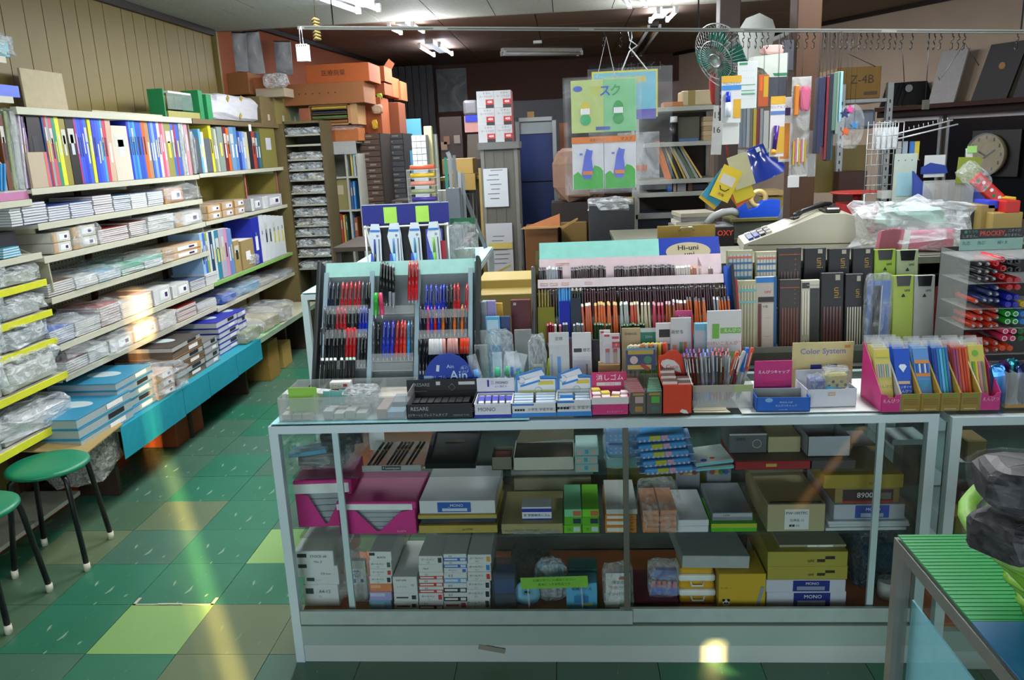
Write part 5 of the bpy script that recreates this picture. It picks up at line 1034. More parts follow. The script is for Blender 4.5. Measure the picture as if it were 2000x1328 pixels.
t,w=place('pen_cup', 'low clear holder of cream and coloured slim pens behind the orange display', 'holder',1216,1318,2.60,ZT);openbox(t,w,.07,.05,ACRYL)
cs=['#c9c4a8', '#d4d0bc', '#c9c0a0', '#d9d4c4', '#cfc4a4', '#d8d4c8', '#c98a5a', '#c9b83a', '#c4c0b0', '#d8c42c', '#c98a4a', '#d4c42c', '#b4b4b0', '#d8c834', '#c9bc3a', '#b8b4ac', '#c4382c', '#d4682c']
for i in range(18):
 px=1219+5.4*i;pen(('cream' if i<6 else('red' if i>15 else 'yellow and green'))+' slim pen in the low clear holder',(Xof(px,2.61,ZT+.1)-.02*(.5-i/18)*-1,2.612+.012*(i%2),ZT+.003),(-.06,(i-9)*-.006,0),.16 if i<6 else .165,cs[i]if i<6 or i%2 else '#4f9a3a',cs[i],.0058, 'cap', 'slim pens %s'%('cream' if i<6 else 'red' if i>15 else 'yellow'),clip=False,name='slim_pen')
pouch('tan header card pack behind the cream pens',1216,1252,642,2.68, '#b9a47c',tx=[('ENERGEL',.5,.9,.05,INK)]);pouch('teal header pack beside the tan one',1252,1284,642,2.68, '#2f7a6a',pl=[(0,.93,1,1,'#c0c8c4')],tx=[('SXN',.5,.85,.06,M('#9fd0c0',var=0))])
pouch('white pack with a black silhouette and a blue swirl',1282,1312,632,2.66, '#d6d6d6',pl=[(.2,.78,.9,.9,'#1c1c1e'),(.25,.55,.9,.68,'#2f7ac0')]);pouch('white pack with green and orange pens showing',1311,1350,622,2.65, '#cfcfcc',pl=[(.08,.3,.28,.62,'#d0845c'),(.42,.42,.58,.66,'#2f9a5a'),(.62,.42,.78,.66,'#d05a34'),(.4,.1,.8,.40,'#a4a8a8')],tx=[('消せる',.3,.8,.06,INK)])
pouch('magenta header card rising over the white packs',1320,1352,608,2.70, '#c9447c',tx=[('Palette',.5,.92,.05,M('#f0c0d8',var=0))],film_=False)
pk('folded_box', 'light blue slim box with a grey tongue beside the green-white pack', 'box',1356,1382,632,2.63,ZT,.02, '#6fb0c8',pl=[(.0,.1,.8,.9,'#b4b8bc')])
t,w,h=pouch('large white and green pack with orange lettering',1381,1447,608,2.60, '#dcdcd8',pl=[(.0,.0,1,.36,'#5aa82c'),(.38,.72,.98,.79,'#7ab84a'),(.45,.42,.98,.5,'#7ab84a'),(.15,.66,.35,.84,'#6fb43c')],tx=[('おけいこえんぴつ',.5,.60,.054,M('#c8542c',var=0)),('えんぴつ',.72,.755,.05,WINK)])
for(u,v,r,c)in((.67,.22,.016,'#a4b48c'),(.38,.47,.008,'#d0502c'),(.2,.45,.013,'#b8683c')):lathe('round_print',[(0,0),(r,0)],M(c),t,((u-.5)*w,-.0048,v*h),(PI/2,0,0),14)
tag(box('brown_packet',(Xof(1392,2.57,ZT),2.57,ZT),(.035,.01,.09),M('#4a3020')), 'small dark brown packet before the green-white pack', 'packet')
# ================================================================ shelving along the left wall

SHC=M('#bdbca6',.5,var=.06);SHC2=M('#b9b79c',.5,var=.06);YEL=M('#cfd02c',.5);TEAL=M('#1a8fa0',.55);POSTB=M('#4a2c1c',.6)
XF,XW=-2.45,-2.795
def stripY(name,x0,x1,y0,y1,z0,z1,m,parent,bev=0):return box(name,((x0+x1)/2,(y0+y1)/2,z0),(x1-x0,y1-y0,z1-z0),m,parent,bev=bev)
def gondola(label,y0,y1,shelves,dark=False):
 t=thing('shelving_unit',label, 'shelf',(0,0,0))
 t.location=((XF+XW)/2,(y0+y1)/2,0);ox,oy=-t.location.x,-t.location.y
 def bb(name,x0,x1,a,b,z0,z1,m,**k):return stripY(name,x0+ox,x1+ox,a+oy,b+oy,z0,z1,m,t,**k)
 for y in(y0+.02,(y0+y1)/2,y1-.02):bb('upright',XW,XW+.03,y-.02,y+.02,0,2.0 if not dark else 1.97,POSTB)
 pb=bb('pegboard',XW+.004,XW+.010,y0+.02,y1-.02,.42,1.60,M('#a9a792',.6));
 holes=[(XW+.0102+ox,y+oy-.004,z-.004,XW+.0108+ox,y+oy+.004,z+.004)for y in[y0+.06+.032*i for i in range(int((y1-y0-.12)/.032))]for z in[.90+.032*k for k in range(12)]]
 hb=boxes('peg_holes',holes,M('#2c2a22',.8),t);hb['kind']='stuff'
 for s in shelves:
  z,xf,lip,m,lm=s
  bb('shelf',XW+.012,xf-.004,y0+.003,y1-.003,z-.022,z-.004,SHC)
  bb('shelf_edge',xf-.004,xf,y0+.003,y1-.003,z-lip,z-.0,lm or SHC,bev=.0015)
  for y in(y0+.06,(y0+y1)/2+.05,y1-.1):bb('bracket',XW+.03,xf-.06,y-.004,y+.004,z-.05,z-.022,SHC2)
 return t,bb
YA,YB0,YC0,YD0=1.45,3.57,5.31,6.95
tA,bA=gondola('cream wall shelving nearest the camera with yellow shelf edges',YA,YB0-.004,[(2.18,XF,.03,0,None),(2.01,XF,.03,0,None),(1.56,XF,.03,0,None),(1.315,XF,.03,0,None),(1.19,XF,.032,0,YEL),(1.045,XF,.032,0,YEL),(.91,XF,.032,0,YEL),(.74,XF+.02,.034,0,YEL),(.535,XF+.05,.036,0,YEL)])
tB,bB=gondola('cream wall shelving with the long row of books on its upper shelf',YB0,YC0-.004,[(1.605,XF,.030,0,None),(1.445,XF,.032,0,None),(1.29,XF,.032,0,None),(1.095,XF,.032,0,None),(.865,XF,.032,0,None),(.71,XF,.030,0,None)])
tC,bC=gondola('farther wall shelving section ending at the olive side board',YC0,YD0,[(1.61,XF,.028,0,None),(1.29,XF,.028,0,None),(.87,XF,.028,0,M('#7fae5a')),(.69,XF,.028,0,None)],True)
for bb,y0,y1,m in((bB,YB0,YC0-.01,SHC),(bC,YC0+.005,YD0,M('#6f5e3c',.6))):
 bb('top_board',XW,XF-.03,y0,y1,1.935,1.96,SHC2 if m is SHC else M('#5a4a30',.6));bb('top_edge',XF-.03,XF,y0,y1,1.935,1.968,m,bev=.001)
bC('side_board',XW,XF+.03,YD0,YD0+.025,0,1.97,M('#6a5c34',.6))
bB('divider_board',XW+.02,XF-.02,YC0-.03,YC0-.02,1.61,1.93,M('#8f8a6a',.6))
for z0,z1 in((.87,1.27),(1.29,1.58)):bC('divider_board',XW+.02,XF-.03,YC0+.0,YC0+.012,z0,z1,M('#8f8a78',.6))
# bottom shelf with turquoise paper

XBt=-2.25
bot=thing('bottom_shelf', 'low deep shelf with a hanging turquoise paper front', 'shelf',((XW+XBt)/2,4.6,0));ox,oy=-bot.location.x,-bot.location.y
stripY('shelf',XW+.01+ox,XBt-.005+ox,3.63+oy,6.93+oy,.398,.418,SHC2,bot);stripY('paper_cover',XW+.2+ox,XBt+ox,3.62+oy,5.50+oy,.4185,.420,TEAL,bot)
for(a,b_,zz)in((3.62,4.28,.255),(4.285,4.62,.262),(4.625,5.05,.265),(5.055,5.50,.27)):stripY('paper_front',XBt+ox,XBt+.0025+ox,a+oy,b_+oy,zz,.420,TEAL,bot)
stripY('shelf_edge',XBt-.004+ox,XBt+ox,5.5+oy,6.93+oy,.385,.421,M('#8fa48a',.5),bot);stripY('paper_cover',XW+.3+ox,XBt-.02+ox,5.5+oy,6.0+oy,.4185,.4205,M('#7fd08a',.6),bot)
for y in(3.75,4.6,5.5,6.4,6.85):stripY('foot',XW+.1+ox,XW+.4+ox,y+oy,y+.03+oy,0,.398,M('#3a2a1c',.7),bot)
# plinth boards under the near section

tag(box('plinth_board',(-2.625,3.3,0),(.02,1.9,.085),M('#a8441c',.5)), 'orange-brown board along the floor under the near shelves', 'board')
tag(box('base_shelf',(-2.62,2.6,.10),(.30,1.9,.02),M('#b4b4a4',.6)), 'pale low board behind the stools above the orange plinth', 'board');tag(box('base_shelf',(-2.70,3.05,.0),(.12,2.3,.098),M('#3a2c20',.8)), 'dark base under the near shelves', 'base')
for(px,py,z,s,c,l)in((330,800,.0,(.28,.36,.22),'#9a4a20','rust-brown carton under the turquoise paper front'),(545,700,0,(.2,.22,.30),'#8f6f2c','kraft carton standing under the far end of the low shelf'),(556,690,0,(.16,.2,.2),'#a88a44','light kraft carton beyond the other under the shelf end')):
 y={330:4.62,545:5.95,556:6.3}[px];x=-2.44 if px!=330 else-2.55
 tag(box('carton',(x,y,z),s,M(c,.75),bev=.003),l, 'carton')
t=thing('cardboard_sheet', 'loose brown cardboard sheet sticking out below the yellow-edged shelves', 'cardboard',(-2.46,3.42,.455),rot=(0,.10,.12));box('sheet',(0,0,0),(.48,.40,.006),M('#a08a54',.8),t)
tag(bag('plastic_bag',(-2.42,3.55,.19),(.28,.32,.24),film((205,205,195),.32,.2,12),None,v=4,amp=.16), 'clear crumpled bag bulging under the cardboard sheet behind the stool', 'bag')
t=thing('board_offcut', 'beige slanting board at the end of the near shelves', 'board',(-2.62,3.60,1.13));poly('board',[(-.16,0),(.17,-.01),(.165,.14),(-.12,.27),(-.16,.27)],.008,M('#a8a48a',.6),t)
# ---------------------------------------------------------------- upright books

def hY(py,X,Y,Z):return max(.004,Zof(py,X,Y)-Z)
def book_row(items,Z,X=-2.47,D=.22,group=None,where='',cat='book',name='book',zoff=.0005):
 for it in items:
  a,b_,yt,c,l=it[:5];lean=it[5]if len(it)>5 else 0;kind=it[6]if len(it)>6 else 'b'
  ya,yb=Yof(a,X,Z),Yof(b_,X,Z);y=(ya+yb)/2;w=max(.003,yb-ya-.0006);h=hY(yt,X,y,Z)
  D_=min(D,.305)
  t=thing(name,l+where,cat,(X,y,Z+zoff),rot=(lean,0,0))
  if kind=='b':
   box('cover',(-D_/2,0,0),(D_,w,h),S2(c),t,bev=.0008);box('pages',(-D_/2-.001,0,h-.002),(D_-.004,max(.002,w-.002),.0026),PAPER,t)
   if w>.012 and int(a)%3==0:box('spine_label',(.0004,0,h*.62),(.0008,w*.7,h*.22),S2('#c4c4b8'),t)
   box('spine_print',(.0004,0,h*(.3+.05*(int(a)%4))),(.0008,w*.35,h*.3),S2(('#e4e4e0','#d8c84a','#20242c','#c4c8d0')[int(a)%4]),t)
  elif kind=='box':
   boxes('case',[(-D_,-w/2,0,0,w/2,.003),(-.003,-w/2,0,0,w/2,h),(-D_,-w/2,0,-D_+.003,w/2,h),(-D_,-w/2,0,0,-w/2+.003,h),(-D_,w/2-.003,0,0,w/2,h)],S2(c),t)
  elif kind=='bag':box('sheets',(-D_/2,0,0),(D_,w*.7,h*.97),S2(c),t);bag('wrapper',(-D_/2+.01,0,0),(D_*1.06,w*1.15,h),CLEARB,t,v=int(a),flat=.3)
B1=[(18,27,222,'#6a3a1c','brown bagged folder leaning at the left end',-.04),(28,36,212,'#7f8f4a','green-grey bagged sheets beside the brown folder',-.06,'bag'),(37,52,212,'#9aa09a','grey bagged sheets leaning at the left',-.07,'bag'),(52,56,224,'#b4a4b4','pale lilac thin folder leaning left',-.10),(57,61,226,'#6a5a7a','grey-violet thin folder leaning left',-.10),(62,67,226,'#b48ac8','lilac folder leaning left',-.10),(70,100,222,'#1c1416','wide black folder between the lilac and the red ones'),(102,105,228,'#2a4a8a','thin blue booklet beside the black folder',-.02),(105,109,226,'#b01c24','red-spined book beside the thin blue one',-.02),(109,114,226,'#8f9a94','grey booklet beside the red-spined book',-.01),(114,121,229,'#c4546a','rose notebook near the left'),(121,127,230,'#1f8a6a','teal green notebook'),(127,135,229,'#d4d42c','bright yellow notebook beside the teal green one'),(135,146,232,'#8f8434','khaki wide folder'),(147,163,230,'#17140f','black wide folder right of the khaki one'),(163,166,228,'#b42c7a','magenta thin notebook'),(166,170,228,'#3a5ac8','first blue notebook after the magenta one'),(170,175,228,'#2a4ad0','second blue notebook after the magenta one'),(175,180,228,'#1f3ac0','third blue notebook after the magenta one'),(180,186,228,'#3a64dc','fourth blue notebook after the magenta one'),(187,193,233,'#cfd02c','yellow notebook among the blue ones',-.03),(194,200,230,'#2a3fc4','deep blue notebook right of the yellow one',-.03),(200,205,231,'#2f55d0','blue notebook second right of the yellow one',-.03),(205,210,232,'#3a6ad8','blue notebook third right of the yellow one',-.03),(210,214,230,'#3fa4c4','cyan booklet beside the blue notebooks',-.03),(214,220,231,'#c43a5a','crimson notebook beside the cyan booklet',-.03),(220,230,229,'#c4a48a','beige folder leaning beside the white card',-.04),(231,262,246,'#c9c2ae','low white card case',0),(262,266,231,'#1f2fae','navy notebook after the white card case'),(266,270,231,'#3a8ad0','sky blue notebook after the white card case'),(270,274,231,'#2a6ac8','mid blue notebook after the white card case'),(274,278,231,'#3f9ad8','light blue notebook right of the card case',0,'b'),(278,286,231,'#2a4fae','blue patterned notebook'),(286,290,232,'#3a5ac0','blue notebook before the orange one'),(290,296,231,'#d4601c','orange notebook'),(296,303,231,'#a8805a','tan notebook beside the orange one'),(304,308,233,'#2f64c4','blue thin notebook right of the tan one'),(308,313,233,'#7f9ad4','pale blue notebook right of the tan one'),(313,318,233,'#3a5ac0','blue notebook third from the tan one'),(318,323,234,'#c4c8d0','white thin notebook',-.02),(323,328,235,'#d0546a','pink-red notebook leaning',-.02),(328,333,235,'#c88a94','pink thin notebook'),(333,345,239,'#8a8644','olive case beside the pink notebook'),(345,350,237,'#2f64b4','blue notebook right of the olive case'),(350,353,238,'#a42c34','red thin notebook'),(353,359,238,'#3a5ab4','blue notebook right of the red thin one'),(360,366,236,'#9aa4a4','grey bagged notebook near the right end',0,'bag'),(366,370,236,'#b4b4ac','pale notebook near the right end'),(371,377,236,'#c48a94','pink board at the right end')]
book_row(B1,1.6055,where=' of the top book shelf')
C1=[(380,386,255,'#9aa0a0','grey bagged thin folder',0,'bag'),(386,397,268,'#4a5258','dark grey magazine case',0,'box'),(397,401,252,'#5fa4d0','light blue white notebook'),(401,406,258,'#c4c8c4','white thin folder'),(406,418,270,'#555c62','second dark grey magazine case',0,'box'),(418,423,244,'#d4c42c','yellow notebook leaning',.03),(424,428,250,'#7f8a6a','green-grey patterned folder',.04),(428,432,252,'#b4b4a4','pale patterned folder',.03),(433,443,248,'#7f8f86','grey-green box file'),(444,450,247,'#6a1c20','dark red notebook'),(450,455,250,'#d0641c','orange notebook'),(456,464,248,'#6a94b4','grey-blue notebook'),(464,470,248,'#4f7fb0','blue plaid notebook'),(471,475,256,'#1f3a9a','dark blue notebook'),(475,480,257,'#5a84c8','pale blue notebook'),(480,485,257,'#8fa4c4','white-blue notebook'),(485,490,258,'#c4c0ac','cream notebook'),(490,498,257,'#1a1c24','black notebook'),(498,504,257,'#a83a28','brick red notebook'),(504,508,258,'#2a3a5a','navy notebook'),(508,513,258,'#2f6a7a','teal notebook'),(515,543,250,'#7f7838','khaki card box at the right end')]
book_row(C1,1.611,where=' on the farther upper shelf')
C3=[(402,407,456,'#8fb4d4','pale blue file at the left'),(407,411,455,'#3a6ac0','blue file at the left'),(411,415,455,'#7f9a3a','green file'),(415,419,455,'#c4c8c4','white file'),(419,425,453,'#1c3a5a','dark blue file'),(425,429,451,'#c4ccc8','white thin file'),(429,437,450,'#2a7a94','teal file'),(437,441,448,'#b4a4a4','pinkish white file'),(441,446,447,'#9aa4c4','lilac-white file'),(446,452,446,'#c48aa0','pink file'),(452,457,446,'#6a7ab4','violet blue file'),(457,461,447,'#5a8ab4','light blue file'),(462,473,470,'#a08a54','low kraft case')]
book_row(C3,.8705,where=' standing on the green-edged shelf',name='file')
C3b=[(500,514,425,'#14249a','wide navy binder left of the white ones')]+[(515+7.6*i,522.2+7.6*i,420+.5*i,'#ccd2d4','white binder %s of six on the far lower shelf'%('leftmost','second','third','fourth','fifth','rightmost')[i],.0)for i in range(6)]
book_row(C3b,.8705,name='binder',cat='binder')
for q in[q for q in SC.objects if q.name.startswith('binder')and q.parent is None]:box('ring_label',(.0012,0,.22),(.001,.02,.03),M('#6a7a84'),q)
book_row([(476,500,468,'#9a8454','kraft box between the files and the binders',0,'b')],.8705,name='small_carton',cat='box')
tag(bag('plastic_bag',(-2.55,Yof(490,-2.5,.88),.8705),(.2,.22,.10),CLEARD,None,v=2), 'crumpled clear bag before the kraft box on the green-edged shelf', 'bag')
for(a,b_,yt,c,l)in((66,103,297,'#b4a48a','small beige case with a pink edge before the black folder'),):
 y0,y1=Yof(a,-2.455,1.6055),Yof(b_,-2.455,1.6055);t=thing('card_case',l, 'case',(-2.4625,(y0+y1)/2,1.606));h=hY(yt,-2.455,(y0+y1)/2,1.606)
 box('case',(0,0,0),(.012,y1-y0,h),S2(c),t);box('edge',(.0065,(y1-y0)/2-.012,0),(.001,.022,h),M('#c86a6a'),t)
for(px0,px1,z,yt,l)in((423,487,1.29,342,'khaki card box with a pink edge, left of two'),(493,565,1.29,338,'khaki card box with a pink edge, right of two')):
 y0,y1=Yof(px0,-2.5,z),min(6.9,Yof(px1,-2.5,z));t=thing('shelf_divider',l+' on the farther middle shelf', 'box',(-2.5,(y0+y1)/2,z+.0005));h=hY(yt,-2.5,(y0+y1)/2,z)-.0
 boxes('panel',[(-.26,(y1-y0)/2-.008,0,.0,(y1-y0)/2,h),(-.26,-(y1-y0)/2,0,-.255,(y1-y0)/2,h)],M('#8a7c34',.7),t);box('edge',(.001,(y1-y0)/2-.012,0),(.002,.02,h),M('#b85a64',.6),t)
# ---------------------------------------------------------------- piles of notebooks and wrapped packs

rs=random.Random(9)
def stack(px0,px1,yt,Z,kind,c,lab,X=XF,D=.24,n=None,xo=.012,edge='#c9cac4'):
 X=X-xo;ya,yb=Yof(px0,X,Z),Yof(px1,X,Z);w=yb-ya-.004;y=(ya+yb)/2;h=hY(yt,X,y,Z);z=Z+.0005
 if kind=='nb':
  n=n or max(2,min(8,round(h/.011)));th_=h/n
  for i in range(n):
   o=boxes('notebook',[(-D,-w/2,0,0,w/2,th_*.12,1),(-D+.001,-w/2+.001,th_*.12,-.001,w/2-.001,th_*.84,0),(-D,-w/2,th_*.84,0,w/2,th_*.96,1 if i==n-1 else 2)],[M(edge,.7,var=.08),S2(c),M('#b4b8ba',.6)],None,(X+rs.uniform(-.004,.002),y+rs.uniform(-.002,.002),z),(0,0,rs.uniform(-.012,.012)))
   tag(o, 'white-edged notebook with %s cover, %s'%lab, 'notebook', 'notebooks, '+lab[1]);z+=th_
 else:
  n=n or 1;th_=h/n
  for i in range(n):
   t=thing('notebook_pack',('shrink-wrapped %s pack, %s'%lab), 'pack',(X+rs.uniform(-.003,.001),y,z),rs.uniform(-.015,.015), 'packs, '+lab[1])
   box('books',(-D/2,0,0),(D,w*.97,th_*.95),S2(c),t,bev=.001);box('band',(.0006,-w*.36,0),(.001,w*.24,th_*.95),CARD if kind=='kraft' else S2('#d4d4ce'),t)
   box('label',(.0012,w*.12,th_*.2),(.001,w*.5,th_*.55),WHITE,t);box('mark',(.0020,w*.22,th_*.32),(.001,w*.14,th_*.28),M('#3a1f5a'),t)
   bag('wrapper',(-D/2,0,-.0),(D*1.03,w*1.02,th_*1.02),CLEAR,t,v=i,flat=.2,amp=.02);z+=th_
 return y,w,h
def sbag(px0,px1,yt,Z,lab,X=XF,D=.26,dense=CLEARB,v=0,amp=.14,inner=None,xo=.0):
 X=X+xo;ya,yb=Yof(px0,X,Z),Yof(px1,X,Z);y=(ya+yb)/2;h=hY(yt,X,y,Z)
 t=thing('bagged_goods',lab, 'bag',(X-D/2+.02,y,Z+.001));bag('bag',(0,0,0),(D,(yb-ya),h),dense,t,v=v,amp=amp,flat=.45)
 if inner:box('contents',(-.01,0,0),(D*.8,(yb-ya)*.86,h*.62),S2(inner),t,bev=.004)
 return t
Z_=1.4455
for a in((24,47,401,'nb','#1c2a5a',('dark navy','leftmost pile of the second shelf')),(49,96,395,'nb','#27408a',('blue','broad pile beside the navy one, second shelf')),(98,139,401,'nb','#2f4fa0',('blue','third pile of the second shelf')),(141,184,394,'nb','#3a5ab0',('mid blue','fourth pile of the second shelf')),(186,223,381,'nb','#6a3a5a',('plum','fifth pile of the second shelf')),(225,258,381,'nb','#1f5a94',('deep blue','sixth pile of the second shelf')),(259,289,378,'nb','#c4c8c8',('white','seventh pile of the second shelf')),(291,321,374,'nb','#8aa4c4',('pale blue','eighth pile of the second shelf'))):stack(*a[:3],Z_,*a[3:])
stack(322,360,366,Z_, 'kraft', '#b4703a',('orange and white','right end of the second shelf'));sbag(318,396,360,Z_, 'clear bag over packs at the right end of the second shelf',v=1)
Z_=1.2905
for a in((107,143,452,'kraft','#c9c4b0',('white labelled','left end of the third shelf'),XF,.24,2),(146,192,440,'kraft','#c4bfa8',('white labelled','second pile of the third shelf'),XF,.24,2),(196,253,444,'nb','#8a2c20',('brick red','third pile of the third shelf')),(256,289,432,'nb','#7a3a2a',('brown-red','fourth pile of the third shelf')),(292,342,420,'nb','#b4b4ac',('grey','fifth pile of the third shelf')),(344,395,412,'kraft','#b4b0a8',('white','right end of the third shelf'))):stack(*a[:3],Z_,*a[3:])
sbag(150,205,436,Z_, 'clear bag over the second pile of the third shelf',v=2);sbag(284,352,418,Z_, 'clear bag over the fifth pile of the third shelf',v=3);sbag(345,402,409,Z_, 'clear bag with a torn end, right of the third shelf',v=4)
for a in((408,434,400,'kraft','#c09a5a',('kraft-ended','left pile of the farther middle shelf'),XF,.24,2),(436,458,394,'kraft','#b8925a',('kraft-ended','second pile of the farther middle shelf'),XF,.24,2),(460,480,389,'kraft','#b08a54',('kraft-ended','third pile of the farther middle shelf'),XF,.24,2),(492,512,386,'pack','#8f9094',('grey','pile between the two khaki boxes, farther shelf')),(514,552,380,'pack','#b4b6bc',('pale','right end of the farther middle shelf'))):stack(*a[:3],1.2905,*a[3:])
Z_=1.0955
for a in((96,148,548,'nb','#6a5a4a',('brown','left end of the fourth shelf')),(150,193,537,'nb','#b4b4b0',('white','second pile of the fourth shelf')),(195,238,528,'nb','#5fa4c4',('light blue','third pile of the fourth shelf')),(240,282,521,'nb','#2a8a6a',('green','fourth pile of the fourth shelf')),(284,318,506,'nb','#7aa4b4',('pale teal','fifth pile of the fourth shelf'))):stack(*a[:3],Z_,*a[3:])
stack(320,395,478,Z_, 'kraft', '#c49a5a',('kraft and white','right end of the fourth shelf'),n=2);sbag(140,240,524,Z_, 'clear bag over the second and third piles of the fourth shelf',v=5,D=.3);sbag(232,350,492,Z_, 'long clear bag with a green sheet, fourth shelf',v=0,inner='#6aa890',D=.3)
Z_=.8655
for a in((100,148,640,'nb','#2a5ab4',('royal blue','left end of the fifth shelf')),(150,198,622,'nb','#a4a8ac',('grey','second pile of the fifth shelf')),(200,238,594,'nb','#b03a2a',('red','third pile of the fifth shelf')),(240,272,588,'nb','#c4c4c0',('white','fourth pile of the fifth shelf')),(274,300,572,'nb','#b49a9a',('pinkish','fifth pile of the fifth shelf')),(302,336,560,'pack','#c9cac4',('white','sixth pile of the fifth shelf')),(338,372,553,'pack','#c4c4bc',('white labelled','seventh pile of the fifth shelf')),(374,402,545,'nb','#4a5a7a',('slate','eighth pile of the fifth shelf')),(404,426,532,'nb','#c4c8c8',('white','right end of the fifth shelf'))):stack(*a[:3],Z_,*a[3:])
sbag(100,180,618,Z_, 'clear bag over the royal blue pile, fifth shelf',v=1,D=.3);sbag(190,245,588,Z_, 'clear bag at the red pile, fifth shelf',v=2)
Z_=.7105
for a in((132,174,698,'nb','#5a2430',('dark red','left end of the sixth shelf')),(176,214,676,'nb','#b4b4ac',('white','second pile of the sixth shelf')),(216,262,655,'pack','#b4b0a4',('pale','third pile of the sixth shelf')),(264,312,628,'pack','#c4a06a',('cream','fourth pile of the sixth shelf, where sunlight falls')),(314,346,612,'nb','#c4b49a',('cream','fifth pile of the sixth shelf')),(348,385,596,'nb','#9a2c24',('red','sixth pile of the sixth shelf')),(387,424,588,'nb','#a4a8a8',('grey','right end of the sixth shelf'))):stack(*a[:3],Z_,*a[3:])
sbag(128,215,672,Z_, 'clear bag hanging over the left end of the sixth shelf',v=3,D=.32,xo=.03);sbag(205,300,640,Z_, 'clear bag over the middle of the sixth shelf',v=4,D=.32,xo=.03);sbag(290,350,610,Z_, 'clear bag in the sunlight, sixth shelf',v=5,D=.3,xo=.02)
# bottom shelf: large books

def bigstack(px0,px1,ys,X,Z,specs,D,lab,cat='magazine'):
 ya,yb=Yof(px0,X,Z),Yof(px1,X,Z);y=(ya+yb)/2;w=yb-ya;z=Z+.0005;n=len(ys)-1;hs=[Zof(ys[i+1],X,y)-Zof(ys[i],X,y)for i in range(n)]
 for i,h in enumerate(hs):
  cov,edge,l=specs[i%len(specs)]
  t=thing('picture_book',l+', '+('lowest','second from below','third from below','fourth from below','fifth from below','sixth from below','seventh from below')[i]+' '+lab, 'book',(X+rs.uniform(-.004,.004),y+rs.uniform(-.004,.004),z),rs.uniform(-.02,.02))
  box('pages',(-D/2,0,h*.12),(D-.003,w-.004,h*.76),S2(edge),t);box('cover',(-D/2,0,h*.88),(D,w,h*.1),S2(cov),t,bev=.0005);box('cover',(-D/2,0,0),(D,w,h*.12),S2(cov),t)
  box('label',(.0004,w*.18,h*.3),(.001,w*.3,h*.5),M('#20242a' if i%2 else '#e4e4e0'),t)
  if i==n-1:lathe('cover_print',[(0,0),(.09,0)],M('#b4c4c4'),t,(-D*.45,0,h*.985),n=18).scale=(1,.6,1)
  z+=h
 return z
BL=[('#2f84a4','#9aa8a8','blue and white picture book')]
bigstack(160,262,(818,800,781,762),-2.27,.4205,BL,.34, 'of the near blue pile')
bigstack(238,308,(800,786,771,756,741,727),-2.29,.4205,BL,.36, 'of the taller blue pile')
stack(311,345,724,.4205, 'kraft', '#c4a48a',('label-ended beige','between the blue and the brown piles, low shelf'),X=XBt,D=.3,n=3,xo=.02);sbag(308,375,712,.4205, 'clear bag over the beige packs on the low shelf',X=XBt,v=0,D=.34)
BRN=[('#9a6a3a','#6a5a4a','brown-covered picture book'),('#3a3430','#a4a4a0','dark-striped picture book')]
bigstack(347,402,(762,750,738,726,714,700,690),-2.30,.4205,BRN,.36, 'of the brown pile')
bigstack(404,430,(742,730,718,706,694),-2.30,.4205,[('#6a6a64','#a4a8a8','grey picture book')],.34, 'of the grey pile')
NV=[('#20289a','#b8bcc0','navy-covered thick notebook')]
bigstack(432,470,(712,702,692,682,672,662,650),-2.34,.4205,NV,.36, 'of the navy and white pile')
bigstack(471,486,(695,683,671,659,647,636),-2.34,.4205,NV,.34, 'of the second navy pile')
sbag(488,520,628,.4215, 'clear bag of cards beside the navy piles',X=XBt,v=2,D=.4,inner='#8a8f6a');sbag(522,556,604,.4215, 'clear bag of beige goods on the low shelf',X=XBt,v=3,D=.4,inner='#a49a7a');sbag(556,580,588,.4215, 'clear bag at the far end of the low shelf',X=XBt,v=4,D=.4,inner='#9a9484')
Z_=.6905
sbag(438,470,566,Z_, 'blue goods in a clear bag, left of the farther low shelf',v=1,inner='#1f50b0',D=.3);sbag(470,515,545,Z_, 'clear bag with blue edge on the farther low shelf',v=2,inner='#6a94b4',D=.3);sbag(512,545,540,Z_, 'clear bag in the middle of the farther low shelf',v=3,inner='#a4a094',D=.3);sbag(545,578,528,Z_, 'bulging clear bag at the far end of the farther low shelf',v=4,inner='#8a9094',D=.3)
# near section contents

def A(px0,px1,yt,Z,lab,v=0,inner=None,dense=CLEARD,X=XF):return sbag(px0,px1,yt,Z,lab,v=v,inner=inner,dense=dense,D=.3,X=X)
A(-60,36,52,2.1805, 'teal and white bagged pack on the highest shelf, top left corner',1, '#7fc0cc');tag(box('small_box',(-2.53,Yof(4,-2.5,2.01),2.0105),(.12,.16,.05),M('#2a5ad0',.4)), 'bright blue small box on the second highest shelf at the left edge', 'box')
for(Z_,nm,vv,c,yt,e,XX)in((1.1905,'first',0,'#7f9a7a',516,84,XF),(1.0455,'second',1,'#8aa8b8',573,92,XF),(.9105,'third',2,'#9aa49a',624,104,XF),(.7405,'fourth',3,'#a4a8a4',683,122,XF+.02),(.5355,'fifth',4,'#8a9aa0',790,150,XF+.05)):
 A(-70,20,yt,Z_, 'clear bag of goods, left one on the %s yellow-edged shelf'%nm,vv,c,X=XX-.01);A(10,e,yt,Z_, 'clear bag of goods, right one on the %s yellow-edged shelf'%nm,vv+2,('#a4a89a','#b4b8b8','#8a9494')[vv%3],X=XX-.01)
for i in range(4):tag(boxes('booklet',[(-.2,-.06,0,0,.06,.003,1),(-.199,-.059,.003,-.001,.059,.009,0),(-.2,-.06,.009,0,.06,.011,1)],[M('#c4d0d0'),M('#2f9ab4')],None,(XF-.02,Yof(34,XF,1.31)-.0,1.3155+.011*i),(0,0,.03*i)), 'light blue booklet on the white shelf above the yellow-edged ones', 'booklet', 'light blue booklets')
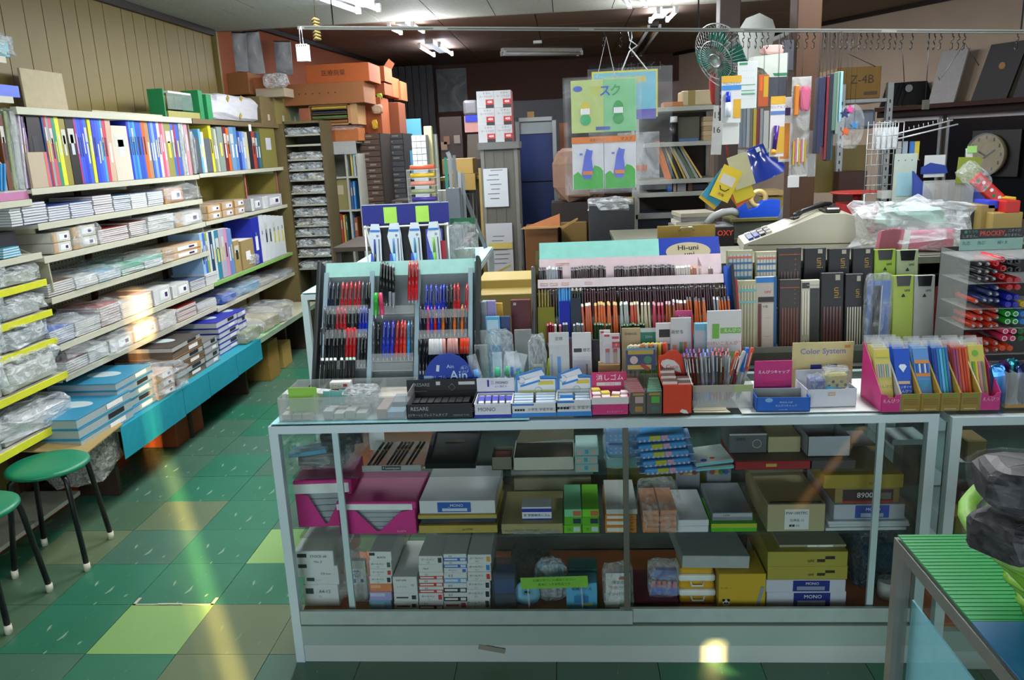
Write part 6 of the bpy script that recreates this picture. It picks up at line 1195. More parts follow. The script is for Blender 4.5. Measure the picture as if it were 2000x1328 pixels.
tag(box('dark_case',(-2.60,Yof(6,-2.5,1.31),1.3155),(.2,.22,.11),M('#16161c')), 'dark case on the shelf above the yellow-edged ones, left edge', 'case')
t=thing('pen_display', 'triangular white stand with a pink foot and blue pens at the left edge', 'stand',(XF-.06,Yof(30,XF,1.56),1.5605));poly('side',[(-.13,0),(.13,0),(.13,.05),(-.10,.24),(-.13,.24)],.004,M('#b4b4b0'),t,(.03,0,0),axis='x');box('foot',(.036,0,0),(.004,.26,.035),M('#b8749a'),t);box('shelf',(-.04,0,.035),(.14,.25,.004),M('#c4c4c0'),t)
for i in range(3):tag(box('blue_pen',(XF-.02,Yof(4+7*i,XF,1.6),1.605),(.008,.010,.12),M('#2f8ac4'),None,rot=(-.25,0,0)), 'light blue pen in the triangular stand', 'pen', 'pens in the triangular stand')
# on top of the units

t=thing('card_board', 'plain beige board standing on the shelf top against the panelling', 'board',(-2.70,(Yof(52,-2.7,1.97)+Yof(134,-2.7,1.97))/2,1.9695),rot=(0,-.02,0));box('board',(0,0,0),(.012,Yof(134,-2.7,1.97)-Yof(52,-2.7,1.97),.215),M('#b4a888',.7),t,bev=.002)
tag(box('flat_board',(-2.60,4.75,1.9695),(.2,1.0,.012),M('#b9b69c',.6)), 'long pale board lying on the shelf top', 'board')
ya,yb=Yof(318,-2.5,1.97),Yof(412,-2.5,1.97)
t=thing('green_tray_box', 'clear box with green ends and a white card on the shelf top', 'box',(-2.60,(ya+yb)/2,1.9695));L=yb-ya
boxes('end',[(.02,-L/2,0,.12,-L/2+.012,.17)],M('#17804a'),t);boxes('end',[(.0,L/2-.20,0,.12,L/2-.14,.19)],M('#17804a'),t);boxes('end',[(.0,L/2-.08,0,.12,L/2,.17)],M('#1f8a50'),t)
box('tray',(0,-.05,0),(.23,L-.2,.04),M('#9a9454'),t);box('window',(.115,-.12,.05),(.003,L*.5,.10),film((150,170,160),.35,.1),t);box('white_card',(.05,-.10,.15),(.12,L*.45,.012),WHITE,t)
ya,yb=Yof(413,-2.5,1.97),Yof(510,-2.5,1.97)
t=thing('cloth_bundle', 'white quilted cloth bundle in a bag beside the green-ended box', 'bundle',(-2.60,(ya+yb)/2,1.9695));bag('bundle',(0,0,0),(.26,yb-ya,.20),M('#c9c9cc',.8,bump=.5,scale=10),t,v=2,flat=.5,amp=.10)
for(u,z)in((-.2,.15),(.05,.16),(.0,.03)):box('gold_mark',(.128,u,z),(.004,.045,.03),M('#a08a2c'),t,rot=(.78,0,0))
for(a,b_,yt,X,c,l)in((512,540,190,-2.52,'#7a6a44','brown carton beside the cloth bundle'),(541,585,186,-2.50,'#8a7c48','kraft carton with a bagged front on the far shelf top'),(587,606,195,-2.50,'#8a9a70','green-grey carton at the end of the shelf top')):
 ya,yb=Yof(a,X,1.97),Yof(b_,X,1.97);yb=min(yb,7.4)
 t=thing('carton',l, 'carton',(X-.13,(ya+yb)/2,1.9705));box('body',(0,0,0),(.26,yb-ya-.01,hY(yt,X,(ya+yb)/2,1.97)),M(c,.75),t,bev=.003);box('label',(.131,0,.03),(.001,.05,.05),M('#c4c0a8'),t)
# papers hanging on shelf ends

tag(box('price_tag',(XF+.004,Yof(487,XF,1.93),1.90),(.001,.05,.05),WHITE), 'white price tag under the top board of the farther section', 'tag')
# ---------------------------------------------------------------- stools

stool('green round stool with black legs, the farther of the two',(-2.28,3.10),.46,.2)
stool('green round stool with black legs, cut by the left edge',(-2.30,2.66),.46,.1)
# ---------------------------------------------------------------- tray tower and white cubby unit facing the camera

YT=7.02
x0,x1=Xof(570,YT,1.3),Xof(640,YT,1.3);w=x1-x0;ztop=Zof(238,x0,YT)
t=thing('tray_tower', 'olive tower of letter trays full of clear bags at the end of the wall shelves', 'rack',((x0+x1)/2,YT,0))
for s in(-1,1):box('side_board',(s*(w/2),.15,0),(.016,.32,ztop),M('#5a5034',.6),t)
box('top_board',(0,.15,ztop-.02),(w,.32,.02),M('#6a5c38',.6),t);box('back_board',(0,.31,0),(w,.01,ztop),M('#3a3424',.7),t)
ys_=[264,284,312,332,352,377,400,421,441,460,480,500,524]
for i,yy in enumerate(ys_):
 z=Zof(yy,x0,YT)
 box('tray',(0,.14,z-.012),(w-.02,.30,.005),M('#a9a894',.5),t);box('tray_lip',(0,-.014,z-.014),(w-.02,.004,.016),M('#b4b4a0',.5),t)
 for k in range(2 if i!=1 else 0):
  u=thing('bagged_cards', 'crumpled clear bag on the %s tray of the tower, %s half'%(('top','second','third','fourth','fifth','sixth','seventh','eighth','ninth','tenth','eleventh','twelfth','lowest')[i],('left','right')[k]), 'bag',((x0+x1)/2+(-.25+.5*k)*w*.9,YT+.08,z-.006))
  bag('bag',(0,0,0),(w*.5,.26,.066),CLEARD,u,v=i+3*k,amp=.2);box('cards',(0,.02,0),(w*.36,.2,.034),M(('#c4c8c8','#8a9aa4','#b4a88a')[(i+k)%3],.6),u)
YE=7.35
x0,x1=Xof(600,YE,1.2),Xof(706,YE,1.2);xm=Xof(684,YE,1.2);xl_=Xof(640,YE,1.2)
t=thing('cubby_unit', 'white open cubby shelf with a blank header board behind the tray tower', 'shelf',((x0+x1)/2,YE,0));ox=-t.location.x;zt=Zof(275,x1,YE)
CW=M('#a8a89c',.55)
for x in(x0,xl_,xm,x1):box('upright',(x+ox,.16,0),(.018,.32,Zof(300,x,YE)),CW,t)
box('header_board',((Xof(622,YE,1.6)+x1)/2+ox,-.005,Zof(300,x1,YE)),(x1-Xof(622,YE,1.6),.02,zt-Zof(300,x1,YE)),M('#9fa09c',.5),t);box('top_board',((x0+x1)/2+ox,.16,zt-.02),(x1-x0,.32,.018),CW,t)
text('L',.06,M('#1a2fa8',var=0),t,(Xof(626,YE,1.6)+ox,-.017,zt-.06),bold=.004)
for yy in(343,408,474,530):box('shelf',((x0+x1)/2+ox,.16,Zof(yy,x1,YE)-.02),(x1-x0,.31,.018),CW,t)
box('back_board',((x0+x1)/2+ox,.325,0),(x1-x0,.01,zt-.02),M('#77766a',.6),t)
def facing(items,Y,Z,D,name='book',cat='book',lab=''):
 for a,b_,yt,c,l in items:
  X0,X1=Xof(a,Y,Z),Xof(b_,Y,Z);h=hz(yt,(a+b_)/2,Y,Z)
  t=thing(name,l+lab,cat,((X0+X1)/2,Y,Z));box('cover',(0,D/2,0),(X1-X0-.001,D,h),S2(c),t,bev=.001);box('spine_print',(0,-.0006,h*.5),((X1-X0)*.5,.0008,h*.3),M('#b4a88a'),t)
sz=lambda yy:Zof(yy,x1,YE)-.0015
facing([(641,646,418,'#1f2f6a','navy book, leftmost'),(647,652,416,'#6a1c28','dark red book, second'),(653,663,414,'#5a1420','wide dark red book, third'),(663,668,418,'#b4605a','salmon book, fourth'),(669,673,418,'#a83a2c','red book, fifth'),(674,678,420,'#c49a4a','amber book, sixth'),(679,682,422,'#3a5a4a','green book, last')],YE+.01,sz(474),.2,lab=' in the lowest visible cubby')
facing([(641,651,352,'#b8a834','yellow folder at the left'),(652,682,350,'#8a8250','olive folder filling the right')],YE+.03,sz(408),.2, 'folder', 'folder', ' of the middle cubby')
facing([(688,692,356,'#2a4a8a','dark blue book, left'),(693,697,354,'#2f7ab4','blue book, right')],YE+.01,sz(408),.2,lab=' of the narrow cubby column');facing([(688,694,420,'#2f7ab0','tall blue file'),(695,702,425,'#8a4a2c','rust brown file')],YE+.01,sz(474),.2,lab=' in the lower narrow cubby');facing([(687,691,300,'#b4a04a','amber file'),(692,696,300,'#8fb4c4','pale blue file'),(697,702,305,'#a86a4a','brown file')],YE+.01,sz(343),.2,lab=' in the upper narrow cubby')
facing([(602,612,312,'#c4c8c8','white bagged sheet'),(613,632,308,'#9aa4a8','grey bagged stack')],YE+.02,sz(343),.2, 'bagged_stack', 'pack', ' left of the upper cubby')
# things stacked on the cubby unit

Zc_=zt-.0015
t=thing('orange_carton', 'flat orange carton under clear film on the cubby unit', 'carton',((Xof(622,YE,Zc_)+Xof(700,YE,Zc_))/2,YE+.02,Zc_));w=Xof(700,YE,Zc_)-Xof(622,YE,Zc_);h=hz(251,660,YE+.02,Zc_)
box('body',(0,.13,0),(w,.26,h),M('#a8602c',.7),t,bev=.003);box('side_print',(-w*.28,-.0006,0),(w*.4,.001,h),M('#8a4420'),t);bag('film',(0,.12,h*.75),(w*1.02,.28,h*.5),CLEARB,t,v=2)
Zc2=Zc_+h+.03;x0b,x1b=Xof(606,YE,Zc2),Xof(700,YE,Zc2);hh=hz(204,650,YE,Zc2)
t=thing('flat_file', 'wooden flat file with yellow, dark, green and brown sheets in its slots', 'cabinet',((x0b+x1b)/2,YE,Zc2));w=x1b-x0b
boxes('frame',[(-w/2,0,0,-w/2+.01,.3,hh),(w*.30,0,0,w*.36,.3,hh),(-w/2,0,hh-.012,w*.36,.3,hh),(-w/2,0,0,w*.36,.3,.012)],M('#a87a4a',.6),t);box('side_panel',(w*.43,.15,0),(w*.14,.3,hh),M('#b48a5a',.6),t)
for i,c in enumerate(('#8a5420','#4a6a2c','#1c2030','#c4a834')):box('sheet_pile',(-w*.08,.15,.014+hh*.225*i+.01),(w*.72,.29,hh*.10),M(c,.6),t);box('slot_shelf',(-w*.08,.15,.014+hh*.225*i),(w*.74,.29,.006),M('#6a5030'),t)
Zc3=Zc2+hh+.0005
def rbox(label,xa,xb,yt,Y,Z,D,c,tape=None,word=None,name='carton',h=None,flap=False):
 t,w=place(name,label, 'carton',xa,xb,Y,Z);h=h or hz(yt,(xa+xb)/2,Y,Z);box('body',(0,D/2,0),(w,D,h),M(c,.75,scale=8),t,bev=.003)
 if word:text(word,h*.34,M('#3a1a0c',var=0),t,(-w*.06,-.0012,h*.5))
 if tape:box('tape',(0,-.0008,h*.8),(w*.9,.001,h*.06),M(tape),t)
 if flap:poly('flap',[(0,0),(D,0),(D*.9,.06),(0,.08)],.003,M(c,.8),t,(w/2,0,h),(0,.7,0),axis='x')
 return t,h
t,h1=rbox('long brown carton on the flat file with faint printing',512,712,163,YE-.05,Zc3,.45, '#8f5a30',word='・・ ・・・・・ ・・')
t,h2=rbox('long orange carton topping the pile, with dark characters',598,722,124,YE,Zc3+h1+.001,.45, '#a85420',word='医療廃棄')
box('support_post',(0,0,0),(.001,.001,.001),CARD,t)if False else None
for(xa,xb,yb_,yt,Y,c,l)in((722,752,160,129,7.9,'#9a4c1c','orange carton behind the long one'),(724,752,186,162,7.9,'#8a4418','rust carton under the orange one'),(754,768,190,150,8.3,'#a05020','narrow orange carton farther back'),(769,784,196,158,8.6,'#8a5a30','brown carton farthest right of the high pile'),(700,716,260,200,7.75,'#8a3c14','tall rust carton right of the flat file'),(718,748,262,190,7.8,'#94481c','large rust carton with a torn paper on its edge'),(750,782,262,200,8.2,'#7a3c18','dark rust carton above the grey drawers')):
 Z=Zof(yb_,Xof((xa+xb)/2,Y,1.9),Y);rbox(l,xa,xb,yt,Y,Z,.35,c,flap=l.startswith('orange'))
for(x,y,Y,s,c,l)in((738,222,7.74,(.10,.05,.08),'#b4947a','crumpled beige paper on the rust carton'),(733,252,7.74,(.05,.04,.08),'#c49a1c','yellow crumpled paper on the rust carton'),(742,194,7.84,(.05,.04,.05),'#8fae2c','lime crumpled paper at the carton edge')):
 tag(bag('crumpled_paper',at(x,y,Y=Y),s,M(c,.7),None,v=1,amp=.25),l, 'paper')
# cartons left: on the wall shelf end in front of the orange wall

for(xa,xb,yb_,yt,Y,D,c,l)in((419,488,186,143,6.9,.3,'#8a5a2c','brown carton under the black portfolios'),(490,520,186,152,7.0,.3,'#9a5a30','carton beside the brown one before the orange wall'),(500,556,190,172,6.98,.25,'#b4a48a','pale flat bundle on the far cartons')):
 Z=max(1.972,Zof(yb_,Xof((xa+xb)/2,Y,2),Y));rbox(l,xa,xb,yt,Y,Z,D,c)
tag(bag('plastic_bag',at(540,172,Y=6.95),(.2,.12,.12),CLEARD,None,v=3), 'clear bag heaped on the far cartons', 'bag')
for(xa,xb,yb_,yt,Y,l,a)in((453,484,141,62,7.10,'black glossy portfolio leaning on the orange wall, left',.1),(488,518,146,60,7.15,'black ribbed portfolio in film beside the first',-.1),(541,572,148,80,7.6,'black portfolio farther along the orange wall',.05)):
 Z=Zof(yb_,Xof(xa,Y,2.2),Y);t,w=place('portfolio',l, 'portfolio',xa,xb,Y,Z,rz=.3);h=hz(yt,(xa+xb)/2,Y,Z);box('cover',(0,0,0),(w,.02,h),M('#1a1a1c',.25),t,rot=(0,a*.5,0),bev=.003);box('film',(0,-.014,0),(w,.002,h*.96),CLEARB,t,rot=(0,a*.5,0))
# type-case drawer towers

for(xa,xb,yt,Y,c,l,n,yb_)in((706,748,262,7.62,'#4a3628','dark brown tower of shallow type drawers',20,480),(750,792,262,8.1,'#3c4044','dark grey tower of small drawers',13,400),(760,808,392,7.7,'#3a2e26','low tower of dark shallow drawers',10,480)):
 x0,x1=Xof(xa,Y,1.5),Xof(xb,Y,1.5);w=x1-x0;zt_=Zof(yt,x0,Y);zb_=Zof(yb_,x0,Y)
 t=thing('drawer_tower',l, 'cabinet',((x0+x1)/2,Y,0));box('carcass',(0,.25,0),(w,.5,zt_),M('#241c16',.7),t)
 for i in range(n):
  hh=(zt_-zb_)/n;d=box('drawer',(rs.uniform(-.002,.002),-.006,zb_+hh*i+.003),(w-.02,.02,hh-.006),M(c,.55,var=.2,scale=40),t);box('label_holder',(rs.uniform(-.05,.05),-.011,hh*.35),(w*.28,.003,hh*.3),M('#7a6c5a',.5),d)
# ================================================================ behind the counter and the rear rooms

def face(name,label,cat,x0,y0,x1,y1,Y,th_,m,parent=None,z=None,bev=0,rot=(0,0,0)):
 "slab facing the camera covering a pixel rectangle at depth Y"
 a=at(x0,y1,Y=Y);b=at(x1,y1,Y=Y);zt_=Zof(y0,(a.x+b.x)/2,Y);zb_=Zof(y1,(a.x+b.x)/2,Y)if z is None else z
 o=box(name,((a.x+b.x)/2,Y+th_/2,zb_),(b.x-a.x,th_,zt_-zb_),S2(m),parent,rot=rot,bev=bev)
 if label:tag(o,label,cat)
 return o
def fthing(name,label,cat,x0,y0,x1,y1,Y,z=None):
 a=at(x0,y1,Y=Y);b=at(x1,y1,Y=Y);zt_=Zof(y0,(a.x+b.x)/2,Y);zb_=Zof(y1,(a.x+b.x)/2,Y)if z is None else z
 t=thing(name,label,cat,((a.x+b.x)/2,Y,zb_));return t,b.x-a.x,zt_-zb_
WOOD=M('#5a3c20',.6,scale=6,stretch=(6,6,.6),var=.3,bump=.3)
# posts

for(xa,xb,Y,l,m)in((1554,1602,3.62,'light brown square wooden post behind the cash register',M('#3e2408',.75,scale=5,stretch=(8,8,.5),var=.3)),(1404,1444,4.9,'dark wooden post behind the glue packs',M('#33241a',.6,scale=5,stretch=(8,8,.5),var=.3))):
 X0,X1=Xof(xa,Y,2.0),Xof(xb,Y,2.0);t=thing('wooden_post',l, 'post',((X0+X1)/2,Y+.06,0));box('post',(0,0,0),(X1-X0,.12,2.699),m,t,bev=.004)
 if Y>4:box('cap_plate',(0,0,2.60),((X1-X0)*1.35,.16,.06),M('#4a4036'),t)
# hanging rail with hooks

YR=3.25;a,b_=at(582,54,Y=YR),at(2040,62,Y=YR)
rl=thing('hanging_rail', 'grey metal rail hanging from the ceiling across the whole shop', 'rail',a,rot=(0,math.atan2(-(b_.z-a.z),b_.x-a.x),0));L=(b_-a).length
box('rail',(L/2,0,-.007),(L,.016,.013),M('#7a7c72',.4,.5),rl)
for i in range(5):box('track_slot',(L*(.1+.2*i),-.0085,-.003),(L*.18,.001,.004),M('#3a3c38'),rl)
for u in(.05,.55,.97):tag(tube('hanger_rod',[(a.x+(b_.x-a.x)*u,YR,a.z+(b_.z-a.z)*u+.008),(a.x+(b_.x-a.x)*u,YR,2.696)],.003,DARKMETAL), 'thin dark rod holding the long rail, '+('left','middle','right')[[.05,.55,.97].index(u)], 'rod')
HKM=M('#1e1e1c',.4,.1)
hook_me=None
for px in[1390,1401,1414,1428,1440,1452,1464,1477,1489,1500,1532,1546,1560,1576,1590,1612,1630,1645,1655,1666,1681,1693,1704,1716,1727,1739,1750,1762,1782,1815,1826,1838,1861,1873,1884,1988,1180,1213]:
 p=at(px,65,Y=YR);zr=a.z+(b_.z-a.z)*(p.x-a.x)/(b_.x-a.x)-.0075
 if hook_me is None:
  h=tube('rail_hook',[(0,0,0),(0,0,-.008),(.005,0,-.014),(.004,0,-.021),(-.003,0,-.024),(-.004,0,-.030),(.002,0,-.036),(.002,0,-.052),(-.004,0,-.058),(-.007,0,-.048)],.0021,HKM,n=5);hook_me=h.data
 else:h=link('rail_hook',hook_me)
 h.location=(p.x,YR,zr);h.rotation_euler=(0,0,random.uniform(-1,1));tag(h, 'small wire hook on the long rail', 'hook', 'hooks on the long rail')
# white tag, tassel at the left end of the rail

t,w,h=fthing('calendar_tag', 'small white tear-off tag hanging at the left end of the rail', 'tag',581,86,603,119,YR-.02)
box('pad',(0,0,0),(w,.006,h),WHITE,t);box('pad',(.006,.008,-.002),(w,.004,h*.98),M('#c4c4be'),t)
for i in range(5):box('hole_print',(-w*.36+w*.18*i,-.0036,h*.86),(.003,.001,.005),INK,t)
tube('cord',[(-.004,0,h),(-.003,0,h+.05),(0,.012,h+.065),(.006,0,h+.05),(.008,0,h)],.002,WHITE,t,n=5)
p=at(618,62,Y=YR+.1);t=thing('rope_tassel', 'olive rope tassel hanging from the ceiling by a thin cord', 'tassel',(p.x,p.y,p.z))
tube('cord',[(0,0,.04),(.008,0,.25),(.015,0,2.697-p.z)],.0018,M('#5a5030'),t,n=5)
for i in range(7):tube('knot',[(-.012,0,.012*i-.03),(0,-.010,.012*i-.024),(.012,0,.012*i-.03),(0,.010,.012*i-.026),(-.012,0,.012*i-.03)],.006,M('#7a6c38',.8,bump=.6),t,n=6)
# the hanging mask packs

def hbag(label,x0,y0,x1,y1,Y,dens=.16):
 t,w,h=fthing('mask_pack',label, 'pack',x0,y0,x1,y1,Y)
 return t,w,h
t,w,h=hbag('front hanging bag with a yellow and green card over an orange-topped one',1108,148,1252,378,YR)
box('sleeve',(0,-.012,0),(w,.001,h*.98),film((235,240,240),.045,.06,5),t);box('sleeve',(0,.012,.0),(w*1.05,.001,h),film((235,240,240),.045,.06,5),t)
cw,ch=w*.86,h*.44
for i,(c,z,x)in enumerate((('#b8c878',h*.53,-cw*.25),('#7fc48a',h*.53,cw*.25))):box('card',(x+.004,0,z),(cw/2,.003,ch),M(c,.45),t,bev=.001)
for s,u,z,c,sz in(('マ',-.11,.87,'#c4c42c',.050),('ス',.02,.87,'#2f54b4',.046),('ク',.16,.87,'#2f9a4a',.046)):text(s,sz,M(c,var=0),t,(u*w+.004,-.0024,z*h),bold=.001)
lathe('oval_print',[(0,0),(.018,0)],M('#3f5ac0'),t,(-cw*.38,-.002,h*.90),(PI/2,0,0),14).scale=(1,.6,1)
for(x,c1,c2)in((-cw*.27,'#d0c02c','#3fae6a'),(cw*.24,'#2a9a44','#2a9a44')):
 lathe('bottle_print',[(0,0),(.026,0)],M(c1),t,(x,-.0022,h*.72),(PI/2,0,0),16).scale=(.8,1.25,1);lathe('bottle_print',[(0,0),(.024,0)],M(c2),t,(x,-.0026,h*.64),(PI/2,0,0),16).scale=(.9,.9,1);box('white_print',(x,-.0034,h*.685),(.036,.0006,.022),WHITE,t)
box('label_print',(0,-.0022,h*.55),(.055,.0008,.012),M('#4a5ab4'),t)
for x in(-cw*.25,cw*.25):
 box('lower_card',(x+.002,0,h*.04),(cw*.49,.004,h*.45),M('#d4d4d8',.5),t,bev=.001);box('band_print',(x+.002,-.0026,h*.44),(cw*.5,.001,h*.055),M('#d87a2c'),t)
 poly('green_print',[(-cw*.235,h*.045),(cw*.235,h*.045),(cw*.235,h*.20),(cw*.18,h*.235),(cw*.1,h*.25),(cw*.03,h*.17),(-cw*.1,h*.165),(-cw*.16,h*.2),(-cw*.235,h*.17)],.0008,M('#3fae3c'),t,(x+.002,-.0030,0))
 poly('blue_print',[(-.024,.07),(-.016,.052),(.012,.05),(.022,.08),(.016,.13),(.020,.155),(-.002,.168),(-.012,.14)],.0008,M('#5a6ad0'),t,(x,-.0038,h*.02));box('orange_print',(x,-.0046,h*.17),(.038,.0006,.014),M('#d8802c'),t)
 for q in range(2):box('blue_print',(x-.025+.04*q,-.0030,h*.34+.01*q),(.012,.0008,.008),M('#6a80d8'),t)
text('マスク',.016,M('#5a2c10',var=0),t,(cw*.36,-.0040,h*.465));text('かわいい',.014,M('#5a2c10',var=0),t,(-cw*.1,-.0040,h*.465))
tube('cord',[(-.02,0,h*.98),(.018,0,h+.14),(.050,0,h*.98)],.0016,WHITE,t,n=5)
t,w,h=hbag('rear hanging bag with a light blue card edged in yellow',1152,132,1312,372,YR+.05)
box('sleeve',(0,-.01,0),(w,.001,h),film((235,240,240),.06,.06,5),t)
box('card',(-w*.06,0,h*.60),(w*.78,.003,h*.38),M('#d4c63c'),t);box('card_face',(-w*.06,-.002,h*.615),(w*.74,.001,h*.35),M('#6fb8cc'),t);box('band_print',(-w*.06,-.0030,h*.88),(w*.5,.001,h*.05),M('#c4bc5a'),t);box('violet_print',(w*.16,-.0032,h*.585),(w*.3,.001,h*.08),M('#5a4ab0'),t);box('goods',(w*.1,.0,h*.10),(w*.5,.006,h*.38),film((190,190,190),.4,.2,8),t);box('goods',(w*.10,-.004,h*.16),(w*.2,.002,h*.05),M('#b8643c'),t)
tube('cord',[(-.03,0,h*.98),(.0,0,h+.06),(.03,0,h+.08),(.002,0,h+.10),(-.004,0,h+.13),(.008,0,h+.14),(.010,0,h+.11),(.0,0,h+.075),(.07,0,h*.97)],.0028,WHITE,t,n=6)
# glue packs and the other things hung under the rail

def card(name,label,x0,y0,x1,y1,Y,c,pl=(),tx=(),th_=.004,rz=0,cord=True):
 t,w,h=fthing(name,label, 'pack',x0,y0,x1,y1,Y);t.rotation_euler=(0,0,rz);box('card',(0,0,0),(w,th_,h),S2(c),t,bev=.0008);deco(t,w,h,pl,tx,y=-th_/2)
 if cord:tube('wire',[(0,0,h-.004),(0,-.002,h+.04),(0,0,max(h+.05,2.06-t.location.z))],.0009,HKM,t,n=4)
 return t,w,h
YG=YR-.02;YC='#d8a82c'
t,w,h=card('glue_pack', 'glue pack with a large blue tube print, upper left',1408,148,1446,240,YG, '#d8d8d6',pl=[(.0,.86,1,1,YC),(.0,.70,1,.80,'#3f8ac8'),(.62,.10,1,.5,YC)],tx=[('アロンアルファ',.5,.83,.055,INK)])
cyl('tube',.011,.011,.055,M('#d4dce4',.3),t,(-w*.18,-.012,h*.12),n=12);cyl('tube_cap',.010,.008,.045,M('#1434c8',.3),t,(-w*.18,-.012,h*.40),n=12)
t,w,h=card('glue_pack', 'glue pack with a violet tube, lower right of the first',1502,188,1530,306,YG+.02, '#dcdad6',pl=[(.0,.87,1,1,YC),(.0,.70,1,.76,'#5a7ab4'),(.5,.06,1,.5,YC)],tx=[('アロンアルファ',.5,.82,.05,INK)]);cyl('tube',.008,.010,.09,M('#4a2484',.3),t,(-w*.2,-.01,h*.12),(0,.08,0),n=12);cyl('tube_cap',.010,.008,.02,M('#e0a02c',.3),t,(-w*.24,-.01,h*.04),n=12)
card('glue_pack', 'orange and white glue pack behind the violet one',1520,190,1542,316,YG+.04, '#d8d4cc',pl=[(.1,.05,.9,.6,'#d8862c'),(.1,.72,.9,.84,'#4a2c60')])
card('glue_pack', 'dark card with red and white squares behind the first glue pack',1404,150,1416,236,YG+.03, '#3a3034',pl=[(.1,.6,.9,.66,'#5a7ab4'),(.1,.45,.9,.51,'#b45a5a'),(.1,.3,.9,.36,'#b4a49a')])
card('note_sheet', 'blank white note hanging below the first glue pack',1410,240,1443,282,YG+.01, '#cfcfc8',cord=False)
card('leaflet', 'white leaflet with green lines among the glue packs',1439,120,1477,212,YG+.02, '#cfd4d0',pl=[(.08,.93,.5,.98,'#2f8a5a'),(.08,.50,.9,.515,'#4fa47a'),(.08,.38,.9,.395,'#4fa47a'),(.08,.30,.9,.33,'#4fa47a')],tx=[('・・・・・・',.5,.8,.05,GINK),('・・・・・・',.5,.65,.05,GINK),('・・・・・・',.5,.2,.05,GINK)])
card('glue_pack', 'orange-red long pack right of the leaflet',1480,146,1500,208,YG+.03, '#b4501c',pl=[(.5,.3,.95,.95,'#c49a1c'),(.1,.5,.4,.95,'#d8641c')])
card('dark_card', 'dark grey card hanging behind the glue packs',1500,150,1536,190,YG+.06, '#3c4048')
t,w,h=card('brush_pack', 'long clear pack with orange brush and pink pouch',1540,150,1577,345,YG,film((215,215,210),.35,.15,9),pl=[(.05,.0,.95,.02,'#c4c4bc')]);box('brush',(-w*.25,-.006,h*.62),(.018,.01,h*.30),M('#d0781c'),t,bev=.003);bag('pouch',(w*.18,-.008,h*.66),(.038,.014,.09),M('#c45a7a',.4),t,v=2)
for i in range(7):box('trinket',(-w*.3+w*.1*i,-.004,h*.12+.006*(i%3)),(.006,.006,.09),M(('#c4a42c','#c46a8a','#d4d0b4')[i%3]),t)
card('price_note', 'small white grid note at the foot of the brush pack',1538,344,1560,366,YG-.01, '#d0d0cc',cord=False)
t,w,h=card('clear_pack', 'clear pack with round mirror right of the brush pack',1577,255,1592,345,YG+.01,CLEARB)
for i,(x0,x1,y0,y1,c,l)in enumerate(((1590,1597,152,300,'#20284a','navy'),(1597,1603,150,285,'#2a2448','dark violet'),(1604,1609,150,312,'#7a1c28','dark red'),(1609,1617,145,314,'#17202c','black'),(1617,1621,150,312,'#1c4a5a','dark teal'))):
 card('pencil_sleeve',l+' slim file hanging in the bunch beside the post',x0,y0,x1,y1,YG-.02+.01*i,c,th_=.05)
for i,(x0,x1,y0,y1,c,l)in enumerate(((1621,1628,142,255,'#5a7a68','grey-green'),(1628,1634,140,262,'#7a9484','pale green'),(1633,1640,140,238,'#8fc4d4','light blue dotted'))):card('hanging_strip',l+' long strip hanging right of the dark files',x0,y0,x1,y1,YG,c,th_=.03)
# bag with star ornaments

t,w,h=fthing('ornament_bag', 'clear bag with coloured star ornaments hanging by the wire rack', 'bag',1634,205,1682,290,YG+.05);bag('bag',(0,0,0),(w,.08,h),film((235,240,240),.10,.08,4),t,v=3,flat=.7)
for(px,py,c,n_)in((1661,214,'#d84a94','pink'),(1651,222,'#1c2860','navy'),(1669,245,'#2f7ab4','blue'),(1652,257,'#d85a1c','orange')):
 q=at(px,py,Y=YG-.02);s=thing('star_ornament',n_+' folded star ornament by the wire rack', 'ornament',q)
 poly('star',[((.018 if i%2==0 else .008)*math.sin(i*PI/5),(.018 if i%2==0 else .008)*math.cos(i*PI/5))for i in range(10)],.010,M(c,.5),s)
 tube('thread',[(0,.005,.016),(0,.01,2.04-q.z)],.0006,HKM,s,n=4)
# register, paper and phone on the back counter

BC=thing('back_counter', 'grey-green counter behind the pencil cases carrying the cash register', 'counter',(1.42,3.35,0))
box('carcass',(0,.0,0),(1.96,.46,1.20),M('#4a4c44',.6),BC);box('worktop',(0,-.0,1.20),(2.0,.50,.025),M('#7a7a68',.5),BC)
p0_=at(1475,476,Z=1.262);
rg=thing('cash_register', 'beige electronic cash register with blue and black keys', 'register',(p0_.x+.24,p0_.y+.18,1.2255),-.12)
prof=[(-.26,0),(.24,0),(.25,.05),(.19,.13),(.14,.145),(.05,.145),(-.10,.085),(-.255,.028)]
poly('body',prof,.30,M('#b4b09c',.45,var=.04),rg,(0,-.15,0));box('drawer_line',(-.01,-.1505,.022),(.46,.001,.003),INK,rg)
key_a=math.atan2(.057,.155)
def onslope(u,v,off=.001):return(-.255+u*math.cos(key_a*.98)*1.0,v,.028+u*math.sin(key_a)*1.0+off)
for i in range(4):
 for j in range(7):box('key',onslope(.035+.026*i,-.10+.030*j,.0),(.021,.024,.010),M('#2a3f8a' if(i<2 and j<4)else '#1c1e22' if(i+j)%3 else '#c4c0b0',.4),rg,rot=(0,-key_a,0))
box('display_window',(.10,-.02,.1455),(.06,.20,.022),M('#2a2a24',.25),rg,bev=.006);box('paper_cover',(.02,.06,.125),(.10,.12,.022),M('#b0ac98',.45),rg,bev=.006,rot=(0,-.3,0))
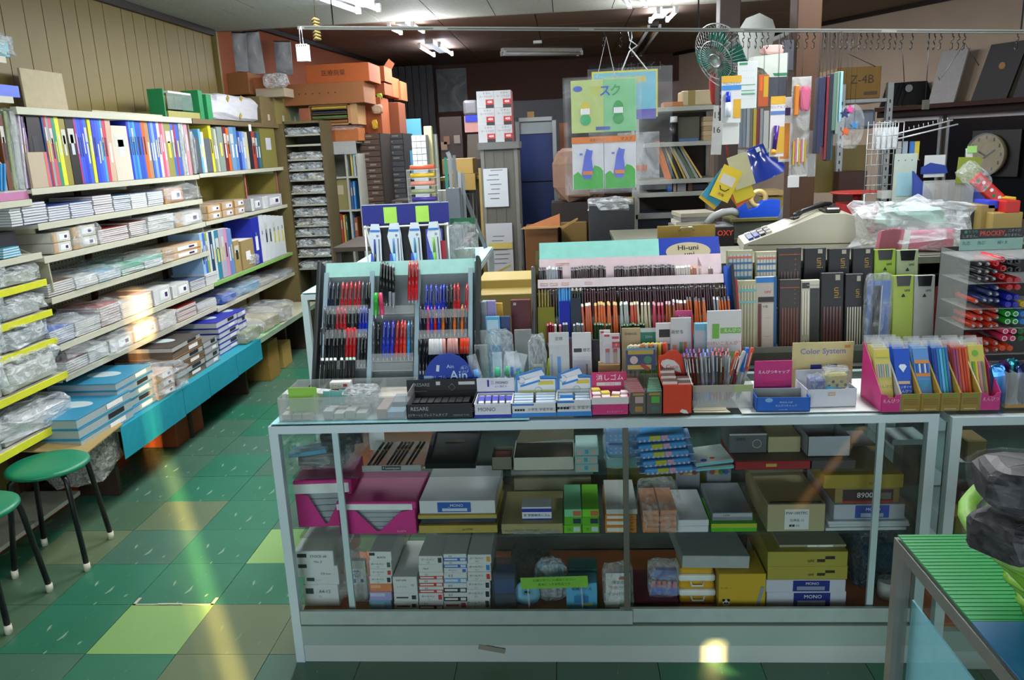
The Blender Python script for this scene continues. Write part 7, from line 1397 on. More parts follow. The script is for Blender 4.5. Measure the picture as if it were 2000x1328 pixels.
t=thing('telephone_handset', 'black handset lying across the cash register', 'handset',(rg.location.x+.03,rg.location.y-.04,1.2255+.140),rot=(0,-.22,.35));tube('grip',[(-.09,0,.012),(-.05,0,.024),(.05,0,.024),(.09,0,.012)],.012,BLACK,t,n=8);box('earpiece',(-.09,0,0),(.035,.03,.014),BLACK,t,bev=.005);box('mouthpiece',(.09,0,0),(.035,.03,.014),BLACK,t,bev=.005)
q=at(1755,478,Z=1.23);t=thing('goods_bag', 'large clear bag of white plastic and pink goods beside the register', 'bag',(q.x+.0,3.32,1.2255));bag('bag',(0,0,0),(.42,.28,.19),film((225,230,230),.34,.15,4),t,v=2,amp=.26);box('pink_goods',(.0,-.08,.005),(.26,.05,.08),M('#c4607a',.5),t,bev=.01);box('white_paper',(-.10,-.16,.012),(.06,.004,.085),WHITE,t,rot=(0,.1,0));bag('mint_bag',(0,.0,.08),(.22,.16,.09),M('#a4c8b8',.4),t,v=5,amp=.2)
for i in range(5):box('pink_card',(-.17+.012*i,-.165,.005+.002*i),(.05,.003,.09),M('#d07a8a'),t,rot=(0,.12,0))
# desk behind: stationery heap, lamp, tape dispenser, telephone

dk=at(1480,436,Y=4.3);DZ=dk.z-.09
D1=thing('desk', 'olive desk with a box top behind the register', 'desk',(.83,4.55,0));box('carcass',(0,0,0),(1.14,.62,DZ),M('#4c4e44',.6),D1);box('desk_top',(0,0,DZ),(1.16,.66,.02),M('#5c5c44',.5),D1);DT=DZ+.0205
xd0,xd1=Xof(1432,4.25,DT),Xof(1560,4.25,DT)
bxm=thing('file_box', 'grey-green long box under the tape dispenser', 'box',((xd0+xd1)/2,4.25,DT));hh=Zof(428,xd0,4.25)-DT;box('body',(0,.16,0),(xd1-xd0,.3,hh-.014),M('#565a4e',.6),bxm);box('lid',(0,.16,hh-.014),(xd1-xd0+.02,.32,.014),M('#6a6838',.5),bxm);ZL=DT+hh+.0005
cx=Xof(1478,4.33,ZL);t=thing('tape_dispenser', 'bright blue tape dispenser with a clear roll', 'dispenser',(cx,4.33,ZL),.05)
poly('body',[(-.10,0),(.11,0),(.11,.085),(.07,.09),(.03,.085),(-.01,.05),(-.055,.035),(-.075,.095),(-.095,.10)],.07,M('#1546b8',.35),t,(0,-.035,0));lathe('tape_roll',[(.028,-.012),(.05,-.012),(.05,.012),(.028,.012),(.028,-.012)],M('#a8945a',.2),t,(.005,0,.095),(PI/2,0,0),20);box('cutter',(-.088,0,.10),(.02,.06,.004),STEEL,t)
cx=Xof(1412,4.3,ZL-.03);t=thing('telephone', 'grey-white curved telephone left of the tape dispenser', 'telephone',(cx,4.32,DT));box('base',(0,.05,0),(.16,.2,.07),M('#8f9290',.4),t,bev=.02);tube('handset',[(-.08,.0,.075),(-.05,0,.11),(0,0,.13),(.05,0,.135),(.09,0,.12)],.020,M('#a4a8a4',.35),t,n=8)
t=thing('lamp', 'blue metal desk lamp with a lit tilted shade', 'lamp',at(1490,335,Y=4.2));q=t.location.copy()
lathe('shade',[(.028,.10),(.034,.10),(.036,.06),(.050,.035),(.092,-.02),(.094,-.022),(.090,-.020),(.048,.030),(.03,.055)],M('#0e2c86',.22,coat=.5),t,(0,0,0),(0,-.38,0),24).scale=(1.4,1.4,1.3);lathe('bulb_glow',[(0,-.012),(.086,-.016)],M('#e8ecf8',emit=4,var=0),t,(0,0,0),(0,-.38,0),20).scale=(1.4,1.4,1.3)
box('switch',(-.035,-.05,.10),(.02,.012,.022),WHITE,t,rot=(0,-.4,0));tube('arm',[(.03,.03,.09),(.12,.06,.02),(.16,.08,-.10),(.10,.1,DT-q.z)],.006,DARKMETAL,t,n=6);cyl('foot',.07,.07,.02,DARKMETAL,t,(.10,.1,DT-q.z),n=18)
lamp('lamp_bulb', 'POINT',(q.x,q.y,q.z-.03),(0,0,0),.8,(1,.97,.9),shadow_soft_size=.05)
face('tray_scraps', 'dark curved desk caddy against the wooden post', 'caddy',1528,366,1534,432,4.0,.10,M('#3a4046',.4),rot=(0,.35,0));tag(box('caddy_tray',(Xof(1558,4.05,ZL),4.1,ZL),(.11,.1,.025),M('#4a4a48',.4)), 'small dark tray with wrapped bits at the foot of the post', 'tray')
for i in range(6):tag(box('stacked_paper',(Xof(1352,4.5,DT)+rs.uniform(-.01,.01),4.45,DT+.0002+.022*i),(.24-.01*i,.22,.021),M(('#8a8a80','#a4a498','#6a6a62','#b4b0a0','#7a7a74','#a09a84')[i],.7),None,rot=(0,0,.05*(i%3))),('lowest','second','third','fourth','fifth','topmost')[i]+' grey bundle of the paper pile behind the yellow rack board', 'papers')
t,w,h=fthing('yellow_board', 'mustard clip board with a metal clip above the blue sign', 'board',1284,440,1396,462,3.2,z=ZT);box('board',(0,0,0),(w,.01,h),M('#9a7c2c',.6),t);tube('clip',[(-.03,-.01,h-.02),(-.02,-.014,h-.006),(.02,-.014,h-.006),(.03,-.01,h-.02)],.003,STEEL,t,n=6)
t,w,h=fthing('bottle_box', 'small box with big red and white letters behind the blue sign', 'box',1396,442,1432,462,3.9,z=0);box('body',(0,0,0),(w,.05,h),M('#26221e',.5),t);text('OXY',.035,M('#d04a3a',var=0),t,(0,-.027,h-.03),bold=.001)
# yellow cards on a hook

cards=[(1385,345,1420,395,'#d0a81c',-.7,'lowest yellow card'),(1388,338,1425,390,'#2f8aa4',-.65,'turquoise card'),(1424,348,1452,385,'#c4581c',.6,'orange-red card on the right'),(1428,330,1462,385,'#c9b41c',.35,'yellow card on the right'),(1432,318,1462,345,'#b4b08a',.3,'cream card at the back'),(1398,328,1440,385,'#d8bc24',-.45,'front yellow card with a black line face')]
for i,(x0,y0,x1,y1,c,r,l)in enumerate(cards):
 p=at((x0+x1)/2,(y0+y1)/2,Y=3.5-.004*i);t=thing('hanging_card',l+' in the bunch over the desk', 'card',p,rot=(0,-r,0));box('card',(0,0,-.075),(.085,.002,.14),M(c,.6),t)
 if i==5:box('white_print',(0,-.0016,-.01),(.06,.0008,.04),M('#c9c4bc'),t);text('売場',.014,INK,t,(0,-.002,-.055));tube('arc_print',[(-.02,-.002,-.02),(-.01,-.002,-.035),(.01,-.002,-.035),(.022,-.002,-.02)],.002,INK,t,n=4)
tag(tube('card_hook',[at(1423,320,Y=3.5),at(1421,300,Y=3.5),at(1419,282,Y=3.42)],.003,M('#a4201c',.4)), 'red hook carrying the bunch of cards', 'hook')
# fan

fc=at(1410,110,Y=4.35);fn=thing('electric_fan', 'wall fan with green blades and a chrome guard under the rail', 'fan',fc,rot=(.45,0,-.95))
R_f=.17;rods=[]
for i in range(44):
 a_=2*PI*i/44;pr=[(.03,-.050),(.10,-.045),(R_f,0)]
 for k in range(2):rods.append(((pr[k][0]*math.cos(a_),pr[k][1],pr[k][0]*math.sin(a_)),(pr[k+1][0]*math.cos(a_),pr[k+1][1],pr[k+1][0]*math.sin(a_))))
 rods.append(((R_f*math.cos(a_),0,R_f*math.sin(a_)),(.05*math.cos(a_),.06,.05*math.sin(a_))))
g=tubes('wire_guard',rods,.0012,STEEL,fn,n=4);g['kind']='stuff'
for rr_,yy in((R_f,0),(.10,-.046)):tube('guard_ring',[(rr_*math.cos(2*PI*i/32),yy,rr_*math.sin(2*PI*i/32))for i in range(32)],.003,STEEL,fn,n=6,closed=True)
lathe('hub_badge',[(0,-.004),(.036,-.004),(.040,.004),(.036,.008)],STEEL,fn,(0,-.052,0),(PI/2,0,0),20)
for k in range(4):poly('blade',[(.02,-.01),(.06,-.05),(.13,-.06),(.15,0),(.11,.045),(.03,.02)],.002,film((20,120,96),.85,.2),fn,(0,-.0,0),(.0,k*PI/2,.2))
cyl('motor',.045,.04,.10,M('#8a8e8a',.4),fn,(0,.06,0),(-PI/2,0,0),n=16);tube('arm',[(0,.12,0),(.03,.2,-.05),(.06,.45,-.08)],.012,M('#8a8e8a',.4),fn)
t=thing('heart_fan', 'white paper hand fan shape hanging behind the rail', 'fan',at(1482,85,Y=3.9),rot=(0,.0,.1));poly('leaf',[(-.10,.05),(-.06,.11),(0,.13),(.06,.10),(.075,.06),(.06,-.02),(0,-.10),(-.02,-.12),(-.06,-.05)],.004,M('#b4b8b0',.6),t);tube('handle',[(0,0,-.10),(.01,0,-.16)],.005,M('#8a6c3c'),t);tube('cord',[(0,.004,.12),(0,.05,2.697-t.location.z)],.001,HKM,t,n=4)
t=thing('wall_phone', 'white shade with a green stripe fixed to the wooden post', 'lamp',at(1518,128,Y=3.60),rot=(0,0,.1));poly('shell',[(-.10,.04),(.045,.05),(.045,-.06),(-.02,-.055),(-.06,-.01),(-.11,.005)],.06,M('#a8b0a4',.5),t);poly('stripe',[(-.018,-.030),(.0455,-.030),(.0455,-.042),(-.010,-.042)],.061,M('#1f6a48'),t,(0,-.0005,0));bag('cloth',(-.01,.03,.045),(.10,.05,.04),M('#c49a94',.7),t,v=1);box('bracket',(.05,.02,-.02),(.04,.03,.12),M('#2a2c34'),t)
# shelving unit in the middle distance

YU=5.7;xa,xb=Xof(1243,YU,1.5),Xof(1402,YU,1.5);cx=(xa+xb)/2
U=thing('white_shelving', 'white metal shelving with files behind the hanging packs', 'shelf',(cx,YU,0));WS=M('#a4a69c',.5)
for s in(-1,1):
 for yy in(.015,.38):box('upright',(s*((xb-xa)/2-.01),yy,0),(.02,.02,Zof(212,xa,YU)),WS,U)
uz={}
for n_,yy in(('top',208),('second',277),('third',350),('fourth',375),('fifth',425)):
 z=Zof(yy,cx,YU);uz[n_]=z+.0005;box('shelf',(0,.2,z-.03),(xb-xa,.4,.03),WS,U,bev=.002)
box('back_sheet',(0,.41,.5),(xb-xa,.005,1.4),M('#3a3028',.7),U)
def uput(name,label,cat,x0,x1,yt,k,c,D=.15,dy=.03,**kw):
 return pk(name,label,cat,x0,x1,yt,YU+dy,uz[k],D,c,**kw)
uput('parcel', 'cream wrapped parcel with a brown stripe on the white shelving', 'parcel',1331,1395,176, 'top', '#b9a880',.2,pl=[(.2,0,.42,1,'#8f7a3c')],bev=.012)
uput('orange_box', 'flat orange-brown box beside the wrapped parcel', 'box',1296,1334,199, 'top', '#b4743c');tag(bag('red_cloth',(Xof(1396,YU,1.9),YU+.05,uz['top']),(.06,.06,.20),M('#9a2420',.7),None,v=2), 'red crumpled cloth at the right end of the top shelf', 'cloth')
t,w=place('spray_can', 'dark can with a white cap on the second white shelf', 'can',1306,1326,YU+.05,uz['second']);cyl('can',w*.42,w*.42,.13,M('#241c20',.3),t,n=14);cyl('cap',w*.38,w*.34,.04,WHITE,t,(0,0,.13),n=14)
uput('glass_frame', 'grey framed glass panel behind the can', 'frame',1322,1366,228, 'second', '#5a5a4a',.02,.12);uput('flat_box', 'low blue box in front of the framed glass', 'box',1326,1364,270, 'second', '#4a6a94',.08)
for i in range(5):pk('paperback', 'tan paperback in the small pile on the second white shelf', 'book',1374,1392,0,YU+.04,uz['second']+.032*i,.12,('#a8906a','#b49c7a','#9a8460','#b4a080','#a08c6c')[i],h=.031)
for i,(x,c,w_,L_,l)in enumerate(((1300,'#d8761c',.03,.27,'orange'),(1309,'#3a5a6a',.014,.26,'slate'),(1316,'#c4a83a',.014,.30,'yellow'),(1322,'#2a2c2a',.02,.28,'black'),(1330,'#c4a24a',.012,.32,'mustard'),(1337,'#a4a49a',.02,.24,'grey'),(1346,'#5a6a5a',.03,.26,'green-grey'),(1354,'#8a948c',.02,.28,'pale green'),(1362,'#c8a45a',.012,.38,'tan'))):
 t=thing('leaning_file',l+' file leaning left on the third white shelf', 'file',(Xof(x,YU+.04,uz['third'])+.03,YU+.05,uz['third']),rot=(0,-.32-.03*i,0));box('cover',(0,.08,0),(w_,.16,min(L_,.27)),S2(c),t)
for(x0,x1,c,l)in((1304,1313,'#1f50a4','blue'),(1315,1321,'#a4947a','beige'),(1323,1340,'#8a8a90','grey'),(1344,1352,'#5a3a2c','brown')):uput('short_book',l+' short book on the fourth white shelf', 'book',x0,x1,358, 'fourth',c)
uput('drawer_chest', 'dark navy drawer front in the lower white unit', 'drawer',1246,1312,400 if False else 432, 'fifth', '#1c202c',.3,-.02,h=.0401)
face('white_cabinet', 'white cabinet with a dark front under the white shelving', 'cabinet',1244,426,1314,470,YU-.10,.08,M('#1c2430',.4));face('white_cover', 'white lid over the dark cabinet front', 'lid',1242,418,1316,427,YU-.12,.10,M('#8a8c88',.5));face('white_post_panel', 'white upright panel with wrapped brown paper beside it', 'panel',1236,372,1246,462,YU-.12,.05,M('#9a9c96',.5))
t,w,h=fthing('wall_calendar', 'long white strip calendar hanging by the dark post', 'calendar',1388,206,1408,302,4.8);box('strip',(0,0,0),(w,.004,h),M('#b8bab4',.6),t,rot=(0,.05,0));text('15',.05,INK,t,(.004,-.004,h*.80));text('16',.05,INK,t,(.0,-.004,h*.5));
face('black_dish', 'dark shallow dish on the fourth white shelf', 'dish',1342,358,1384,372,5.74,.1, '#1a1a1c',bev=.006)
for i,(x,c)in enumerate(((1450,'#7a8a94'),(1457,'#9aa4a8'),(1463,'#6a6a5a'),(1470,'#b4a42c'),(1476,'#7a1c24'),(1483,'#8a8e90'))):face('rear_file',('steel blue','grey','olive','yellow','dark red','pale grey')[i]+' tall file behind the leaflet', 'file',x,212,x+6,288,5.0,.12,c)
face('rear_file', 'white ring-bound file right of the dark red one', 'file',1490,216,1500,290,5.0,.12, '#b4b8b4');tag(box('file_shelf',(1.18,5.08,Zof(290,1.2,5.0)-.03),(.34,.24,.028),WS), 'short white shelf under the tall files', 'shelf')
face('shelf_bin', 'cream box on the desk shelf behind the lamp', 'box',1487,372,1530,381,4.7,.2, '#a48a58');face('shelf_bin', 'mustard box below the cream one behind the tape roll', 'box',1488,384,1530,420,4.72,.1, '#8a7a30')
# left middle distance: second showcase and blue pen stand

CS=M('#9fd4d8',.6)
sc,ws,ds=showcase('glass showcase standing behind the pen rack with a light blue top sheet',-1.295,-.50,3.72,5.3,1.05,(.75,),.15);box('top_sheet',(0,0,1.0515),(ws-.01,ds-.01,.002),CS,sc)
box('side_pane',(-ws/2+.012,0,.16),(.003,ds-.06,.86),GLASS,sc)
tag(box('cream_paper',(-1.05,4.15,1.0545),(.26,.20,.012),M('#c4c09a',.7),None,rot=(0,0,.3)), 'cream and white papers lying left of the blue pen stand', 'paper')
ZS=1.0545;YS=4.0;x0,x1=Xof(716,YS,1.2),Xof(878,YS,1.2);w=x1-x0;ztp=Zof(402,x0,YS)-ZS;zmid=Zof(441,x0,YS)-ZS
t=thing('pen_stand', 'white wire stand with a blue header and black back panel', 'stand',((x0+x1)/2,YS,ZS),.03)
box('header',(0,.012,zmid),(w*1.03,.004,ztp-zmid),M('#161e72',.5),t);box('header_edge',(0,.011,ztp),(w*1.03,.006,.003),M('#9fb0c8'),t);box('back_panel',(.0,.014,.03),(w*.90,.003,zmid-.03),M('#1c1a1a',.6),t);box('foot_print',(0,.012,0),(w*.9,.004,.03),M('#3f74b4'),t)
for s in(-1,1):tube('leg',[(s*w*.49,0,0),(s*w*.49,0,zmid)],.005,WHITE,t,n=6)
tube('leg',[(-w*.42,.10,0),(-w*.49,.01,zmid)],.004,WHITE,t,n=6);tube('crossbar',[(-w*.5,-.006,zmid-.008),(w*.5,-.006,zmid-.008)],.005,WHITE,t,n=6)
for u in(-.19,.19):box('green_note',(u*w+.005,.006,zmid+.008),(.066,.0015,.080),M('#9ed052',.6),t)
for i,(px,c1,c2)in enumerate(((733,'#1a2a8a','#16181c'),(771,'#3f7ab4','#6fb8e8'),(813,'#3a8aa4','#6fb8e8'),(851,'#6fae2c','#6fc42c'))):
 for k in range(2 if i in(1,3)else 1):
  q=thing('pen_card',('dark blue','light blue','turquoise','lime')[i]+' pen on a white blister card on the stand, '+('front','behind')[k], 'pack',(Xof(px,YS-.03,1.2)+.012*k,YS-.035+.014*k,ZS+zmid-.245),rot=(0,.04*(1-i*.5)-.04*k,0));
  poly('card',[(-.032,0),(.030,0),(.030,.20),(.022,.255),(-.018,.255),(-.034,.19),(-.018,.1)],.002,M('#cdd6dc',.45),q);poly('blue_print',[(-.031,.002),(-.006,.002),(-.008,.06),(-.016,.11),(-.026,.10)],.0006,M('#3f64c0'),q,(0,-.0008,0));box('blue_band',(.0,-.001,.215),(.050,.001,.010),M('#3a74c0'),q)
  cyl('barrel',.0045,.006,.075,M(c2,.3),q,(-.002,-.008,.03),n=8);cyl('barrel',.006,.004,.075,M(c1,.3),q,(-.002,-.008,.105),n=8);box('text_print',(.019,-.0012,.05),(.006,.0006,.13),GINK,q);lathe('ring_print',[(.003,0),(.006,0)],M('#2a4a6a'),q,(.012,-.0012,.195),(PI/2,0,0),10)
face('side_pack', 'violet and red blister card at the right of the stand', 'pack',836,447,868,520,3.99,.004, '#4a50b0');face('side_pack', 'crimson pen card behind the violet one on the stand', 'pack',862,470,873,525,4.02-.045,.004, '#a4283c')
t,w,h=fthing('header_bag', 'clear bag with a dark green header beside the blue pen stand', 'bag',880,420,936,510,4.1);box('header',(0,0,h*.80),(w*.86,.004,h*.14),M('#125a34',.5),t);bag('bag',(.0,.02,0),(w,.08,h*.86),CLEARB,t,v=1,amp=.16);box('contents',(0,.02,.01),(w*.7,.03,h*.22),M('#7a8a7a',.5),t);lathe('leaf_print',[(0,0),(.008,0)],M('#8ab49a'),t,(0,-.001,h*.87),(PI/2,0,0),7)
# acrylic marker holder

t,w,h=fthing('marker_holder', 'clear acrylic holder with orange, yellow and pink markers above the blue header', 'holder',800,330,858,396,4.6);hz_=t.location.z
for i,c in enumerate(('#4a3a9a','#9aa07a','#d8907a','#d8b42c','#d8603c')):
 for k in range(2):m_=cyl('marker',.012,.012,w*.8,M(c,.4),None,(t.location.x-w*.4,t.location.y+.028*k,hz_+.02+.045*i),(0,PI/2,0),n=10);tag(m_,('violet','grey-green','salmon','yellow','orange')[i]+' marker lying in the acrylic holder, '+('front','back')[k], 'marker')
for s in(-1,1):box('side',(s*w*.5,.02,0),(.004,.09,h),ACRYLD,t)
for i in range(5):box('tier',(0,.02,.004+.045*i),(w,.08,.003),ACRYLD,t)
hm=tag(box('dark_riser',(t.location.x,4.63,1.0545),(w,.12,hz_-1.055),M('#2a2622',.6)), 'dark riser box under the acrylic marker holder', 'riser')
# supports and odds and ends in the left middle distance

tbl=thing('work_table', 'dark work table behind the glass showcase on the left', 'table',(-1.18,5.85,0));zt=1.06;box('table_top',(0,0,zt-.03),(.94,.7,.03),M('#3a3026',.6),tbl)
for sx in(-1,1):
 for sy in(-1,1):box('leg',(sx*.44,sy*.3,0),(.04,.04,zt-.03),M('#3a3026',.6),tbl)
t,w,h=fthing('slim_drawer_set', 'white set of tiny drawers beside the light blue panels', 'drawers',808,264,836,332,5.9,z=zt);box('carcass',(0,.1,0),(w,.2,h),M('#8a9090',.5),t)
for i in range(5):
 for k in range(3):box('drawer',(-w*.33+w*.33*k,-.006,h-.042-.045*i-.2*0),(w*.30,.01,.040),M('#b8c0c0',.5),t)
face('rolled_paper', 'yellowed paper roll standing beside the tiny drawers', 'roll',832,246,848,330,6.0,.05, '#b4ae84',z=zt,bev=.01);face('paper_bundle', 'tall pale sheets standing behind the paper roll', 'papers',842,262,856,330,6.05,.06, '#8f9488',z=zt)
for(x0,y0,x1,y1,Y,c,l)in((794,232,825,292,8.6,'#5aa8cc','upper light blue panel seen in the dark doorway'),(786,294,815,352,8.4,'#4a94b4','lower light blue panel in the doorway'),(782,270,796,294,8.3,'#8f9494','white sheet beside the light blue panels')):face('pale_blue_board',l, 'panel',x0,y0,x1,y1,Y,.02,c)
for i,(x,yt,c,l)in enumerate(((872,308,'#1f7a6a','teal-handled'),(880,300,'#8a8e90','blue-tipped grey'),(889,303,'#6a6e70','dark grey'),(897,336,'#9aa0a4','pale grey'),(904,338,'#7a8084','slate'))):face('ruler',l+' long ruler standing in the grey box', 'ruler',x,yt,x+6,395,4.70+.016*i,.004,c,z=1.18)
face('grey_box', 'grey open box holding rulers behind the blue header', 'box',874,368,900,430,4.68,.10, '#6a7074',z=1.0545);face('white_box', 'pale card box left of the grey ruler box', 'box',855,372,873,400,4.7,.08, '#a4a294',z=1.0545)
t=thing('metal_strips', 'long grey metal strip leaning right of the ruler box', 'strip',at(925,425,Y=4.9),rot=(.0,-.33,0));box('strip',(0,0,-.2),(.022,.02,.62),M('#7a7e80',.35,.5),t)
for(x0,y0,x1,y1,Y,c,l)in((858,345,940,352,6.3,'#7a6a20','olive shelf board under the kraft cartons'),(865,310,925,340,6.3,'#a08240','kraft carton with a label above the wire rack'),(878,340,930,372,6.25,'#97793a','kraft carton on the wire rack')):
 face('carton' if 'carton' in l else 'shelf_board',l, 'carton' if 'carton' in l else 'shelf',x0,y0,x1,y1,Y,.25,c,bev=.003)
t,w,h=fthing('wire_rack', 'thin wire rack under the kraft cartons', 'rack',880,372,930,500,6.28,z=0);tubes('wires',[((-w/2,.2*j,0),(-w/2,.2*j,h))for j in(0,1)]+[((w/2,.2*j,0),(w/2,.2*j,h))for j in(0,1)]+[((-w/2,.2*j,h*k),(w/2,.2*j,h*k))for j in(0,1)for k in(.3,.65,.98)],.004,M('#5a5c58',.4,.5),t)
# grey cabinet with papers and the tower of red and white boxes

YK=6.0;x0,x1=Xof(941,YK,1.5),Xof(1012,YK,1.5);zk=Zof(279,x0,YK);w=x1-x0;KG=M('#55524a',.6,scale=6,stretch=(8,1,.5),var=.2)
t=thing('grey_cabinet', 'narrow weathered grey cabinet with papers taped to its front', 'cabinet',((x0+x1)/2,YK,0));box('body',(0,.18,0),(w,.36,zk-.05),KG,t);box('top_frame',(0,.17,zk-.05),(w+.03,.40,.05),M('#5c5c56',.5),t)
for s in(-1,1):box('front_stile',(s*(w/2-.012),-.006,0),(.026,.012,zk-.05),M('#6a6860',.6),t)
for i in range(3):box('front_plank',(-w*.27+w*.27*i,-.003,.1),(w*.26,.006,zk-.16),KG,t)
box('side_strip',(-w/2-.012,.0,0),(.02,.03,zk-.18),M('#8f7a44',.6),t)
for(a_,b1,c1,d1,c,l)in((947,329,994,404,'#b4b8ba','torn printed sheet taped to the grey cabinet'),(953,436,1004,530,'#a8aaac','large paper sheet low on the grey cabinet')):face('paper_sheet',l, 'paper',a_,b1,c1,d1,YK-.02,.002,c);o=SC.objects[-1]if False else[q for q in SC.objects if q.name.startswith('paper_sheet')][-1];[box('printed_line',(rs.uniform(-.02,.02),-.0022,.06+.034*i),(rs.uniform(.06,.13),.0008,.005),GINK,o)for i in range(7)]
face('code_print', 'small square code block on the torn sheet', 'print',968,383,982,391,YK-.024,.001, '#6a6478')if False else None
face('yellow_strip', 'yellow strip across the low sheet of the grey cabinet', 'tape',955,474,1001,486,YK-.026,.002, '#b4a45a')
bw=(Xof(968,YK,1.8)-Xof(935,YK,1.8));bh=(Zof(178,x0,YK)-Zof(278,x0,YK))/3
for r in range(3):
 for k in range(2):
  q=thing('carton_box', 'white and red box, %s row, %s'%(('bottom','middle','top')[r],('left','right')[k]), 'box',(Xof(935,YK,1.8)+bw*(k+.5)+.0005*k,YK-.03,zk+.0005+bh*r));box('body',(0,.1,0),(bw-.001,.2,bh-.001),M('#a4a4a4',.5),q);box('red_side',((bw/2)*.999,.1,0),(.001,.19,bh*.98),M('#8a2420'),q)
  deco(q,bw,bh,[(.52,.0,.99,.20,'#241c1e'),(.52,.20,.99,.50,'#a8160e')],[('トナー',.60,.84,.16,INK),('カートリッジ',.55,.66,.13,INK),('400',.76,.35,.2,WINK)])
# blue framed cabinet

YV=6.6;t,w,h=fthing('blue_cabinet', 'tall narrow metal cabinet with two blue panels and a glass top light', 'cabinet',1018,229,1094,520,YV,z=0)
for s in(-1,1):box('frame_post',(s*(w/2-.015),.0,0),(.03,.04,h),M('#8a8c8a',.4,.5),t)
box('frame_top',(0,0,h-.03),(w,.04,.03),M('#8a8c8a',.4,.5),t);box('carcass',(0,.22,0),(w-.02,.38,h-.04),M('#24262a',.6),t)
zt1,zt2,zt3=Zof(263,-.2,YV),Zof(354,-.2,YV),Zof(424,-.2,YV)
box('blue_panel',(0,-.008,zt2+.004),(w-.06,.012,zt1-zt2),M('#0f2a66',.5),t);box('blue_panel',(0,-.008,.05),(w-.06,.012,zt2-.056),M('#0f2a66',.5),t);box('glass',(0,-.004,zt1+.01),(w-.06,.004,h-zt1-.05),film((150,160,160),.4,.1),t)
face('small_box', 'small brown box standing on the blue cabinet', 'box',1030,218,1042,229,YV+.1,.1, '#8a6430');
for(x0,y0,x1,y1,Y,c,l)in((1028,445,1092,540,5.6,'#6a4420','tall brown carton under the open flaps before the blue cabinet'),(1098,434,1148,520,5.8,'#7a6030','kraft carton right of the blue cabinet'),(1060,560 if False else 500,1120,560,4.6,'#8a7038','kraft carton low behind the pencil rack')):face('carton',l, 'carton',x0,y0,x1,y1,Y,.3,c,bev=.004,z=0)
t=thing('open_flaps', 'open kraft carton with raised flaps before the blue cabinet', 'carton',at(1060,445,Y=5.55));poly('flap',[(-.12,0),(.12,0),(.12,.09),(-.11,.01)],.004,M('#a4622c'),t,(0,0,.005),(-.3,0,0));poly('flap',[(-.15,0),(.10,0),(.13,.012),(-.13,.015)],.02,M('#b4844a'),t,(0,-.05,-.0));poly('flap',[(0,0),(.12,.06),(.125,.05),(.02,-.01)],.02,M('#a8844c'),t,(.12,-.02,0))
face('folders', 'yellow and orange folders between the grey and the blue cabinets', 'folder',1008,372,1017,440,6.1,.1, '#c48a1c');face('binder_strip', 'white edged folders low beside the grey cabinet', 'folder',1011,440,1020,520,6.0,.1, '#8a8c8c')
for(x0,x1,y0,y1,Y,c,l)in((936,1040,546,572,3.6,'#a89450','upper kraft box flap between the two racks'),(938,1046,574,640,3.45,'#9a8648','wide kraft carton between the two racks')):face('carton',l, 'carton',x0,y0,x1,y1,Y,.25,c,z=(.88 if y1<600 else .5),bev=.003)
t=thing('loose_flap', 'kraft flap rising behind the pen rack', 'cardboard',at(960,540,Y=4.2),rot=(0,-.45,0));box('flap',(0,0,0),(.24,.006,.012),M('#9a8a50'),t,rot=(0,0,0))
t,w,h=fthing('wire_bin', 'clear-covered grey bin behind the pencil rack', 'bin',1152,400,1238,470,5.2,z=0);box('bin',(0,.1,0),(w,.3,h),M('#3c3e40',.35,.3),t);bag('cover',(0,.1,h-.05),(w*1.04,.32,.09),CLEARD,t,v=2)
tag(bag('cloth_heap',at(1130,392,Y=6.0),(.36,.3,.38),M('#7a5c4a',.8,bump=.5,scale=6),None,v=4,amp=.14), 'tan cloth heap behind the hanging mask packs', 'cloth');tag(box('cloth_stand',(at(1130,392,Y=6.0).x,6.0,0),(.4,.3,at(1130,392,Y=6.0).z),M('#241c18',.7)), 'dark stand under the tan cloth heap', 'stand')
face('gold_paper', 'crumpled gold-brown wrapping beside the white panel', 'paper',1220,385,1240,450,5.5,.04, '#8f7a44',bev=.01,z=0)
# rear wall things

t,w,h=fthing('poster', 'grey film-covered poster hanging on the rear wall', 'poster',856,134,915,218,11.87);box('sheet',(0,0,0),(w,.01,h),M('#3c3e40',.5),t);box('film',(0,-.01,0),(w*.98,.002,h),film((220,225,225),.08,.2,4),t)
t,w,h=fthing('dark_cabinet', 'dark boarded partition left of the poster', 'partition',745,130,852,232,11.0,z=1.0);
for i in range(8):box('board',(-w/2+w/8*(i+.5),0,0),(w/8-.01,.06,h),M('#1c1c20',.6),t)
t,w,h=fthing('doorway', 'black open doorway in the rear wall', 'doorway',792,200,856,420,11.6,z=0);box('doorway_dark',(0,.1,0),(w,.05,h),M('#050506',.9),t)  # black slab stands for the darkness inside the doorway
for s in(-1,1):box('jamb',(s*w/2,0,0),(.08,.12,h+.06),M('#1c1410'),t)
face('hanging_bag', 'grey plastic bag beside the poster', 'bag',905,195,934,226,9.0,.1,M('#5a5a5e',.3),bev=.03);face('pink_blue_pack', 'blue, pink and beige stacked pack beside the red boxes', 'pack',908,226,936,258,7.2,.1, '#c48a84');face('blue_cloth', 'bright blue cloth on the pink pack', 'cloth',909,225,936,238,7.19,.09, '#1a2fc0')
for i in range(7):face('disc_case', 'dark shallow case in the pile beside the red boxes', 'case',913,262+7.0*i,939,269+7.0*i,7.2,.2, '#5a5046')
face('case_stand', 'dark stand under the pile of shallow cases', 'stand',913,311,939,320,7.2,.2, '#2a221c',z=0)
face('dark_shelf', 'brown-black shelf of odds and ends before the rear wall', 'shelf',862,228,905,304,8.8,.3, '#24140e',z=0)
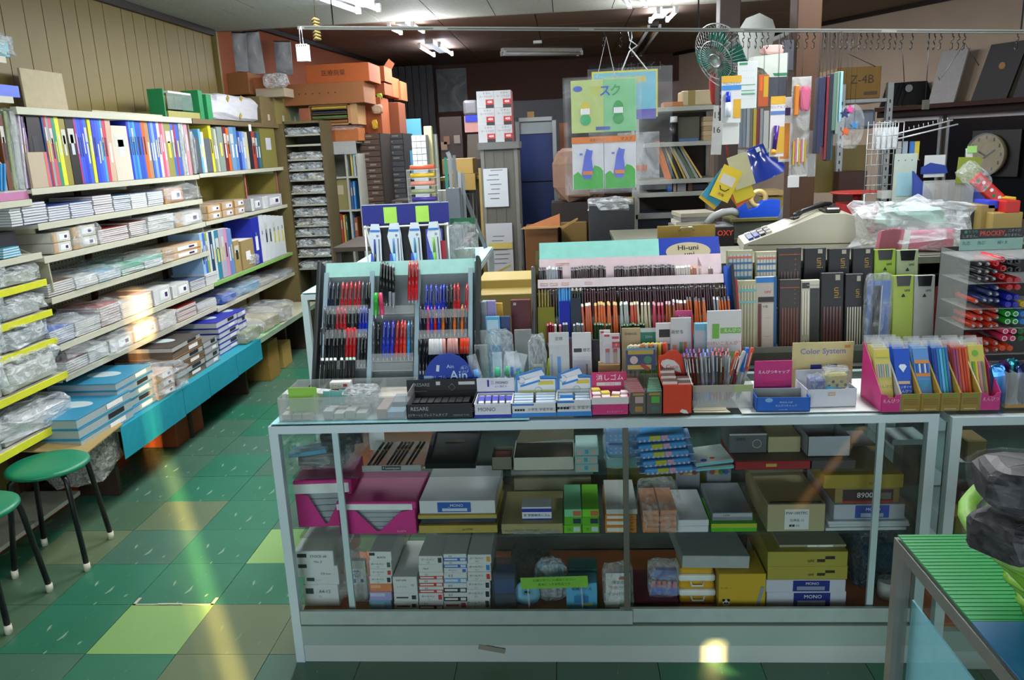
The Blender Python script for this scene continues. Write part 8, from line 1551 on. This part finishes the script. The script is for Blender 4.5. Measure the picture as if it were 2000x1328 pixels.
for(x,y,c,l)in((873,274,'#5a3a24','left'),(893,272,'#6a6058','right'),(868,285,'#6a5440','lower')):face('small_box',l+' dim small box on the brown-black shelf', 'box',x-6,y-8,x+6,y+8,8.78,.04,c)
t,w,h=fthing('whiteboard_sign', 'dark wall sign with pale characters, half behind the hanging packs', 'sign',1150,124,1282,136,11.86);box('board',(0,0,-.1),(w,.03,h+.1),M('#2a2420'),t);text('ールホワイト',.14,M('#8a8478',var=0),t,(w*.2,-.02,.02))
face('rear_box_row', 'dark row of boxes against the rear wall, right', 'boxes',1250,160,1330,200,9.5,.3, '#3a1c12',z=0);face('rear_box_row', 'dark low boxes against the rear wall, middle', 'boxes',1000,195,1110,226,10.5,.3, '#22262a',z=0);face('rear_shelf', 'dark shelving in the middle of the rear room', 'shelf',1100,380,1150,430,7.5,.4, '#1a1614',z=0)
face('brown_back_panel', 'rust brown board right of the blue cabinet', 'board',1096,240,1112,380,7.2,.03, '#6a3a1c',z=0)
# right side: carton on steel rack, wire rack, scale, holders, clock wall

t,w,h=fthing('steel_rack', 'grey slotted steel rack carrying the large carton', 'rack',1632,190,1722,420,5.2,z=0)
for s in(-1,1):
 box('upright',(s*w/2,0,0),(.035,.035,h+.08),M('#8f9290',.4,.5),t)
 for i in range(12):box('slot_print',(s*w/2,-.0180,h-.04-.05*i),(.008,.001,.02),INK,t)
for k,zz in enumerate((h-.03,h*.62,h*.3)):box('shelf',(0,.2,zz),(w,.42,.02),M('#8f9290',.4,.5),t)
zr_=h-.0095;o,w2,h2=fthing('large_carton', 'large kraft carton lettered 4B on the steel rack', 'carton',1634,130,1721,190,5.2,z=zr_+.001);box('body',(0,.2,0),(w2,.36,h2),M('#80602a',.75),o,bev=.004);text('Z-4B',.07,M('#3a240c',var=0),o,(.02,.018,h2*.6));box('label_print',(w2*.28,.0185,h2*.12),(w2*.3,.001,.02),M('#4a3a24'),o)
face('rack_boxes', 'olive carton standing in the steel rack', 'carton',1595,285,1690,375,5.25,.3, '#6a5c24');face('rack_boxes', 'dark red-brown carton low in the steel rack', 'carton',1636,335,1690,400,5.1,.1, '#3c1c10');face('striped_bag', 'grey striped bag in the steel rack', 'bag',1640,215,1710,252,5.3,.1,M('#6a7480',.3),bev=.02)
t,w,h=fthing('wire_hanger_rack', 'white wire grid rack holding bagged goods, right of the ornaments', 'rack',1688,236,1740,378,4.0,z=None)
rods=[((-w/2+w/5*i,0,0),(-w/2+w/5*i,0,h))for i in range(6)]+[((-w/2,0,h*k),(w/2,0,h*k))for k in(0,.12,.25,.4,.55,.7,.82,.95)]+[((-w/2+w/5*i,-.10,h*.62),(-w/2+w/5*i,0,h*.62))for i in range(6)]+[((-w/2,-.10,h*k),(w/2,-.10,h*k))for k in(.62,.8,.97)]+[((-w/2+w/5*i,-.10,h*.62),(-w/2+w/5*i,-.10,h*.97))for i in range(6)]
g=tubes('wire_grid',rods,.0022,M('#b4b8b6',.3,.4),t,n=4);box('bagged_cards',(0,-.05,h*.63),(w*.8,.04,h*.28),CLEARD,t);box('basket',(w*.2,-.04,-.02),(w*.5,.06,.035),film((190,192,184),.7,.3),t)
for s in(-1,1):box('leg',(s*w/2,0,1.2255-t.location.z),(.008,.008,t.location.z-1.2255),M('#b4b8b6',.3,.4),t)
t=thing('hook_arms', 'pair of white toothed display arms pointing right from the wire rack', 'rack',at(1742,274,Y=4.0),rot=(0,-.10,0));
for k in range(2):tube('arm',[(0,.05*k,.02*k),(.30,.05*k,.03+.02*k)],.004,M('#c4c8c8',.3,.3),t,n=6)
for i in range(9):cyl('tooth',.0015,.0015,.014,M('#c4c8c8',.3,.3),t,(.10+.022*i,.05,.035+.002*i),n=5)
for i,(x,c,l)in enumerate(((1750,'#a4a8a4','grey'),(1762,'#8a98a4','slate'),(1776,'#2f64a4','blue'),(1785,'#b4a42c','yellow'))):face('hanging_pack',l+' pack hanging from the toothed display arms', 'pack',x,276,x+9,312,4.02,.01,c)
# kitchen-type scale

t=thing('scale', 'red scale with a flat round pan behind the register', 'scale',at(1672,418,Y=4.4));poly('body',[(-.10,-.12),(.10,-.12),(.085,.06),(-.085,.06)],.16,M('#b02a30',.4),t,(0,-.08,0));cyl('stem',.022,.022,.05,M('#b02a30',.4),t,(0,0,.06),n=12);cyl('pan',.13,.135,.008,M('#c43a38',.35),t,(0,0,.11),n=28);lathe('dial',[(0,0),(.06,0)],M('#c4bca8'),t,(0,-.081,-.02),(PI/2,0,0),20);tag(box('scale_stand',(t.location.x,4.4,0),(.2,.3,t.location.z-.121),M('#3a2a1c')), 'brown stand under the red scale', 'stand')
# brochure holders

t,w,h=fthing('calendar_pack', 'pale bagged calendar with tiny print standing right of the wire rack', 'calendar',1742,300,1785,392,3.9);box('sheet',(0,0,0),(w,.01,h),M('#a8b4a8',.5),t);box('blue_print',(0,-.006,h*.1),(w*.7,.001,h*.5),M('#8fb8c0'),t);text('・・・・',.03,M('#3a6a8a',var=0),t,(.01,-.008,h*.85))
t,w,h=fthing('brochure_rack', 'clear tilted brochure rack with blue triangular ends', 'rack',1786,300,1895,400,3.85)
for i in range(7):box('pocket',(-w*.36+w*.115*i,-.02,h*.02),(w*.10,.012,h*.42),M(('#6a6a64','#8a8a80','#7a6a58','#8f9494','#5a5a58','#9a8a74','#7a7a74')[i],.4),t)
box('front_pane',(0,-.045,0),(w*.9,.003,h*.5),ACRYLD,t);box('rail',(0,-.045,-.01),(w,.012,.02),M('#7a7e80',.4,.4),t)
for x in(-w*.48,w*.44):poly('blue_end',[(-.02,-.06),(.07,-.03),(.05,.06),(-.035,.16)],.02,M('#10308a',.4),t,(x,-.04,.0))
box('white_board',(-w*.18,.01,h*.55),(w*.36,.006,h*.43),M('#b8bcbc',.5),t);poly('navy_print',[(-.06,0),(.06,0),(.05,.035),(-.02,.05),(-.06,.03)],.002,M('#1f3a8a'),t,(-w*.18,-.001+.006,h*.62));box('note',(w*.30,-.052,h*.42),(w*.40,.002,h*.50),M('#7c8a24',.6),t,rot=(0,.05,0));box('white_strip',(w*.47,-.02,-.0),(.028,.004,h*1.1),M('#c4c8c0'),t,rot=(0,-.12,0));box('green_top',(w*.40,-.023,h*1.0),(.04,.004,.03),M('#8fc46a'),t)
for s in(-1,1):box('leg',(s*w*.4,.02,1.2255-t.location.z),(.02,.02,t.location.z-1.2255),M('#5a5c58',.4,.4),t)
t=thing('snack_strip', 'red dotted pack sticking out of a clear bag at the right', 'pack',at(1930,368,Y=3.6),rot=(0,.75,0));box('strip',(0,0,-.035),(.16,.02,.06),M('#c42c20',.35),t,bev=.01);bag('wrapper',(-.08,.0,-.05),(.14,.06,.09),CLEARB,t,v=3)
for i in range(6):lathe('dot_print',[(0,0),(.008,0)],WHITE if i%2 else M('#2f7a4a'),t,(-.06+.024*i,-.0110,-.008+.010*(i%2)),(PI/2,0,0),8)
for(x0,y0,x1,y1,Y,c,l)in((1884,408,1912,448,3.5,'#2a2c2a','dark box left of the kraft ones at the right'),(1912,400,1940,450,3.45,'#8a7640','rounded kraft flap at the right'),(1936,415,1995,455,3.4,'#9a8448','kraft carton under the red box'),(1962,392,1992,416,3.4,'#b8241c','small red and white box on the kraft carton'),(1929,392,1950,408,3.45,'#2438b4','blue wrapped sweet packet beside the red box'),(1965,385,1985,394,3.55,'#d0a82c','yellow packet behind the red box')):face('small_carton',l, 'box',x0,y0,x1,y1,Y,.12,c,bev=.003)
tag(box('side_counter',(2.05,4.0,0),(.95,.50,1.225),M('#3c2c1c',.7)), 'dark brown side counter under the brochure rack', 'counter')
# wall with ledge, sliding panels, clock

def wallbox(name,label,cat,x0,y0,x1,y1,th_,m,off=.0,parent=None,lean=0):
 "box on the slanting wall covering the pixels (x0,y0)-(x1,y1)"
 P=atW(x0,y1,off+th_/2+.002);Q=atW(x1,y1,off+th_/2+.002);T=atW(x0,y0,off+th_/2+.002)
 L=math.hypot(Q.x-P.x,Q.y-P.y);o=box(name,((P.x+Q.x)/2,(P.y+Q.y)/2,P.z),(L,th_,T.z-P.z),S2(m),None,rot=(0,0,WANG))
 tag(o,label,cat);return o
PW=lambda px,py,off:atW(px,py,off)
zl=(PW(1730,212,.1).z+PW(2000,188,.1).z)/2
for nm,z0,th_,c,off in(('ledge',zl-.04,.24,'#3a1f14',.13),('trim',zl-.10,.16,'#20120c',.09)):
 P,Q=PW(1725,212,off),PW(2060,190,off);L=(Q-P).length;o=box(nm+'_board',((P.x+Q.x)/2,(P.y+Q.y)/2,z0),(L,th_,.04 if nm=='ledge' else .06),M(c,.85),None,rot=(0,0,WANG));tag(o,('dark reddish wooden ledge along the right wall','darker board below the right wall ledge')[nm=='trim'], 'ledge')
sl=thing('sliding_panels', 'dark glass sliding panels in aluminium frames on the right wall', 'window',(0,0,0));
P0,P1,P2=PW(1722,300,.06),PW(1838,300,.06),PW(2060,300,.06);ang=WANG
sl.location=(P1.x,P1.y,0);sl.rotation_euler=(0,0,ang);La,Lb=(Vector(P0[:2])-Vector(P1[:2])).length,(Vector(P2[:2])-Vector(P1[:2])).length
zt_,zb_=zl-.115,zl-1.35;sgn=1
d0=(Vector(P2[:2])-Vector(P1[:2])).normalized();sgn=1 if d0.dot(AD)>0 else-1
for(a_,b1,off)in((-La,0,.02),(.03,Lb,-.02)):
 box('dark_pane',(sgn*(a_+b1)/2,off*-sgn,zb_),(abs(b1-a_),.008,zt_-zb_),M('#15171a',.15),sl)
 for q in(a_+.012,b1-.012):box('frame_stile',(sgn*q,off*-sgn,zb_),(.03,.02,zt_-zb_),M('#8f9496',.35,.5),sl)
 box('frame_rail',(sgn*(a_+b1)/2,off*-sgn,zt_-.03),(abs(b1-a_),.02,.035),M('#a8acae',.35,.5),sl)
cpt=PW(1926,302,.12);ck=thing('wall_clock', 'round cream clock under clear film at the right', 'clock',cpt,rot=(0,0,ang if AN.y<0 else ang+PI))
Rk=(Zof(262,cpt.x,cpt.y)-Zof(344,cpt.x,cpt.y))/2
cyl('dial',Rk*.95,Rk*.95,.012,M('#9a8a5c',.5),ck,(0,0,0),(PI/2,0,0),n=32);cyl('rim',Rk,Rk,.03,M('#6a5c38',.4),ck,(0,.03,0),(PI/2,0,0),n=32);box('back_board',(.05,.045,-Rk*1.05),(Rk*2.5,.012,Rk*2.2),M('#1c1c18',.5),ck);box('hand',(-.03,-.014,0),(Rk*.5,.004,.014),INK,ck,rot=(0,.5,0));box('hand',(.04,-.016,0),(Rk*.7,.004,.010),INK,ck,rot=(0,-.6,0))
for i in range(12):box('hour_mark',(Rk*.8*math.sin(i*PI/6),-.013,Rk*.8*math.cos(i*PI/6)-.012),(.012,.003,.030),INK,ck)
cyl('film',Rk*1.04,Rk*1.04,.004,film((230,235,235),.10,.08,4),ck,(0,-.022,0),(PI/2,0,0),n=28)
# framed boards leaning on the ledge

for(xa,yb_,xb,yt,shear,c,l)in((1812,205,1862,105,.40,'#a09c98','white wrapped panel leaning on the right wall ledge'),(1896,194,1965,88,.45,'#151411','black wrapped portfolio leaning on the ledge'),(1978,186,2040,80,.45,'#19191a','black glossy portfolio cut by the right edge')):
 P,Q=PW(xa,yb_,.14),PW(xb,yb_,.14);L=math.hypot(Q.x-P.x,Q.y-P.y);hh=Zof(yt,P.x,P.y)-P.z
 t=thing('wrapped_board',l, 'panel',(P.x,P.y,zl+.0005),rot=(0,0,ang));s_=1 if(Vector((Q.x-P.x,Q.y-P.y))).dot(AD)>0 else-1
 poly('board',[(0,0),(s_*L,0),(s_*L*(1+shear),hh),(s_*L*shear,hh)],.02,M(c,.55),t)
 if c=='#a09c98':poly('print',[(s_*L*.5,hh*.38),(s_*L*.8,hh*.38),(s_*L*.86,hh*.5),(s_*L*.56,hh*.5)],.021*2,M('#5a5a9a'),t,(0,-.010,0))if False else None
 else:lathe('gold_mark',[(0,0),(.03,0)],M('#a07028'),t,(s_*L*.8,-.001 if s_>0 else .021,hh*.6),(PI/2,0,0),10)
bpz=PW(1760,205,.14);t=thing('bag_bundle', 'bundle of black pleated bags on the left end of the ledge', 'bundle',(bpz.x,bpz.y,zl+.0005),rot=(0,0,0))
for i in range(6):poly('bag_fold',[(-.14,0),(.16,.02),(.08,.22),(-.08,.22)],.02,M('#121316' if i%2 else '#1f2124',.3),t,(.03*i-.06,-.03*i,0))
lathe('white_badge',[(0,0),(.035,0)],M('#a4a8a8'),t,(-.0,-.16,.16),(PI/2,0,0),16)
# wires hanging at the right

for i,(pts,l)in enumerate((([(1681,84),(1655,104),(1710,130)],'bent wire hanging from the rail over the large carton'),([(1762,84),(1766,160)],'straight wire down to the black bags'),([(1815,84),(1807,200)],'long straight wire left of the white panel'),([(1884,84),(1840,150),(1835,156),(1832,148)],'wire with a curled end before the white panel'),([(1884,84),(1912,128)],'short slanting wire at the right'))):
 tag(tube('hanging_wire',[at(x,y,Y=YR+.02)for x,y in pts],.0016,HKM,n=5),l, 'wire')
tag(box('weight_block',at(1808,203,Y=YR+.02)-Vector((0,0,.02)),(.02,.02,.035),M('#3a3a2c')), 'small dark weight at the end of the long straight wire', 'weight')
# ---------------------------------------------------------------- tiers of pencil cases

TS=thing('tier_stand', 'grey stepped stand under the two rows of pencil cases', 'stand',(1.0,2.92,0));ZF=.915;ZBk=1.055
boxes('stand',[(-.42,-.0,ZT,.40,.20,ZF)],M('#5a5c54',.5),TS,(0,0,0));boxes('stand',[(-.42,.12,ZF,.40,.19,ZBk)],M('#4a4c46',.5),TS);boxes('front_lip',[(-.42,-.006,ZF,.40,-.002,ZF+.022)],M('#7a7c74',.4),TS)
SC2b=thing('base_cabinet', 'plain base cabinet joining the showcases behind the racks', 'cabinet',(.9,2.985,0));box('carcass',(0,0,0),(2.6,.22,ZT-.001),M('#4a4c46',.6),SC2b)
def case(label,x0,x1,yt,row,c,kind,D=.022):
 Y,Z=((2.94,ZF+.0005),(3.055,ZBk+.0005))[row];t,w=place('pencil_case',label, 'case',x0,x1,Y,Z);h=hz(yt,(x0+x1)/2,Y+.02,Z);t.rotation_euler=(-.10,0,0)
 if kind=='black':
  box('case',(0,D/2,0),(w,D,h),M('#141416',.5),t,bev=.003)
  for i in range(6):box('pencil',(-w*.34+w*.136*i,-.0012,h*.06),(w*.07,.003,h*(.50 if row==0 else .30)),M(c,.3),t)
  text('uni',w*.42,M('#a8862c',var=0),t,(w*.20,-.0022,h*.74),(PI/2,PI/2,0));box('label_print',(w*.22,-.0014,h*.90),(w*.2,.001,h*.07),M('#a4a08c'),t)
 elif kind=='striped':
  box('case',(0,D/2,0),(w,D,h),M('#a8a47f',.3),t,bev=.002)
  for i in range(6):box('pencil',(-w*.36+w*.144*i,-.0014,h*.05),(w*.11,.004,h*.88),M(c,.35),t)
  for v,q in((.86,'#c46a4a'),(.76,'#2f6a94'),(.64,'#2f6a94'),(.52,'#3f84a8'))if row else((.84,'#6ab0b4'),(.68,'#7fb4b0')):box('band_print',(0,-.0042,h*v),(w*.92,.0008,h*.035),M(q),t)
 elif kind=='brown':
  box('case',(0,D/2,0),(w,D,h),M('#332c28',.5),t,bev=.002)
  for i in range(6):box('pencil',(-w*.34+w*.136*i,-.0012,h*.05),(w*.08,.003,h*.55),M(c,.35),t)
  box('band_print',(0,-.002,h*.88),(w*.9,.0008,h*.008),M('#b4602c'),t);text('・・・・',w*.22,M('#b4702c',var=0),t,(w*.22,-.0022,h*.76),(PI/2,PI/2,0))
 elif kind=='card':
  box('case',(0,D/2,0),(w,D,h),M('#b4aca0',.4),t,bev=.002);deco(t,w,h,[(.0,.92,.9,.99,'#1f74c0'),(.86,0,1,1,'#1a5a8a'),(.1,.66,.86,.73,'#24221f'),(.1,.05,.25,.64,'#6a3a34'),(.28,.04,.84,.64,'#c4bcac')],[('uni',.55,.80,.07,M('#c43a2c',var=0)),('HB',.45,.60,.05,INK),('~~~',.55,.45,.05,M('#c46a4a',var=0)),('~~~',.55,.2,.05,M('#c46a4a',var=0))])
 elif kind=='white':
  box('case',(0,D/2,0),(w,D,h),M('#b4b098',.3),t,bev=.002);deco(t,w,h,[(.48,.10,.98,.88,'#2e2e2c'),(.05,.88,.45,.96,'#2e2e2c'),(.3,.92,.98,.93,'#8a8a7a')],[('CASTLE',.42,.12,.055,INK)])
  for i in range(3):box('pencil',(-w*.40+w*.14*i,-.0022,h*.22),(w*.09,.003,h*.62),M('#c9c4ae',.35),t)
 elif kind=='lime':
  box('case',(0,D/2,0),(w,D,h),M(c,.45),t,bev=.002);poly('window_print',[(-w*.36,h-.002),(w*.36,h-.002),(w*.30,h-.040),(-w*.30,h-.040)],.0008,M('#17181a',.4),t,(0,-.0010,0));text('uni',.016,INK,t,(w*.18,-.0014,h-.055),bold=.0003)
  for k in range(3):poly('mark_print',[(0,0),(.004,.003),(0,.008),(-.004,.003)],.0006,INK,t,(0,-.0010,h-.075),(0,k*2*PI/3,0))
 return t
case('back-row case with blue banded pencils, left end',1420,1470,488,1, '#b4bcc0', 'striped');case('back-row case with white pencils',1475,1516,490,1, '#c4c4bc', 'striped')
case('back-row brown-black case of dark pencils, third from left',1518,1564,483,1, '#4a2c24', 'brown');case('back-row black case with gold letters left of the silver one',1569,1612,483,1, '#2a2420', 'black');case('back-row black case with silver pencils',1616,1658,484,1, '#a4a8b0', 'black');case('back-row black case with gold letters beside the lime one',1663,1704,483,1, '#2a2420', 'black')
case('yellow-green tall case in the back row',1706,1747,486,1, '#8fae2c', 'lime');case('pale green tall case in the back row',1749,1791,487,1, '#a4b48a', 'lime')
case('front-row clear case of white and blue-green pencils, left end',1438,1478,547,0, '#b9b898', 'striped');case('front-row card with a blue top and red print',1476,1516,540,0, '#fff', 'card');case('front-row dark case of maroon pencils',1521,1562,545,0, '#6a3a2c', 'brown');case('front-row white and black case',1563,1599,546,0, '#fff', 'white')
case('front-row black case with gold letters and maroon pencils',1601,1646,532,0, '#5a2c28', 'black');case('front-row black case with silver-striped pencils',1648,1684,534,0, '#b4b09a', 'black')
t,w=place('pencil_pouch', 'clear pouch of blue and black pencils in the front row', 'pouch',1684,1738,2.925,ZF+.0005);h=hz(534,1710,2.925,ZF);box('card',(0,.01,0),(w*.8,.004,h*.9),M('#3f6ab0',.4),t)
for i in range(6):box('pencil',(-w*.22+w*.06*i,.004,.01),(w*.035,.005,h*.8),M('#2c2e34' if i<5 else '#c4c8d0',.3),t)
bag('pouch',(0,.01,0),(w,.03,h),CLEARB,t,v=2,flat=.3,amp=.04)
case('yellow-green tall case in the front row',1741,1781,537,0, '#9aae3a', 'lime');case('grey tall case in the front row, right end',1782,1822,537,0, '#a4a8a0', 'lime')
for(x0,y0,x1,y1,c,l)in((1824,560,1850,640,'#8a1018','dark red folded card right of the pencil cases'),(1795,498,1852,534,'#20324a','navy board behind the grey case'),(1798,536,1852,560,'#a01c34','crimson tray edge behind the grey case')):face('side_card',l, 'card',x0,y0,x1,y1,3.12 if x0!=1824 else 2.98,.01,c)
# marker stand

YM=2.78;x0,x1=Xof(1862,YM,1.2),2.05;zt_=Zof(490,x0,YM)
MS=thing('marker_stand', 'clear marker stand with a black and pale green header sign', 'stand',((x0+x1)/2,YM,ZT));w=x1-x0;h=zt_-ZT
box('side',(-w/2,.0,0),(.004,.20,h),ACRYL,MS);box('back',(0,.105,0),(w,.006,h),M('#1c1416',.6),MS);box('base',(0,0,-.0),(w,.20,.006),ACRYLD,MS);box('top',(0,.0,h-.02),(w,.20,.004),ACRYLD,MS)
xa,xb=Xof(1870,YM-.09,1.3)-MS.location.x,Xof(1992,YM-.09,1.3)-MS.location.x;z1,z2,z3=Zof(447,x0,YM-.09)-ZT,Zof(466,x0,YM-.09)-ZT,Zof(488,x0,YM-.09)-ZT
box('header_sign',((xa+xb)/2,-.10,z2),(xb-xa,.003,z1-z2),M('#151817',.5),MS);box('header_sign',((xa+xb)/2,-.10,z3),(xb-xa,.003,z2-z3),M('#8fb8a8',.5),MS);mx_=(xa+xb)/2
text('PROCKEY',.022,M('#d84a34',var=0),MS,(mx_,-.1025,(z1+z2)/2),bold=.0005,sx=.8);text('裏うつり',.011,M('#5ab49a',var=0),MS,(xa+.032,-.1025,(z1+z2)/2+.007));text('しません。',.011,M('#9aa49e',var=0),MS,(xa+.032,-.1025,(z1+z2)/2-.007));text('ニオイが',.010,M('#9aa49e',var=0),MS,(xb-.030,-.1025,(z1+z2)/2+.007));text('ありません。',.010,M('#9aa49e',var=0),MS,(xb-.030,-.1025,(z1+z2)/2-.007))
for u,s in((.10,'丸芯'),(.34,'角芯'),(.68,'細+太')):text(s,.013,M('#2f6a74',var=0),MS,(xa+(xb-xa)*u,-.1025,(z2+z3)/2+.004))
rows_=[('k','#2a2c30',[(1913,515),(1929,515),(1912,530),(1927,530),(1943,530),(1911,544),(1926,544),(1940,544)],'grey-tipped black',.0075),('r','#b8101c',[(1946,514),(1958,507),(1960,524),(1957,540)],'red-capped',.0095),('kb','#141416',[(1972,510),(1988,510),(1972,527),(1988,527)],'black-capped',.0095),('r2','#b8181c',[(1972,547),(1988,547),(1972,561),(1988,561)],'red ring-ended',.0095),('n','#20346a',[(1946,562),(1933,573),(1946,574),(1922,586),(1934,586),(1947,587)],'navy',.0075),('b','#1424a4',[(1971,581),(1986,581),(1969,595),(1984,595)],'blue ring-ended',.0095),('o','#c8381c',[(1906,588),(1914,609),(1945,606),(1902,622),(1915,622),(1932,623),(1946,619),(1900,636),(1914,636),(1934,636),(1945,635)],'orange-red',.0078),('g','#1a9a34',[(1968,613),(1984,613),(1968,628),(1983,628)],'green ring-ended',.0098),('p','#d83a6a',[(1964,647),(1980,647),(1962,661),(1978,661)],'pink ring-ended',.0098),('o2','#c83c24',[(1926,670),(1944,670),(1926,684),(1944,682)],'white-tipped orange',.0085),('O','#d8501c',[(1958,680),(1973,680)],'orange ring-ended',.0095),('y','#c4a81c',[(1999,594)],'yellow ring-ended',.0095),('B','#2a7ac0',[(1999,613),(1998,628)],'light blue ring-ended',.0098),('G','#14602c',[(1994,647),(1994,661)],'dark green ring-ended',.0098)]
for k,c,pts,l,r in rows_:
 for(px,py)in pts:
  q=at(px,py,Y=YM-.09);m_=thing('marker',l+' marker lying endways in the clear stand', 'marker',q)
  cyl('barrel',r,r,.13,M(c,.35),m_,(0,0,0),(-PI/2,0,0),n=12)
  if 'ring' in l:lathe('end_ring',[(r*.62,0),(r*.86,0)],M('#e8e4e0' if k in 'gp' else c,.4,emit=0),m_,(0,-.0006,0),(PI/2,0,0),14);cyl('end_plug',r*.45,r*.45,.002,M(c,.3),m_,(0,0,0),(PI/2,0,0),n=10)
  else:cyl('tip',r*.6,r*.4,.010,M('#a4a8a4' if k in('k','n','o','o2')else c,.3),m_,(0,0,0),(PI/2,0,0),n=10)
for i,py in enumerate((551,601,640,690)):box('tier',(.0,.0,Zof(py,1.4,YM-.09)-ZT-.004),(w*.98,.19,.003),ACRYLD,MS)
# ---------------------------------------------------------------- labels of things that share one: say which by order

ORD=['first', 'second', 'third', 'fourth', 'fifth', 'sixth', 'seventh', 'eighth', 'ninth', 'tenth', 'eleventh', 'twelfth', 'thirteenth', 'fourteenth', 'fifteenth', 'sixteenth', 'seventeenth', 'eighteenth', 'nineteenth', 'twentieth']
TENS={2:'twenty',3:'thirty',4:'forty',5:'fifty',6:'sixty'}
def ordn(i):
 if i<20:return ORD[i]
 t_,u=divmod(i+1,10);return(TENS[t_]+'-'+ORD[u-1])if u else TENS[t_][:-1]+'ieth'
bpy.context.view_layer.update()
by={}
for o in SC.objects:
 if 'label' in o and o.parent is None:by.setdefault(o['label'],[]).append(o)
for l,os_ in by.items():
 if len(os_)<2:continue
 sp=[[max(o.location[k]for o in os_)-min(o.location[k]for o in os_)]for k in range(3)]
 if sp[2][0]>max(sp[0][0],sp[1][0]):os_.sort(key=lambda o:o.location.z);suf='from below'
 elif sp[1][0]>sp[0][0]and os_[0].location.x>-2.2:os_.sort(key=lambda o:o.location.y);suf='from the front'
 else:
  def pxo(o):
   a=cc(*o.location);return a[0]/a[2]
  os_.sort(key=pxo);suf='from left'
 for i,o in enumerate(os_):
  if not o.get('group'):o['group']=' '.join(l.split()[:8])
  o['label']=l+', '+ordn(i)+' '+suf
for o in SC.objects:
 if 'label' in o and len(o['label'].split())>16:print('LONG',o.name,o['label'])
 if o.parent is None and o.type in('MESH', 'EMPTY')and 'label' not in o and o.get('kind')!='structure':print('NOLABEL',o.name)
